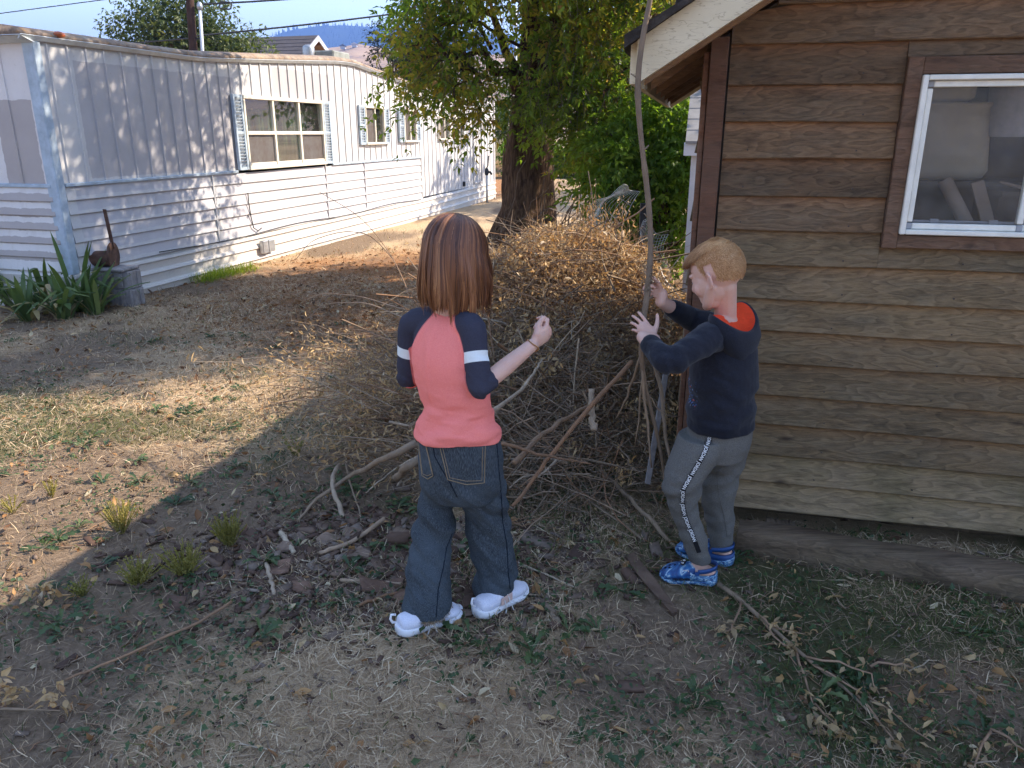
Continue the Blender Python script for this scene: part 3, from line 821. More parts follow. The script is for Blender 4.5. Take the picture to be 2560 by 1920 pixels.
# shelf under it, wall boards at the back
stand = MB().box(S((s0+s1)/2-.05, zb-.012, o-.15), (.9, .34, .02), sw, sd, UP); 
for dx in (-.38, .28): stand.box(S((s0+s1)/2-.05+dx, (zb-.022+.16)/2, o-.15), (.03, .3, zb-.022-.16), sw, sd, UP)
tag(link('bench', stand.mesh('bench', M_PLY)), 'dark bench carrying the beige tub inside the shed', 'bench')
# paper tube and strap leaning below
a_, b_ = through(2040, 388, -.16), through(2092, 492, -.12)
ax = b_-a_; ax /= np.linalg.norm(ax)
tag(link('cardboard_tube', MB().tube([a_, a_+ax*.005, b_+ax*.25], [.022, .026, .026], 14).mesh('cardboard_tube', M_PAPER, True)), 'pale brown paper tube leaning inside the shed window', 'tube')
a_, b_ = through(2112, 398, -.20), through(2138, 496, -.16); ax = b_-a_; ax /= np.linalg.norm(ax)
tag(link('wooden_slat', MB().box((a_+b_)/2+ax*.12, (.045, .012, np.linalg.norm(b_-a_)+.26), np.cross(ax, sd)/np.linalg.norm(np.cross(ax, sd)), sd, ax).mesh('wooden_slat', M_PAPER)), 'flat pale slat leaning beside the paper tube inside the shed', 'slat')
# lampshade-like felt cover at the right
(cs_, cz_) = sz(through(2250, 182, -.2)); (_, cb) = sz(through(2230, 296, -.2)); rad = abs(cs_-sz(through(2158, 230, -.2))[0])
mb = MB(); mb.loft([np.array([S(cs_+r*math.cos(t), z, -.34+r*math.sin(t)) for t in np.linspace(0, 2*math.pi, 25)[:-1]]) for z, r in ((cb, rad*.86), (cb+.012, rad*.88), (cz_+.05, rad*1.02), (cz_+.12, rad*1.0))], cap=False)
fs = thing('felt_hamper', S(cs_, cb, -.34), 'grey felt hamper with a dark seam at the right of the shed window', 'hamper')
link('body', mb.mesh('body', M_FELT, True), fs)
link('seam', MB().tube([S(cs_+(rad*.985)*math.cos(t), z, -.34+(rad*.985)*math.sin(t)) for z, t in ((cb+.0, 2.62+1.2), (cb+.08, 2.75+1.2), (cz_+.06, 2.85+1.2))], .003, 5).mesh('seam', M_DARK), fs)
a_, b_ = through(2160, 393, -.14), through(2215, 408, -.14)
tag(link('paintbrush', MB().tube([a_, a_*.7+b_*.3, b_, b_+(b_-a_)], [.003, .006, .008, .008], 8).mesh('paintbrush', M_PAPER, True)), 'thin pale stick lying right of the tub inside the shed', 'stick')
link_sh = None
sh_s = sz(through(2190, 400, -.15))[1]
tag(link('inside_shelf', MB().box(S(1.55, sh_s-.03, -.2), (.9, .25, .02), sw, sd, UP).mesh('inside_shelf', M_PLY)), 'dark shelf inside the shed window holding a pale stick', 'shelf')

# ---- timbers lying along the foot of the wall
def timber(name, p0, p1, h, d, label, seed):
    p0 = np.array(p0); p1 = np.array(p1); ax = p1-p0; Ln = np.linalg.norm(ax); ax /= Ln; si = np.cross(UP, ax); r3 = np.random.default_rng(seed)
    n = 16; rings = []
    for i in range(n+1):
        c = p0+ax*Ln*i/n; jj = r3.uniform(-.006, .006, (8, 2))
        pr = [(-d/2+.01, 0), (d/2-.01, 0), (d/2, .012), (d/2, h-.014), (d/2-.014, h), (-d/2+.014, h), (-d/2, h-.014), (-d/2, .012)]
        rings.append(np.array([c+si*(a+j[0])+UP*(b+j[1]-.02) for (a, b), j in zip(pr, jj)]))
    o_ = link(name, MB().loft(rings, 0, .5).mesh(name, M_TIMB, True, 'a')); return tag(o_, label, 'timber')
p0 = gpt(1592, 1192); p1 = gpt(2212, 1300)
timber('landscape_timber', p0+sd*.05, p1+(p1-p0)*.5+sd*.05, .125, .13, 'long grey weathered timber lying on the ground in front of the shed', 1)
p0 = gpt(1655, 1122, .06); p1 = gpt(1720, 1131, .06)
timber('timber_offcut', np.array([*p0[:2], .0]), np.array([*p1[:2], 0]), .075, .09, 'short dark timber offcut behind the long timber under the shed wall', 2)
# ================================================================== LEAVES
def unit(v): return v/(np.linalg.norm(v, axis=-1, keepdims=True)+1e-9)
def leaf_geo(P, D, N, L, W, fold=.18, droop=.18):
    """folded, drooping five-point leaves"""
    n = len(P); D = unit(D); Sd = unit(np.cross(D, N)); N = np.cross(Sd, D); L = np.broadcast_to(L, n)[:, None]; W = np.broadcast_to(W, n)[:, None]
    b = P; mid = P+D*L*.45; tip = P+D*L-N*L*droop
    l = P+D*L*.40-Sd*W*.5+N*W*fold; r = P+D*L*.40+Sd*W*.5+N*W*fold
    V = np.stack([b, l, mid, r, tip], 1).reshape(-1, 3); k = np.arange(n)[:, None]*5
    F = np.concatenate([k+np.array([[0, 2, 1]]), k+np.array([[0, 3, 2]]), k+np.array([[1, 2, 4]]), k+np.array([[2, 3, 4]])], 0)
    return V, F
def rvec(n, r): return unit(r.normal(size=(n, 3)))
def leaf_mat(name, stops, trans=.45, rough=.5, tint=(1.5, 1.6, .7)):
    q = Mat(name, rough, .35); c = q.ramp(q.attr('cv'), stops)
    q.set('Base Color', c); q.translucent(q.mix(1.0, c, tint, 'MULTIPLY'), trans); return q.m
M_MAPLE = leaf_mat('maple_leaf', [(0, (.055, .088, .016)), (.35, (.115, .180, .026)), (.6, (.20, .255, .038)), (.78, (.30, .27, .045)), (.86, (.44, .34, .06)), (.93, (.30, .17, .07)), (1, (.34, .22, .12))], .64)
M_SAPL = leaf_mat('sapling_leaf', [(0, (.070, .130, .020)), (.5, (.15, .225, .032)), (.85, (.27, .32, .045)), (1, (.25, .24, .04))], .64)
M_OLIVE = leaf_mat('olive_green_leaf', [(0, (.035, .055, .02)), (.5, (.075, .10, .03)), (.85, (.15, .16, .045)), (1, (.24, .2, .07))], .35)
M_JUNI = leaf_mat('juniper_leaf', [(0, (.006, .014, .010)), (.6, (.014, .028, .017)), (1, (.03, .045, .022))], .12)
M_FARG = leaf_mat('distant_tree_leaf', [(0, (.02, .04, .012)), (.6, (.05, .08, .02)), (1, (.13, .14, .03))], .35)
def bark_mat(name, dark, light, sc=1.0):
    q = Mat(name, .95, .1); co = q.coord('Object', (9*sc, 9*sc, 2.2*sc))
    a = q.noise(co, 2.2, 6, .7, .8); v = q.n('TexVoronoi', {'Vector': q.coord('Object', (18*sc, 18*sc, 2.5*sc)), 'Scale': 1.3}, feature='DISTANCE_TO_EDGE').outputs[0]
    h = q.math('ADD', q.math('MULTIPLY', a, 1.15), q.ramp(v, [(0, 0), (.3, .22)]))
    q.set('Base Color', q.ramp(h, [(.3, tuple(x*.35 for x in dark)), (.55, dark), (.95, light)])); q.bump(h, 1.0, .03); return q.m
M_BARK = bark_mat('furrowed_bark', (.075, .046, .030), (.21, .135, .085))
M_TWIG = plain('grey_twig', (.16, .12, .09), .9, .15, .35, 20, .2)

def blob_points(blobs, n, r, shell=.45, lo=None):
    vol = np.array([b[1][0]*b[1][1]*b[1][2]*(b[2] if len(b) > 2 else 1) for b in blobs]); cnt = np.maximum(1, (n*vol/vol.sum()).astype(int))
    out = []; outd = []
    for b, k in zip(blobs, cnt):
        d = rvec(k, r); rad = r.uniform(0, 1, k)**shell
        out.append(np.array(b[0])+d*rad[:, None]*np.array(b[1])); outd.append(unit(d*np.array(b[1])))
    P = np.vstack(out); D = np.vstack(outd)
    keep = fbm(P*1.3+5, 3) > .40
    return P[keep], D[keep]
def sprays(P, D, r, per=6, lfl=3, L=.078, W=.034, step=.07, droop=.55, cvb=None):
    """twigs with compound leaves: every spray hangs outward and down"""
    n = len(P); d = unit(D*np.array([1, 1, .3])+r.normal(0, .45, (n, 3))+np.array([0, 0, -droop]))
    PV = []; DV = []; NV = []; CV = []; TW = []
    base = np.clip(r.normal(.42, .17, n) if cvb is None else cvb+r.normal(0, .1, n), 0, .80)
    for k in range(per):
        c = P+d*step*k+np.array([0, 0, -.006*k*k]); TW.append(c)
        side = unit(np.cross(d, r.normal(size=(n, 3)))); a = unit(d*.6+side+np.array([0, 0, -.35]))
        nn = unit(np.array([0, 0, 1.])+r.normal(0, .45, (n, 3)))
        pet = c+a*L*.6
        for j in range(lfl):
            ang = 0 if j == 0 else (1 if j % 2 else -1)*(.9+.25*(j//3))
            s2 = unit(np.cross(a, nn)); dd = a*math.cos(ang)+s2*math.sin(ang)
            PV.append(pet-a*L*.18*(j//2 if j else -1)); DV.append(dd+r.normal(0, .15, (n, 3))); NV.append(nn+r.normal(0, .2, (n, 3)))
            CV.append(np.clip(base+r.normal(0, .08, n), 0, 1))
    m = len(PV); PV = np.vstack(PV); DV = np.vstack(DV); NV = np.vstack(NV); CV = np.concatenate(CV)
    Ls = L*r.uniform(.65, 1.25, len(PV)); Wd = W*r.uniform(.7, 1.25, len(PV))
    V, F = leaf_geo(PV, DV, NV, Ls, Wd)
    return V, F, np.repeat(CV, 5), np.stack(TW, 1)
def wires_mesh(paths, rad, n=3):
    """many thin tubes at once: paths (m,k,3)"""
    m, k, _ = paths.shape; Tn = unit(np.gradient(paths, axis=1)); A = unit(np.cross(Tn, np.array([.31, .17, .93]))); B = np.cross(Tn, A)
    rad = np.broadcast_to(np.asarray(rad, float).reshape(-1, 1) if np.ndim(rad) == 1 else rad, (m, k))[..., None]
    th = np.arange(n)*2*math.pi/n
    V = np.stack([paths+rad*(math.cos(t)*A+math.sin(t)*B) for t in th], 2).reshape(-1, 3)
    i, j, t = np.meshgrid(np.arange(m), np.arange(k-1), np.arange(n), indexing='ij'); t2 = (t+1) % n
    F = np.stack([(i*k+j)*n+t, (i*k+j)*n+t2, (i*k+j+1)*n+t2, (i*k+j+1)*n+t], -1).reshape(-1, 4)
    return V, F
def trunk_mesh(base, top, r0, r1, flare=.0, n=28, k=40, seed=1, bend=.06, rough=.12):
    base = np.array(base, float); top = np.array(top, float); rings = []
    th = np.arange(n)*2*math.pi/n
    for i in range(k+1):
        t = i/k; c = base+(top-base)*t+np.array([bend*math.sin(t*3.1+seed), bend*.6*math.sin(t*4+2*seed), 0])*(t*(1.2-t))
        rr = r0+(r1-r0)*t
        ring = []
        fl = flare*math.exp(-t*k/ (k*.13))
        q_ = np.c_[np.cos(th)*2.2, np.sin(th)*2.2, np.full(n, c[2]*1.6)+seed]
        nz = fbm(q_*1.2, 3)-.5; lob = .5+.5*np.cos(th*5+seed)
        rad = rr*(1+rough*2*nz)+fl*(.35+.9*lob)
        rings.append(np.c_[c[0]+rad*np.cos(th), c[1]+rad*np.sin(th), np.full(n, c[2])])
    return rings
def limb(p0, p1, sag=.0, k=7, wob=.05, r=None):
    p0 = np.array(p0, float); p1 = np.array(p1, float); t = np.linspace(0, 1, k)[:, None]
    p = p0+(p1-p0)*t; p[:, 2] += sag*np.sin(t[:, 0]*math.pi)
    if r is not None: p[1:-1] += r.normal(0, wob, (k-2, 3))
    return p

# ---------------- the maple in the yard
r = np.random.default_rng(11)
maple = thing('maple_tree', TREE+UP*gh1(*TREE[:2]), 'big boxelder maple with a thick furrowed trunk and drooping green and yellowing leaves', 'tree', None)
zb = gh1(*TREE[:2])-.1
link('trunk', MB().loft(trunk_mesh((TREE[0], TREE[1], zb), (TREE[0]+.12, TREE[1]+.05, 2.1), .37, .29, .30, 36, 44, 2, .05, .22)).mesh('trunk', M_BARK, True), maple)
blobs = [((0.0, 9.75, 4.7), (1.9, 1.45, 1.9), 1.25), ((.2, 7.5, 3.95), (1.8, 1.25, 1.0), 1.3), ((1.7, 7.7, 4.0), (1.9, 1.2, .9), 1.3), ((1.5, 8.9, 2.9), (1.3, 1.1, 1.1), .9), ((.25, 9.3, 2.75), (1.45, 1.1, .9), 2.0),
         ((-.70, 9.0, 2.26), (.72, .65, .48), 1.15), ((1.2, 9.0, 2.0), (.95, .85, .65), 1.7), ((-.75, 9.6, 3.0), (.62, .7, .6), 2.0), ((.45, 9.0, 2.15), (.8, .55, .42), 2.2), ((2.7, 10.8, 3.2), (1.4, 1.1, 1.4), .6), ((.35, 9.3, 1.95), (.9, .45, .35), 2.2), ((1.0, 9.0, 1.6), (.6, .6, .45), 2.0)]
fork = np.array([TREE[0]+.12, TREE[1]+.05, 2.05]); lm = MB()
for b in blobs:
    e = np.array(b[0])+np.array([0, 0, .15]); lm.tube(limb(fork+r.normal(0, .06, 3), e, .25, 8, .07, r), np.linspace(.13 if b[1][0] > 1.2 else .07, .02, 8), 8)
    for k in range(7):
        e2 = np.array(b[0])+unit(r.normal(size=3))*np.array(b[1])*.85; s_ = fork+(e-fork)*r.uniform(.5, 1.0)
        lm.tube(limb(s_, e2, .12, 6, .05, r), np.linspace(.026, .006, 6), 5)
link('limbs', lm.mesh('limbs', M_BARK, True), maple)
P, D = blob_points(blobs, 6000, r)
ok = (P[:, 2] > np.where(np.abs(P[:, 0]-.18) < .5, 1.80, np.where(P[:, 0] > .6, 1.35, 1.66)))
P, D = P[ok], D[ok]
# patches of the crown yellow together
cvb = np.clip(.38+.9*(fbm(P*.9+3, 3)-.5)+.14*(P[:, 2] > 2.9), .05, .8)
cvb = np.where((fbm(P*2.2+41, 2) > .66), .83, cvb)
V, F, cv, tw = sprays(P, D, r, 6, 3, .088, .040, .075, .6, cvb)
V2, F2 = wires_mesh(tw, .0022)
link('crown', np_mesh('crown', V, F, M_MAPLE, False, {'cv': cv}), maple)['kind'] = 'stuff'
link('twigs', np_mesh('twigs', V2, F2, M_TWIG), maple)['kind'] = 'stuff'
# hanging bunches of dry winged seeds
sel = r.choice(len(P), 420, replace=False)
Ps = P[sel]; up = (Ps[:, 0] < -.3) & (Ps[:, 2] > 2.4)
Ps = np.vstack([Ps, np.repeat(Ps[up], 6, 0)+r.normal(0, .14, (up.sum()*6, 3))]); n = len(Ps)
PP = np.repeat(Ps, 9, 0)+np.c_[r.normal(0, .018, (n*9, 2)), -r.uniform(0, .14, n*9)]
V, F = leaf_geo(PP, np.c_[r.normal(0, .4, (n*9, 2)), -np.ones(n*9)], rvec(n*9, r), r.uniform(.03, .045, n*9), .013)
link('seed_bunches', np_mesh('seed_bunches', V, F, M_MAPLE, False, {'cv': np.repeat(np.clip(r.normal(.96, .03, n*9), .88, 1), 5)}), maple)['kind'] = 'stuff'
# dead suckers and fallen bark at the foot
sm = MB()
for k in range(16):
    a = r.uniform(-.6, 1.9) if k < 12 else r.uniform(2.4, 3.6); p0 = TREE+np.array([math.cos(a-.9)*.5, -.42+r.uniform(-.1, .15), zb+.15])
    e = p0+np.array([r.uniform(.1, .9), r.uniform(-.5, .1), r.uniform(.5, 1.3)]); sm.tube(limb(p0, e, .05, 7, .03, r), np.linspace(.011, .004, 7), 5)
link('suckers', sm.mesh('suckers', M_TWIG, True), maple)

def tree(name, base, blobs, label, n, mat, per, lfl, L, W, trunk_r, seed, group=None, step=.1, droop=.2, tw_r=.004):
    r = np.random.default_rng(seed); base = np.array(base, float); o = thing(name, base, label, 'tree', group)
    c = np.mean([b[0] for b in blobs], 0)
    zt = min(b[0][2] for b in blobs)
    top = np.array([c[0], c[1], zt])
    m = MB().loft(trunk_mesh(base-UP*.1, top, trunk_r, trunk_r*.5, trunk_r*.5, 12, 14, seed, .1, .1))
    for b in blobs:
        for k in range(5):
            e = np.array(b[0])+unit(r.normal(size=3))*np.array(b[1])*.8; st = base+(top-base)*r.uniform(.55, 1); m.tube(limb(st, e, .1, 6, .06, r), np.linspace(trunk_r*.4, .008, 6), 5)
    link('trunk', m.mesh('trunk', M_BARK, True), o)
    P, D = blob_points(blobs, n, r)
    V, F, cv, tw = sprays(P, D, r, per, lfl, L, W, step, droop)
    link('crown', np_mesh('crown', V, F, mat, False, {'cv': cv}), o)['kind'] = 'stuff'
    return o
# ---------------- leafy sapling right of the trunk
g0 = (1.45, 8.3)
tree('maple_sapling', (g0[0], g0[1], gh1(*g0)), [((1.35, 8.05, 1.55), (.62, .5, .55), 1.5), ((1.85, 8.1, 1.75), (.6, .5, .55), 1.5), ((1.2, 8.2, .95), (.55, .5, .5), 1.2), ((2.15, 8.3, 1.25), (.45, .45, .5), .9), ((1.55, 8.0, .6), (.5, .4, .35), .7)],
     'bushy bright green maple sapling between the thick trunk and the shed', 950, M_SAPL, 6, 3, .085, .04, .05, 21, None, .06, .5)
# ---------------- trees beyond
c = at(415, 70, 23); 
tree('olive_tree', (c[0], 23, 0), [((c[0]-.6, 23, c[2]-.2), (1.35, 1.3, .95)), ((c[0]+.75, 23.2, c[2]-.55), (1.05, 1.0, .7)), ((c[0], 23, c[2]+.75), (.9, .9, .7)), ((c[0]-1.2, 23, c[2]+.35), (.5, .5, .45))],
     'loose olive green tree behind the mobile home roof beside the utility pole', 1500, M_OLIVE, 6, 2, .13, .06, .12, 22, None, .11, -.2)
c = at(862, 150, 21)
tree('juniper_tree', (c[0], 21, 0), [((c[0], 21, c[2]-.4), (.75, .7, 1.0)), ((c[0]-.35, 21, c[2]+.35), (.38, .4, .75)), ((c[0]+.45, 21.3, c[2]+.5), (.5, .5, .9)), ((c[0]+.7, 21, c[2]-.3), (.6, .6, .9))],
     'dark blackish green juniper rising behind the far half of the mobile home', 1500, M_JUNI, 5, 2, .10, .035, .12, 23, None, .07, -.7)
c = at(800, 175, 25)
tree('juniper_tree', (c[0], 25, 0), [((c[0], 25, c[2]-.5), (.55, .5, .6)), ((c[0]+.5, 25, c[2]-.2), (.3, .3, .8))], 'small dark shrub left of the juniper, just over the roof edge', 450, M_JUNI, 5, 2, .1, .035, .07, 24, None, .07, -.7)
spec = [(4.2, 19.5, 4.2, 2.1, 2.0), (6.8, 24.0, 3.4, 2.4, 2.2), (1.6, 37.0, 3.2, 2.6, 2.0), (-1.5, 44.0, 2.6, 2.6, 1.6), (5.5, 42.0, 3.4, 3.2, 2.3), (10.5, 38.0, 3.4, 3.2, 2.4), (15.0, 33.0, 3.6, 3.2, 2.6)]
labs = ['green tree behind the maple, left of the shed roof', 'yellow green tree behind the sapling, mostly hidden by leaves', 'green tree in the gap between the maple trunk and the mobile home', 'distant green tree past the far end of the mobile home', 'distant green tree behind the maple crown', 'distant green tree behind the shed corner', 'distant green tree hidden behind the shed roof']
for i, ((x, y, z, rr, rz), lb) in enumerate(zip(spec, labs)):
    rr_ = np.random.default_rng(60+i)
    bl = [((x+rr_.uniform(-.4, .4)*rr, y+rr_.uniform(-.3, .3)*rr, z+rr_.uniform(-.4, .5)*rz), (rr*.62, rr*.62, rz*.6)) for _ in range(5)]
    tree('leafy_tree', (x, y, 0), bl, lb, 420, M_FARG, 6, 2, .22 if y > 15 else .16, .12, .14, 70+i, 'trees beyond the yard', .16, .1)
# low dark hedge beyond the end of the mobile home
r = np.random.default_rng(33)
P = np.c_[r.uniform(-.3, 6.5, 1500), 31+r.uniform(-.7, .7, 1500), r.uniform(0, 1, 1500)**.7*1.15]
V, F, cv, tw = sprays(P, rvec(1500, r), r, 4, 2, .17, .09, .12, -.1)
hd = thing('hedge', (3, 31, 0), 'low dark green hedge past the far end of the mobile home', 'hedge')
link('foliage', np_mesh('foliage', V, F, M_SAPL, False, {'cv': cv*.5}), hd)['kind'] = 'stuff'
link('stems', wires_mesh is not None and (lambda VF: np_mesh('stems', *VF, M_TWIG))(wires_mesh(np.stack([np.c_[P[:200, :2], np.zeros(200)], np.c_[P[:200, :2]+r.normal(0, .1, (200, 2)), P[:200, 2]*.6], P[:200]], 1), .012)), hd)['kind'] = 'stuff'

# ================================================================== NEIGHBOUR'S HOUSE
M_ROOFN = None
q = Mat('grey_asphalt_shingle', .9, .15); co = q.coord('Object', (1, 1, 1), (0, 0, R_(75)))
br = q.n('TexBrick', {'Vector': q.n('Mapping', {'Vector': co, 'Rotation': (R_(90), 0, 0), 'Scale': (1.6, 2.4, 2.4)}).outputs[0], 'Color1': (.055, .048, .050, 1), 'Color2': (.08, .07, .072, 1), 'Mortar': (.05, .045, .05, 1), 'Scale': 1.6, 'Mortar Size': .03}).outputs[0]
q.set('Base Color', q.mix(q.noise(co, 3, 4, .6), br, (.10, .09, .095))); M_ROOFN = q.m
M_FASCN = plain('pale_fascia', (.45, .44, .46), .6, .3, .1); M_SOFF = plain('pine_soffit', (.33, .17, .08), .7, .2, .25, 3); M_WALLN = plain('pale_board_wall', (.42, .42, .44), .7, .2, .1)
pk = at(685.6, 76, 38); gd_ = np.array([math.sin(R_(15)), math.cos(R_(15)), 0]); rd_ = np.array([math.sin(R_(-75)), math.cos(R_(-75)), 0])
sl = .6; hw = 4.2; Ln = 9.0; oh = .75
nh = thing('neighbour_house', (pk[0], pk[1], 0), 'neighbouring house with a dark grey shingle roof and a pale gable', 'house')
def NH(g_, r_, z): return pk+gd_*g_+rd_*r_+UP*z
for sg in (-1, 1):
    ncr = 14
    for i in range(ncr):
        a = hw*i/ncr; b = hw*(i+1)/ncr+.03
        A_ = [NH(sg*a, 0, -sl*a), NH(sg*b, 0, -sl*b+.02), NH(sg*b, 0, -sl*b-.02), NH(sg*a, 0, -sl*a-.03)]
        link('shingle_course', MB().loft([np.array(A_), np.array(A_)+rd_*Ln]).mesh('shingle_course', M_ROOFN), nh)
    A_ = [NH(0, -.02, -.01), NH(sg*hw, -.02, -sl*hw-.01), NH(sg*hw, -.02, -sl*hw-.24), NH(0, -.02, -.24)]
    link('barge_board', MB().loft([np.array(A_), np.array(A_)-rd_*.04]).mesh('barge_board', M_FASCN), nh)
    A_ = [NH(0, 0, -.06), NH(sg*hw, 0, -sl*hw-.06), NH(sg*hw, 0, -sl*hw-.09), NH(0, 0, -.09)]
    link('soffit', MB().loft([np.array(A_), np.array(A_)+rd_*oh]).mesh('soffit', M_SOFF), nh)
    for j in range(4):
        a = .35+.75*j; c = NH(sg*a, oh/2, -sl*a-.16)
        link('lookout', MB().box(c, (.09, oh, .12), unit(gd_*1.0-UP*sl*sg), rd_, np.cross(unit(gd_-UP*sl*sg), rd_)).mesh('lookout', M_SOFF), nh)
zl = 0
for i in range(16):
    g_ = -2.7+.36*i+.0; zt = -sl*abs(g_)-.30
    link('wall_board', MB().box(NH(g_, oh, (zt-pk[2])/2), (.34, .05, pk[2]+zt), gd_, rd_, UP, bev=.012).mesh('wall_board', M_WALLN), nh)
link('wall', MB().box(NH(0, oh+.15, -pk[2]/2-1.6), (5.6, .1, pk[2]-3.2), gd_, rd_, UP).mesh('wall', M_WALLN), nh)
link('wall', MB().box(NH(-2.8, Ln/2, -pk[2]/2-1.5), (.1, Ln-1.4, pk[2]-3.0), gd_, rd_, UP).mesh('wall', M_WALLN), nh)

# ================================================================== POLES, WIRES, METER, HYDRANT
M_POLE = plain('dark_creosote_pole', (.055, .030, .022), .9, .15, .35, 8, .3)
M_WPIPE = plain('white_conduit', (.62, .63, .65), .5, .4, .1)
M_WIRE = plain('wire_sheath', (.03, .032, .035), .6, .3, .1)
PY = 20.0
b = at(418, 115, PY); t = at(410, 0, PY); ax = (t-b)/(t[2]-b[2])
up = thing('utility_pole', b-ax*b[2], 'dark brown wooden utility pole behind the mobile home roof', 'pole')
link('shaft', MB().tube([b-ax*b[2], b, b+ax*4.5], [.12, .095, .085], 12).mesh('shaft', M_POLE, True), up)
b2 = at(437.5, 115, PY); t2 = at(432, 20, PY); ax2 = (t2-b2)/(t2[2]-b2[2])
ms = thing('service_mast', b2-ax2*b2[2], 'pale metal service mast with a weatherhead strapped beside the utility pole', 'mast')
link('pipe', MB().tube([b2-ax2*b2[2], b2, t2], .04, 10).mesh('pipe', M_WPIPE, True), ms)
link('weatherhead', MB().ball(t2+UP*.06, (.075, .075, .10)).mesh('weatherhead', M_GALV, True), ms)
link('strap', MB().box(at(424, 83, PY), (.30, .05, .04)).mesh('strap', M_BLACK), ms)
def wire(pts, rad, sag, label):
    p = np.array(pts, float); k = 24; t = np.linspace(0, 1, k)[:, None]; q_ = p[0]+(p[1]-p[0])*t; q_[:, 2] -= sag*4*(t*(1-t))[:, 0]
    return tag(link('overhead_wire', MB().tube(q_, rad, 5).mesh('overhead_wire', M_WIRE)), label, 'wire', 'overhead wires')
wire([at(-420, 85, 30), at(520, -40, 30)], .016, .0, 'thin dark wire slanting across the sky at the upper left corner')
w1 = at(436, 9, PY); wire([w1, at(1350, -115, 24)], .022, .25, 'upper dark service wire running right from the utility pole, with a loop')
wire([at(418, 78, PY), at(1300, -42, 24.6)], .022, .12, 'lower dark wire running right from the utility pole above the distant house')
wire([at(418, 82, PY), at(-300, 130, 27)], .018, .05, 'faint dark wire running left from the utility pole behind the roof')
lp = [at(x, y, PY-.05) for x, y in ((474, 11), (476, 4), (497, 5), (500, 9), (499, 18), (496, 20), (478, 19), (474, 15), (474, 11))]
tag(link('wire_loop', MB().tube(lp, .018, 5).mesh('wire_loop', M_WIRE)), 'small rectangular splice loop hanging on the upper service wire', 'wire')
# white vent pipe and meter
p = at(1001, 210, 22); t = at(999, 150, 22)
tag(link('white_pipe', MB().tube([[p[0], p[1], 0], p, [t[0], t[1], t[2]]], .06, 10).mesh('white_pipe', M_WPIPE, True)), 'white vertical pipe half hidden in the maple leaves', 'pipe')
MY = 22.5; mc = at(1109, 309, MY); x0 = at(1100.5, 309, MY)[0]; x1 = at(1119, 309, MY)[0]; zt = at(1109, 287, MY)[2]; zb_ = at(1109, 331, MY)[2]
me_ = thing('electric_meter', (mc[0], MY, 0), 'white electric meter box with a round black dial on a white conduit', 'meter')
mw = x1-x0
link('box', MB().box((mc[0], MY, (zt+zb_)/2), (mw, .14, zt-zb_), bev=.012).mesh('box', plain('meter_enamel', (.62, .63, .64), .45, .4, .06)), me_)
zd_ = at(1113, 300, MY)[2]
link('cover', MB().box((mc[0], MY-.075, (zd_-.14+zb_)/2-.01), (mw-.03, .012, (zd_-.14-zb_)), bev=.004).mesh('cover', M_WPIPE), me_)
link('dial', MB().tube([(mc[0]+.01, MY-.07, zd_), (mc[0]+.01, MY-.125, zd_), (mc[0]+.01, MY-.13, zd_)], [.088, .085, .0], 20).mesh('dial', M_BLACK, False), me_)
link('dial_plate', MB().box((mc[0]+.015, MY-.133, zd_), (.05, .006, .075)).mesh('dial_plate', M_WPIPE), me_)
link('conduit', MB().tube([(mc[0]+.06, MY, zt), (mc[0]+.06, MY, zt+3.2)], .035, 10).mesh('conduit', M_WPIPE, True), me_)
link('conduit', MB().tube([(mc[0]+.10, MY, -.05), (mc[0]+.10, MY, zb_)], .03, 10).mesh('conduit', M_WPIPE, True), me_)
link('post', MB().box((mc[0]+.05, MY+.13, 1.2), (.12, .1, 2.5)).mesh('post', M_TIMB), me_)
hb = gpt(1052, 438); ht = at(1050, 362, hb[1]); 
hy = thing('yard_hydrant', (hb[0], hb[1], gh1(hb[0], hb[1])), 'dark handled yard hydrant on a grey pipe near the far end of the mobile home', 'hydrant')
link('standpipe', MB().tube([hb-UP*.1, [hb[0], hb[1], ht[2]-.15]], .028, 10).mesh('standpipe', M_GALV, True), hy)
mb = MB(); mb.ball([hb[0], hb[1], ht[2]-.1], (.055, .055, .10), n=10); mb.tube([[hb[0], hb[1], ht[2]-.1], [hb[0]+.09, hb[1], ht[2]-.11], [hb[0]+.13, hb[1], ht[2]-.17]], [.03, .028, .024], 8)
link('head', mb.mesh('head', M_BLACK, True), hy)
link('lever', MB().tube([[hb[0]-.02, hb[1], ht[2]-.04], [hb[0]+.03, hb[1], ht[2]+.04], [hb[0]+.05, hb[1], ht[2]+.28]], [.016, .016, .02], 6).mesh('lever', M_BLACK, True), hy)

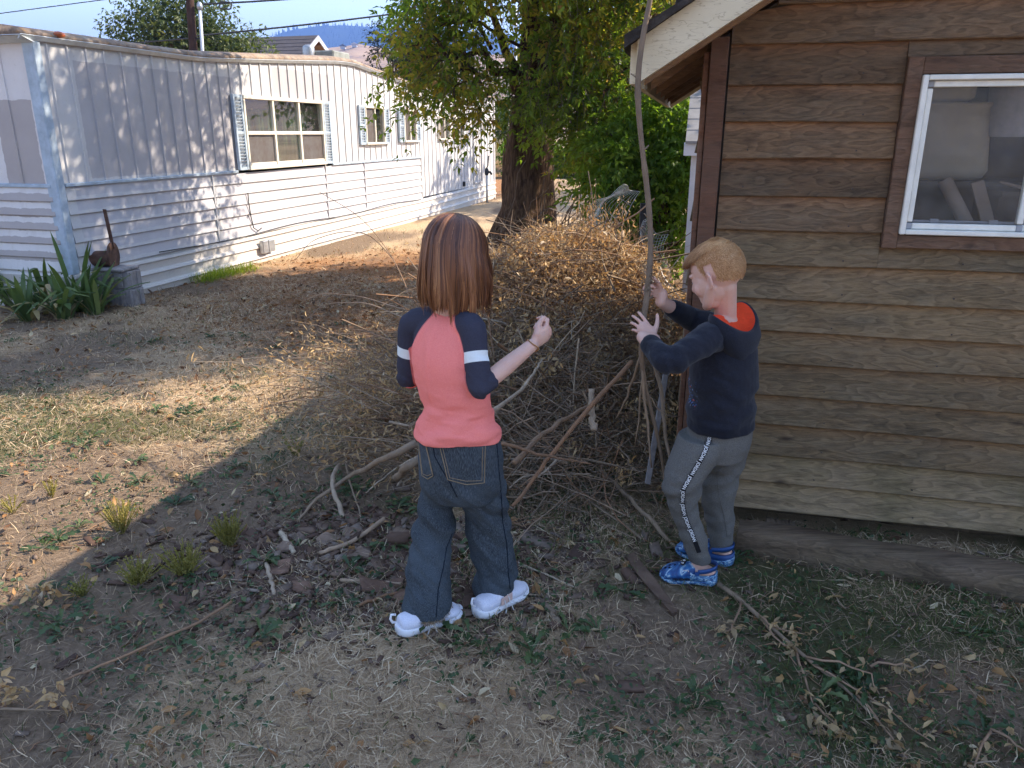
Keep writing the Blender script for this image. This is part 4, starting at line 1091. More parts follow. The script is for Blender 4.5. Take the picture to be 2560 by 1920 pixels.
# ================================================================== WHITE OUTBUILDING at the shed corner
OY = 6.4
oc = at(1480, 330, OY); zt = oc[2]
M_OB = plain('white_outbuilding_paint', (.66, .66, .68), .6, .3, .12, 4)
OB = lambda a, b, z: np.array([oc[0], OY, 0])+sw*a+sd*b+UP*z
ob = thing('white_outbuilding', (oc[0]+1, OY+.6, 0), 'white painted outbuilding showing behind the corner of the brown shed', 'outbuilding')
link('wall', MB().box(OB(.75, .6, zt/2), (1.4, 1.2, zt), sw, sd, UP, bev=.004).mesh('wall', M_OB), ob)
link('corner_board', MB().box(OB(.10, -.012, zt/2), (.10, .024, zt), sw, sd, UP).mesh('corner_board', M_OB), ob)
link('eave_board', MB().box(OB(.77, -.06, zt+.03), (1.56, .05, .10), sw, sd, UP).mesh('eave_board', M_OB), ob)
for i in range(6):
    a = -.10+.13*i; A_ = np.array([OB(.0, a, zt+.09+.085*i), OB(.0, a+.17, zt+.195+.085*i), OB(.0, a+.17, zt+.18+.085*i), OB(.0, a, zt+.07+.085*i)])
    link('roof_course', MB().loft([A_, A_+sw*1.56]).mesh('roof_course', plain('grey_roll_roof', (.27, .26, .26), .9, .1, .2) if i == 0 else bpy.data.materials['grey_roll_roof']), ob)

# ================================================================== HILLS
def ridge(name, pts, Y, Y0, zfoot, mat, seed, amp, nx=160, ny=26, back=.7):
    xs = np.array([at(x, y, Y)[0] for x, y in pts]); zs = np.array([at(x, y, Y)[2] for x, y in pts])
    X = np.linspace(xs[0], xs[-1], nx); Z = np.interp(X, xs, zs); V = []
    for j in range(ny+6):
        t = j/(ny-1); y = Y0+(Y-Y0)*t if j < ny else Y+(Y-Y0)*back*(j-ny+1)/6
        prof = (t**1.25 if t <= 1 else 1-.5*((j-ny+1)/6))
        p = np.c_[X/(Y*.05), np.full(nx, y/(Y*.05)), np.full(nx, seed)]
        z = zfoot+(Z-zfoot)*prof+amp*(fbm(p, 4)-.5)*(1 if t < .97 else .35)*min(1, t*4)
        V.append(np.c_[X*(.62+.38*min(1, y/Y)) if False else X*(y/Y)**.35, np.full(nx, y), z])
    V = np.vstack(V); n2 = ny+6; ii = np.arange(n2*nx).reshape(n2, nx)
    F = np.stack([ii[:-1, :-1], ii[:-1, 1:], ii[1:, 1:], ii[1:, :-1]], -1).reshape(-1, 4)
    return tag(link(name, np_mesh(name, V, F, mat, True)), None, None, None, 'structure'), V
q = Mat('dry_grass_hillside', .95, .05); co = q.coord()
a = q.noise(co, .018, 6, .7); b = q.noise(co, .05, 5, .7)
c = q.ramp(a, [(.3, (.25, .17, .11)), (.55, (.36, .25, .165)), (.75, (.42, .31, .21))]); c = q.mix(q.ramp(b, [(.56, 0.0), (.66, .8)]), c, (.12, .095, .085))
q.set('Base Color', c); M_HILL = q.m
q = Mat('forested_mountain', .95, .05); co = q.coord()
c = q.ramp(q.noise(co, .011, 6, .75), [(.35, (.016, .030, .020)), (.6, (.032, .048, .028)), (.78, (.12, .10, .065))]); q.set('Base Color', c); M_MTN = q.m
ridge('hills', [(-900, 150), (-300, 140), (100, 128), (250, 118), (330, 110), (400, 108), (470, 116), (600, 112), (700, 104), (742, 99), (765, 96), (785, 94), (800, 99), (822, 103), (860, 108), (950, 118), (1200, 120), (1700, 130), (2400, 150), (3200, 170)], 620, 210, -2, M_HILL, 3, 9)
mo, MV = ridge('mountains', [(-880, 130), (-500, 130), (-100, 125), (200, 118), (400, 104), (470, 96), (520, 94), (575, 86), (590, 76), (612, 69), (650, 65), (690, 60), (740, 57), (800, 58), (850, 60), (950, 68), (1100, 80), (1400, 95), (1900, 110), (2500, 120)], 2400, 1100, -5, M_MTN, 9, 60, 220, 30, .25)
r = np.random.default_rng(44)
top = MV.reshape(-1, 220, 3)[22:31].reshape(-1, 3); top = top[(top[:, 0] > -1400) & (top[:, 0] < 600)]
P = top[r.integers(0, len(top), 2600)]+np.c_[r.uniform(-9, 9, 2600), r.uniform(-14, 14, 2600), np.full(2600, -3)]; n = len(P)
hgt = r.uniform(9, 17, n); w = hgt*.2; th = np.arange(5)*2*math.pi/5
V = np.concatenate([np.stack([P+np.c_[w*math.cos(t), w*math.sin(t), np.zeros(n)] for t in th], 1), (P+np.c_[np.zeros((n, 2)), hgt])[:, None]], 1).reshape(-1, 3)
k = np.arange(n)[:, None]*6; F = np.vstack([k+np.array([[t, (t+1) % 5, 5]]) for t in range(5)])
tag(link('distant_conifers', np_mesh('distant_conifers', V, F, M_MTN)), 'dark conifer wood covering the far blue mountain ridge', 'wood', None, 'stuff')
for x, y, lb in ((766, 96, 'tiny pale roofed cabin on the rocky tan hilltop'), (741, 100, 'tiny dark cabin left of the pale one on the tan hill')):
    p = at(x, y, 600); c_ = thing('hill_cabin', p, lb, 'cabin')
    link('wall', MB().box(p+UP*-1, (3.4, 3, 2)).mesh('wall', M_WALLN), c_)
    link('roof', MB().prism([p+np.array([-2.6, -2, 0]), p+np.array([2.6, -2, 0]), p+np.array([0, -2, 1.4])], (0, 4, 0)).mesh('roof', M_FASCN if x == 766 else M_ROOFN), c_)
# ================================================================== PLANTS, BLOCKS AND IRON BY THE MOBILE HOME
M_IRIS = leaf_mat('iris_blade', [(0, (.05, .085, .03)), (.5, (.10, .15, .05)), (.75, (.17, .20, .06)), (.88, (.34, .27, .12)), (1, (.42, .32, .19))], .25, .45)
M_WEED = leaf_mat('weed_stem_leaf', [(0, (.04, .06, .02)), (.5, (.12, .13, .04)), (.8, (.27, .22, .08)), (1, (.36, .27, .12))], .25)
def blade_fan(base, n, r, L, W, lean=.45, cvm=.45):
    V = []; F = []; C = []; o = 0
    for k in range(n):
        a = r.uniform(0, 2*math.pi); l = L*r.uniform(.55, 1.1); w = W*r.uniform(.7, 1.2); ln = lean*r.uniform(.2, 1.4); dead = r.random() < .13
        hd = np.array([math.cos(a), math.sin(a), 0]); sd_ = np.array([-math.sin(a), math.cos(a), 0]); p = np.array(base)+hd*r.uniform(0, .05)+sd_*r.uniform(-.05, .05)
        t = 0; tilt = ln*.5; kink = r.random() < .35; pts = []
        for j in range(7):
            f = j/6; ww = w*(.75+.6*f)*(1-f**4)*.5+.0008; pts.append((p-sd_*ww, p+sd_*ww, p+np.array([0, 0, .12*w])))
            tilt += (ln*.16+(.9 if (kink and j == 4) else 0)+(.5 if dead else 0)*.5); p = p+(hd*math.sin(tilt)+UP*math.cos(tilt))*l/6
        for j, (x, y, z) in enumerate(pts): V += [x, z, y]
        for j in range(6):
            q_ = o+j*3; F += [(q_, q_+1, q_+4, q_+3), (q_+1, q_+2, q_+5, q_+4)]
        c = np.clip(.93+r.normal(0, .05) if dead else cvm+r.normal(0, .16), 0, 1); C += [c]*21; o += 21
    return np.array(V), np.array(F), np.array(C)
r = np.random.default_rng(50)
iris = [((30, 660), .62, 26, 'broad iris clump at the far left edge of the bed, half dead at the foot'), ((95, 668), .70, 30, 'tall iris clump near the left end of the bed, in front of the dark stems'), ((140, 690), .58, 28, 'front iris clump with drooping pale blades in the middle of the bed'),
        ((172, 672), .72, 32, 'brightest green iris clump, close to the grey concrete blocks'), ((205, 680), .55, 24, 'low iris clump spreading over the foot of the concrete blocks'), ((60, 694), .5, 24, 'ragged front iris clump with hanging dead leaves at the left'), ((195, 640), .6, 20, 'small iris clump behind, beside the rusty iron pipe')]
for (px_, h, n, lb) in iris:
    b = onground(*px_); V, F, C = blade_fan((0, 0, 0), n, r, h, .052, .75)
    o = tag(link('iris_plant', np_mesh('iris_plant', V, F, M_IRIS, True, {'cv': C})), lb, 'plant', 'iris clumps by the mobile home'); o.location = b
def stemmy(name, base, n, h, r, label, mat, spread=.25, leafL=.05, leafW=.013, lv=9, cvm=.3, group=None, loc=True):
    P = []; paths = []; 
    for k in range(n):
        a = r.uniform(0, 2*math.pi); e = np.array([math.cos(a)*spread*r.uniform(.1, 1), math.sin(a)*spread*r.uniform(.1, 1), h*r.uniform(.6, 1.05)])
        t = np.linspace(0, 1, 6)[:, None]; p = np.array([e[0]*.15, e[1]*.15, 0])+t*e*np.array([1, 1, 1])+np.c_[np.zeros((6, 2)), -.1*h*(t[:, 0]**2)*np.hypot(e[0], e[1])/max(spread, .01)]; paths.append(p)
        for j in range(lv):
            f = r.uniform(.12, 1); q_ = p[0]+(p[-1]-p[0])*f; P.append(q_)
    P = np.array(P); m = len(P); V, F = leaf_geo(P, unit(r.normal(size=(m, 3))*np.array([1, 1, .5])+np.array([0, 0, .55])), rvec(m, r), leafL*r.uniform(.5, 1.2, m), leafW)
    V2, F2 = wires_mesh(np.array(paths), .0016+.002*h)
    o = thing(name, base, label, 'plant', group); 
    me = np_mesh('leaves', V, F, mat, False, {'cv': np.repeat(np.clip(r.normal(cvm, .16, m), 0, 1), 5)}); a_ = link('leaves', me); a_.parent = o; a_['kind'] = 'stuff'
    b_ = link('stems', np_mesh('stems', V2, F2, mat, True, {'cv': np.full(len(V2), min(1, cvm+.15))})); b_.parent = o; b_['kind'] = 'stuff'
    return o
stemmy('dark_weed', onground(48, 640), 26, .55, r, 'dark leafy weed standing behind the iris clumps against the trailer end', M_WEED, .28, .055, .016, 14, .05)
stemmy('dark_weed', onground(118, 640), 12, .42, r, 'thin dark seed stalks rising above the irises near the blue corner trim', M_WEED, .25, .03, .008, 6, .1)
# concrete blocks
q = Mat('weathered_concrete', .95, .1); co = q.coord(); n_ = q.noise(co, 9, 6, .75); v_ = q.noise(q.coord('Object', (9, 9, 1.6)), 2.5, 5, .7)
q.set('Base Color', q.mix(q.ramp(v_, [(.45, 0.0), (.7, .7)]), q.ramp(n_, [(.3, (.20, .185, .18)), (.6, (.34, .315, .31)), (.8, (.46, .43, .42))]), (.12, .105, .10))); q.bump(n_, .7, .01); M_CONC = q.m
bl = onground(284, 664); br_ = bl
ba = unit(np.array([math.cos(R_(-12)), math.sin(R_(-12)), 0.])); bb = np.array([-ba[1], ba[0], 0])
def block(c, sz, label):
    o = thing('concrete_block', c-UP*sz[2]/2, label, 'block', 'stacked concrete blocks'); L_, D_, H_ = sz; mb = MB(); e = .032
    for y in (-1, 1): mb.box(c+bb*y*(D_/2-e/2), (L_, e, H_), ba, bb, UP, bev=.006)
    for x in (-1, 0, 1): mb.box(c+ba*x*(L_/2-e/2)*(1 if x else 1)+ba*(0), (e, D_-2*e+.01, H_-.003), ba, bb, UP)
    for x in (-.28, .0, .28): mb.box(c-bb*(D_/2+.006)+ba*x*L_, (.045, .014, H_-.02), ba, bb, UP, bev=.004)
    for x in (-.25, .25): mb.box(c+ba*(L_/2+.004)+bb*x*D_, (.012, .05, H_-.02), ba, bb, UP, bev=.004)
    link('shell', mb.mesh('shell', M_CONC), o); return o
H0 = gh1(bl[0], bl[1]); sz_ = (.40, .20, .175); bc = bl-ba*.19+bb*.11
block(np.array([bc[0], bc[1], H0+.085]), sz_, 'lower concrete block standing on the grass at the end of the iris bed')
block(np.array([bc[0]-.005, bc[1]+.01, H0+.085+.178]), (.39, .20, .175), 'upper concrete block carrying the rusty iron pipe')
tag(link('paving_slab', MB().box((bc[0]-.02, bc[1]+.0, H0+.085+.178+.1055), (.38, .26, .03), ba, bb, UP, bev=.008).mesh('paving_slab', M_CONC)), 'thin crumbling cement cap on top of the concrete block stack', 'slab')
zt = H0+.385
ir = thing('iron_flange_pipe', (bc[0]-.08, bc[1], zt), 'rusty iron pipe with a round flange and an upright flat bar, on the blocks', 'pipe')
pd = unit(ba*.97+bb*.28); cp = np.array([bc[0]-.05, bc[1]+.02, zt+.075])
link('pipe', MB().loft([np.array([cp+pd*x+rr*(np.array([-pd[1], pd[0], 0])*math.cos(t)+UP*math.sin(t)) for t in np.arange(18)*2*math.pi/18]) for x, rr in ((-.24, .068), (-.24, .078), (.02, .078))], cap=False).mesh('pipe', M_RUST, True), ir)
link('bore_shade', MB().loft([np.array([cp+pd*x+rr*(np.array([-pd[1], pd[0], 0])*math.cos(t)+UP*math.sin(t)) for t in np.arange(18)*2*math.pi/18]) for x, rr in ((-.235, .066), (-.12, .066))], cap=True).mesh('bore_shade', M_DARK, True), ir)  # dark plug paints the shade inside the bore
link('flange', MB().tube([cp+UP*.03+pd*.02, cp+UP*.03+pd*.035, cp+UP*.03+pd*.037], [.135, .135, .12], 24, ref=UP).mesh('flange', M_RUST), ir)
bt = at(228, 463, cp[1]+.02); bp = cp+pd*.035+UP*.15
link('bar', MB().box((bp+bt)/2, (.034, .012, np.linalg.norm(bt-bp)+.1), ba, np.cross(unit(bt-bp), ba), unit(bt-bp)).mesh('bar', M_RUST), ir)
# green grass tuft along the skirting
r = np.random.default_rng(52)
for k, ((a, b), lb) in enumerate([(((430, 612), (540, 585)), 'strip of fresh green grass at the foot of the white skirting')]):
    p0, p1 = onground(a[0], a[1]), onground(b[0], b[1]); n = 900; f = r.random(n)[:, None]
    P = p0+(p1-p0)*f+np.c_[r.normal(0, .07, (n, 2)), np.zeros(n)]; l = r.uniform(.05, .17, n)
    V, F = leaf_geo(P, np.c_[r.normal(0, .3, (n, 2)), np.ones(n)], rvec(n, r), l, .006); 
    tag(link('green_grass', np_mesh('green_grass', V, F, M_SAPL, False, {'cv': np.repeat(r.uniform(.4, 1, n), 5)})), lb, 'grass', None, 'stuff')
# tall yellowing weeds in the bare foreground
M_YW = leaf_mat('yellow_weed', [(0, (.12, .13, .035)), (.5, (.27, .24, .06)), (1, (.42, .33, .11))], .3)
wl = [((262, 1152), 46, .16, .075, 'sunlit yellow bushy weed on the bare soil at the shadow edge', .62), ((497, 1180), 50, .16, .08, 'thin stalky weed in the shade, beside the scattered bark', .4), ((400, 1243), 60, .13, .10, 'wide yellow flowered weed in the shade, second of the middle trio', .45),
      ((300, 1262), 56, .11, .085, 'low yellow green weed in the shade, left of the middle trio', .45), ((112, 1075), 12, .11, .04, 'small upright sunlit weed on bare soil near the left edge', .6), ((28, 1108), 14, .09, .06, 'small sunlit weed at the very left edge of the bare soil', .6),
      ((178, 1287), 18, .075, .06, 'tiny green weed right on the shadow line at the lower left', .3), ((640, 985), 16, .12, .07, 'thin shaded weed in front of the sunlit strip of grass', .3)]
for k, (p, n, h, s_, lb, cv_) in enumerate(wl):
    stemmy('weed', onground(*p), n, h, r, lb, M_YW, s_, .011, .0045, 24, cv_, 'tall weeds in the yard')

# ================================================================== BRUSH PILE
r = np.random.default_rng(80)
q = Mat('dead_twig_bark', .9, .15); co = q.coord(); n_ = q.noise(co, 14, 5, .7)
q.set('Base Color', q.mix(q.ramp(n_, [(.3, .0), (.7, .6)]), q.ramp(q.attr('cv'), [(0, (.08, .06, .045)), (.35, (.19, .14, .10)), (.6, (.31, .23, .155)), (.8, (.32, .17, .09)), (1, (.54, .44, .32))]), (.10, .075, .055))); q.bump(n_, .4, .004); M_DTW = q.m
M_DLEAF = leaf_mat('dried_leaf', [(0, (.10, .08, .055)), (.35, (.22, .165, .10)), (.6, (.42, .295, .15)), (.8, (.55, .385, .195)), (.92, (.54, .32, .135)), (1, (.58, .47, .32))], .30, .6, (1.25, 1.05, .75))
def dome(x, y):
    """height of the heap over the ground"""
    u = (x-.33)/1.22; v = (y-5.15)/2.05
    d = u*u+v*v
    s_ = np.clip((v+.32)/.72, 0, 1); h = 1.06*np.clip(1-d, 0, 1)**.72*(.46+.54*s_*s_*(3-2*s_))
    return h*(.62+.80*(fbm(np.c_[np.ravel(x)*1.7, np.ravel(y)*1.7], 2).reshape(np.shape(x))))
def in_dome(n, r, top=.5, spread=1.0):
    x = r.uniform(-.9, 1.55, n*4); y = r.uniform(3.0, 7.2, n*4); h = dome(x, y)
    k = h > .04; x, y, h = x[k][:n], y[k][:n], h[k][:n]
    m = len(x); f = 1-r.random(m)**(1/top)*1.0 if False else r.random(m)**top
    return np.c_[x, y, gh(x, y)+h*f], h*f/(h+1e-6)
# keep clear of the shed wall
def clear(P): return (((P-SCN) @ sw) < -.05) | (((P-SCN) @ sd) > SDEP+.06)
P, f = in_dome(2700, r, .55); P = P[clear(P)]; n = len(P)
d = unit(np.c_[r.normal(0, 1, (n, 2)), r.normal(0, .42, n)]); L = r.uniform(.25, 1.0, n)**1.3*1.15; t = np.linspace(-.5, .5, 6)
b = unit(np.cross(d, r.normal(size=(n, 3)))); bend = r.normal(0, .10, n)*L
paths = P[:, None]+d[:, None]*(L[:, None]*t)[..., None]+b[:, None]*(bend[:, None]*(1-4*t*t))[..., None]+r.normal(0, .008, (n, 6, 3))
paths[..., 2] = np.maximum(paths[..., 2], gh(paths[..., 0], paths[..., 1])+.01)
kx = ((((paths-SCN) @ sw) < -.045) | (((paths-SCN) @ sd) > SDEP+.05)).all(1); lowfront = (paths[..., 1].min(1) > 2.62); paths = paths[kx & lowfront]; n = len(paths)
rad = np.clip(r.lognormal(-5.95, .55, n), .0014, .013)[:, None]*np.linspace(1.15, .45, 6)
V, F = wires_mesh(paths, rad, 4)
pile = thing('brush_pile', (PILE[0], PILE[1], 0), 'waist high heap of cut brush with dry golden leaves between the girl and the shed', 'brush pile')
for nm, me in (('twigs', np_mesh('twigs', V, F, M_DTW, True, {'cv': np.repeat(.22+.78*r.beta(2.2, 1.3, n), 24)})),): link(nm, me, pile)['kind'] = 'stuff'
# fine twigs on the surface
P, f = in_dome(12000, r, .2); P = P[clear(P)]; P = P[r.random(len(P)) < np.where(P[:, 1] < 4.5, .30, .9)]; n = len(P); d = unit(np.c_[r.normal(0, 1, (n, 2)), r.normal(.12, .5, n)]); L = r.uniform(.10, .34, n); t = np.linspace(0, 1, 5)
b = unit(np.cross(d, r.normal(size=(n, 3)))); paths = P[:, None]+d[:, None]*(L[:, None]*t)[..., None]+b[:, None]*((r.normal(0, .14, n)*L)[:, None]*(t*t))[..., None]
paths = paths[((((paths-SCN) @ sw) < -.045) | (((paths-SCN) @ sd) > SDEP+.05)).all(1)]; n = len(paths)
V, F = wires_mesh(paths, np.clip(r.lognormal(-6.5, .35, n), .0009, .004)[:, None]*np.linspace(1.1, .5, 5), 3)
link('fine_twigs', np_mesh('fine_twigs', V, F, M_DTW, True, {'cv': np.repeat(r.beta(3.2, 1.0, n), 15)}), pile)['kind'] = 'stuff'
def curled(P, D, N, L, W, curl, r):
    """dry leaf: a strip of four cross-rows, rolled and bent"""
    n = len(P); D = unit(D); Sd = unit(np.cross(D, N)); N = np.cross(Sd, D); L = L[:, None]; W = W[:, None]; cu = curl[:, None]; V = []
    ang = np.zeros((n, 1)); p = P.copy()
    for j, wf in enumerate((.16, 1.0, .85, .12)):
        dd = D*np.cos(ang)-N*np.sin(ang); nn = N*np.cos(ang)+D*np.sin(ang); tw = cu*.3*j
        s_ = Sd*np.cos(tw)+nn*np.sin(tw)
        V += [p-s_*W*.5*wf+nn*W*.28*wf, p, p+s_*W*.5*wf+nn*W*.28*wf]
        p = p+dd*L/3; ang = ang+cu*.55
    V = np.stack(V, 1).reshape(-1, 3); k = np.arange(n)[:, None]*12; F = []
    for j in range(3):
        a = j*3; F += [k+np.array([[a, a+1, a+4, a+3]]), k+np.array([[a+1, a+2, a+5, a+4]])]
    return V, np.concatenate(F, 0)
# dry leaves, thick on top and back, sunlit gold painted in; sparse grey below
def pile_leaves(n, r):
    P, f = in_dome(n, r, .22); P = P[clear(P)]; 
    h = P[:, 2]; keep = r.random(len(P)) < (1-.55*np.clip((-.15-P[:, 0])*3, 0, 1))*np.clip(.30+1.0*(h-.2)+.6*(P[:, 1] > 4.7), .15, 1); P = P[keep]; m = len(P); h = P[:, 2]
    gold = np.clip((P[:, 0]-.1)*.16+(h-.35)*.35+.27+r.normal(0, .18, m)+.30*np.clip((P[:, 1]-4.4)/.8, 0, 1), 0, 1)
    D = unit(r.normal(size=(m, 3))*np.array([1, 1, .8])+np.array([0, 0, -.5])); L = r.uniform(.018, .050, m)
    V, F = curled(P+unit(r.normal(size=(m, 3)))*.03, D, rvec(m, r), L, L*r.uniform(.12, .40, m), r.normal(.5, 1.25, m), r); return V, F, np.repeat(gold, 12)
V, F, C = pile_leaves(40000, r); link('dry_leaves', np_mesh('dry_leaves', V, F, M_DLEAF, True, {'cv': C}), pile)['kind'] = 'stuff'
# withered bunches caught in the shaded front, and forked mid-size shoots
Pc, f = in_dome(130, r, .15); Pc = Pc[clear(Pc) & (Pc[:, 1] < 4.9)]; m = len(Pc)*46
PP = np.repeat(Pc, 46, 0)+r.normal(0, 1, (m, 3))*np.array([.035, .035, .055]); PP[:, 2] = np.maximum(PP[:, 2], .015); L = r.uniform(.018, .050, m)
V, F = curled(PP, np.c_[r.normal(0, .6, (m, 2)), -np.ones(m)*.8+r.normal(0, .4, m)], rvec(m, r), L, L*r.uniform(.2, .45, m), r.normal(.5, 1.0, m), r)
link('withered_bunches', np_mesh('withered_bunches', V, F, M_DLEAF, True, {'cv': np.repeat(np.clip(np.repeat(r.uniform(.25, .75, len(Pc)), 46)+r.normal(0, .1, m), 0, 1), 12)}), pile)['kind'] = 'stuff'
fk = MB()
for k in range(150):
    b = np.array([r.uniform(-.5, 1.2), r.uniform(3.1, 4.6), 0]); 
    if not clear(b[None])[0]: continue
    b[2] = gh1(b[0], b[1])+float(dome(b[:1], b[1:2])[0])*r.uniform(.5, 1.05); dv = unit(np.array([r.normal(0, 1), r.normal(-.2, .6), r.normal(0, .45)])); L_ = r.uniform(.25, .7); e = b+dv*L_
    if not clear(e[None])[0] or e[2] < .02 or e[1] < 2.75: continue
    pth = limb(b, e, 0, 8, .012, r); rr0 = r.uniform(.003, .008); c0 = r.uniform(.45, 1); fk.tube(pth, np.linspace(rr0, rr0*.4, 8), 5, a=c0)
    for j in range(r.integers(1, 4)):
        i0 = r.integers(2, 6); d2 = unit(dv+r.normal(0, .6, 3)); e2 = pth[i0]+d2*L_*r.uniform(.2, .45)
        if clear(e2[None])[0]: fk.tube(limb(pth[i0], e2, 0, 5, .008, r), np.linspace(rr0*.55, rr0*.2, 5), 4, a=c0)
o_ = link('forked_shoots', fk.mesh('forked_shoots', M_DTW, True, 'cv'), pile); o_['kind'] = 'stuff'
Pc, f = in_dome(15000, r, .07); Pc = Pc[clear(Pc) & (Pc[:, 1] > 4.55) & (Pc[:, 0] > -.55)]; Pc = Pc[fbm(Pc*3.2+8, 2) > .40]; m = len(Pc); L = r.uniform(.022, .055, m); Pc[:, 2] += r.uniform(0, .07, m)
V, F = curled(Pc+r.normal(0, .02, (m, 3)), r.normal(size=(m, 3))-np.array([0, 0, .4]), rvec(m, r), L, L*r.uniform(.2, .48, m), r.normal(.5, 1.0, m), r)
link('leaf_cap', np_mesh('leaf_cap', V, F, M_DLEAF, True, {'cv': np.repeat(np.clip(r.normal(.74, .16, m), 0, 1), 12)}), pile)['kind'] = 'stuff'
# tall dry sprays standing out of the top at the right
sp_ = []; lp_ = []
for (x, y, Y) in [(1258, 430, 5.6), (1283, 428, 5.6), (1335, 432, 5.9), (1300, 500, 5.7), (1240, 520, 5.5), (1345, 560, 5.5), (1380, 520, 5.8), (1322, 548, 5.9), (1195, 560, 5.6), (1365, 470, 6.0), (1150, 560, 5.7), (1400, 560, 5.8), (1270, 560, 5.4), (1310, 470, 5.9), (1225, 545, 5.7), (1360, 535, 5.6), (1420, 580, 5.9), (1295, 535, 5.8)]:
    for k in range(4):
        e = at(x+r.normal(0, 12), y+r.normal(0, 9), Y); b = np.array([e[0]+r.normal(0, .10), Y+r.normal(0, .08), .25]); b = b
        pth = limb(b, e, 0, 7, .012, r); sp_.append(pth)
        for j in range(26):
            f = 1-r.random()**1.4*.7; i0 = min(5, int(f*6)); q_ = pth[i0]+(pth[i0+1]-pth[i0])*(f*6-i0); lp_.append(q_+r.normal(0, .022, 3))
V, F = wires_mesh(np.array(sp_), np.linspace(.0045, .0018, 7)[None].repeat(len(sp_), 0), 4); link('dry_stalks', np_mesh('dry_stalks', V, F, M_DTW, True, {'cv': np.full(len(V), .85)}), pile)['kind'] = 'stuff'
lp_ = np.array(lp_); m = len(lp_); L = r.uniform(.02, .055, m)
V, F = curled(lp_, np.c_[r.normal(0, .45, (m, 2)), -np.ones(m)], rvec(m, r), L, L*.26, r.normal(.4, 1.1, m), r)
link('hanging_leaves', np_mesh('hanging_leaves', V, F, M_DLEAF, True, {'cv': np.repeat(np.clip(r.normal(.74, .14, m), 0, 1), 12)}), pile)['kind'] = 'stuff'

# single branches one can follow with the eye
def branch(pts, r0, r1, cv, label, name='branch', group='cut branches on and around the brush pile', grp=True, sides=7, r_=r):
    P_ = np.array([gpt(x, y, z) if mode == 'z' else at(x, y, z) for (x, y, z, mode) in pts])
    k = 14; s = np.linspace(0, len(P_)-1, k); Q = np.stack([np.interp(s, np.arange(len(P_)), P_[:, c]) for c in range(3)], 1)
    Q[1:-1] = .5*Q[1:-1]+.25*(Q[:-2]+Q[2:]); Q[1:-1] += r_.normal(0, r0*.25, (k-2, 3))
    rr = np.linspace(r0, r1, k)*r_.uniform(.92, 1.10, k)
    o = link(name, MB().tube(Q, rr, sides, a=cv).mesh(name, M_DTW, True, 'cv')); tag(o, label, 'branch', group); return o, Q
Z = 'z'; Y_ = 'y'
branch([(1365, 781, 3.35, Y_), (1219, 942, 3.15, Y_), (1157, 1031, 3.02, Y_), (1107, 1093, 2.9, Y_)], .011, .007, .80, 'long reddish branch slanting down across the front of the brush pile')
branch([(900, 957, 2.95, Y_), (835, 990, 2.9, Y_), (755, 1027, .10, Z), (690, 1075, .05, Z), (643, 1123, .015, Z)], .017, .005, .62, 'thick pale branch with an orange thin end, left of the jeans')
branch([(908, 990, 2.85, Y_), (878, 1012, 2.8, Y_), (850, 1036, .08, Z)], .018, .017, .6, 'stubby grey brown pole sawn off beside the left jeans leg')
branch([(905, 985, 2.9, Y_), (850, 1015, .12, Z), (790, 1065, .03, Z)], .006, .003, 1.0, 'thin straight pale twig between the two thick poles')
branch([(735, 1003, .10, Z), (719, 1022, .11, Z), (718, 1053, .08, Z), (730, 1084, .04, Z), (741, 1117, .01, Z)], .010, .011, .95, 'bent light grey stick lying hooked over the pale branch')
branch([(748, 1003, .06, Z), (757, 1050, .05, Z), (775, 1095, .02, Z), (780, 1125, .01, Z)], .005, .004, .6, 'thin grey forked stick right of the bent one')
branch([(1084, 958, 3.0, Y_), (1180, 985, 3.05, Y_), (1276, 1002, 3.1, Y_)], .008, .004, .82, 'thin red brown branch lying level at the foot of the heap')
branch([(1297, 1015, .08, Z), (1370, 1085, .05, Z), (1459, 1182, .015, Z)], .011, .009, .62, 'mauve grey branch running down to the boy in blue clogs')
branch([(1110, 1213, .012, Z), (1165, 1235, .014, Z), (1245, 1270, .01, Z)], .006, .003, 1.0, 'pale thin stick on the ground right of the white sneaker')
branch([(1180, 1306, .012, Z), (1194, 1328, .014, Z), (1208, 1350, .012, Z)], .011, .012, .5, 'short dark stub of wood on the ground between the two children')
branch([(1278, 840, 3.3, Y_), (1279, 890, 3.25, Y_), (1283, 930, 3.2, Y_)], .013, .016, .95, 'pale grey upright stake in the middle of the heap')
branch([(1060, 890, 2.9, Y_), (1120, 850, 3.2, Y_), (1158, 800, 3.5, Y_), (1172, 776, 3.6, Y_)], .010, .005, .95, 'pale curved branch rising behind the girl elbow')
branch([(1110, 1000, 3.0, Y_), (1180, 930, 3.2, Y_), (1250, 890, 3.4, Y_), (1302, 860, 3.6, Y_)], .013, .009, .7, 'brown branch leaning left of the long reddish one')
branch([(1395, 700, 3.0, Y_), (1430, 850, 3.0, Y_), (1440, 960, 2.95, Y_), (1462, 1060, .30, Z)], .009, .006, .55, 'dark thin branch hanging straight down in front of the shed corner')
branch([(606, 1150, .02, Z), (622, 1178, .02, Z), (636, 1195, .012, Z)], .011, .010, 1.0, 'short pale stick with peeling bark near the tall weeds')
branch([(575, 1218, .012, Z), (588, 1262, .012, Z), (592, 1282, .01, Z)], .009, .007, .95, 'short pale stick at the left end of the bark litter')
branch([(690, 1195, .015, Z), (760, 1172, .02, Z), (830, 1120, .06, Z)], .009, .010, .9, 'light brown stick leaning up from the bark litter')
branch([(735, 1253, .012, Z), (800, 1258, .014, Z), (868, 1262, .012, Z)], .007, .009, .9, 'pale stick lying across the heap of bark chips')
branch([(770, 1310, .012, Z), (820, 1290, .014, Z), (880, 1275, .012, Z)], .006, .005, .8, 'thin brown stick in the lower bark litter by the left shoe')
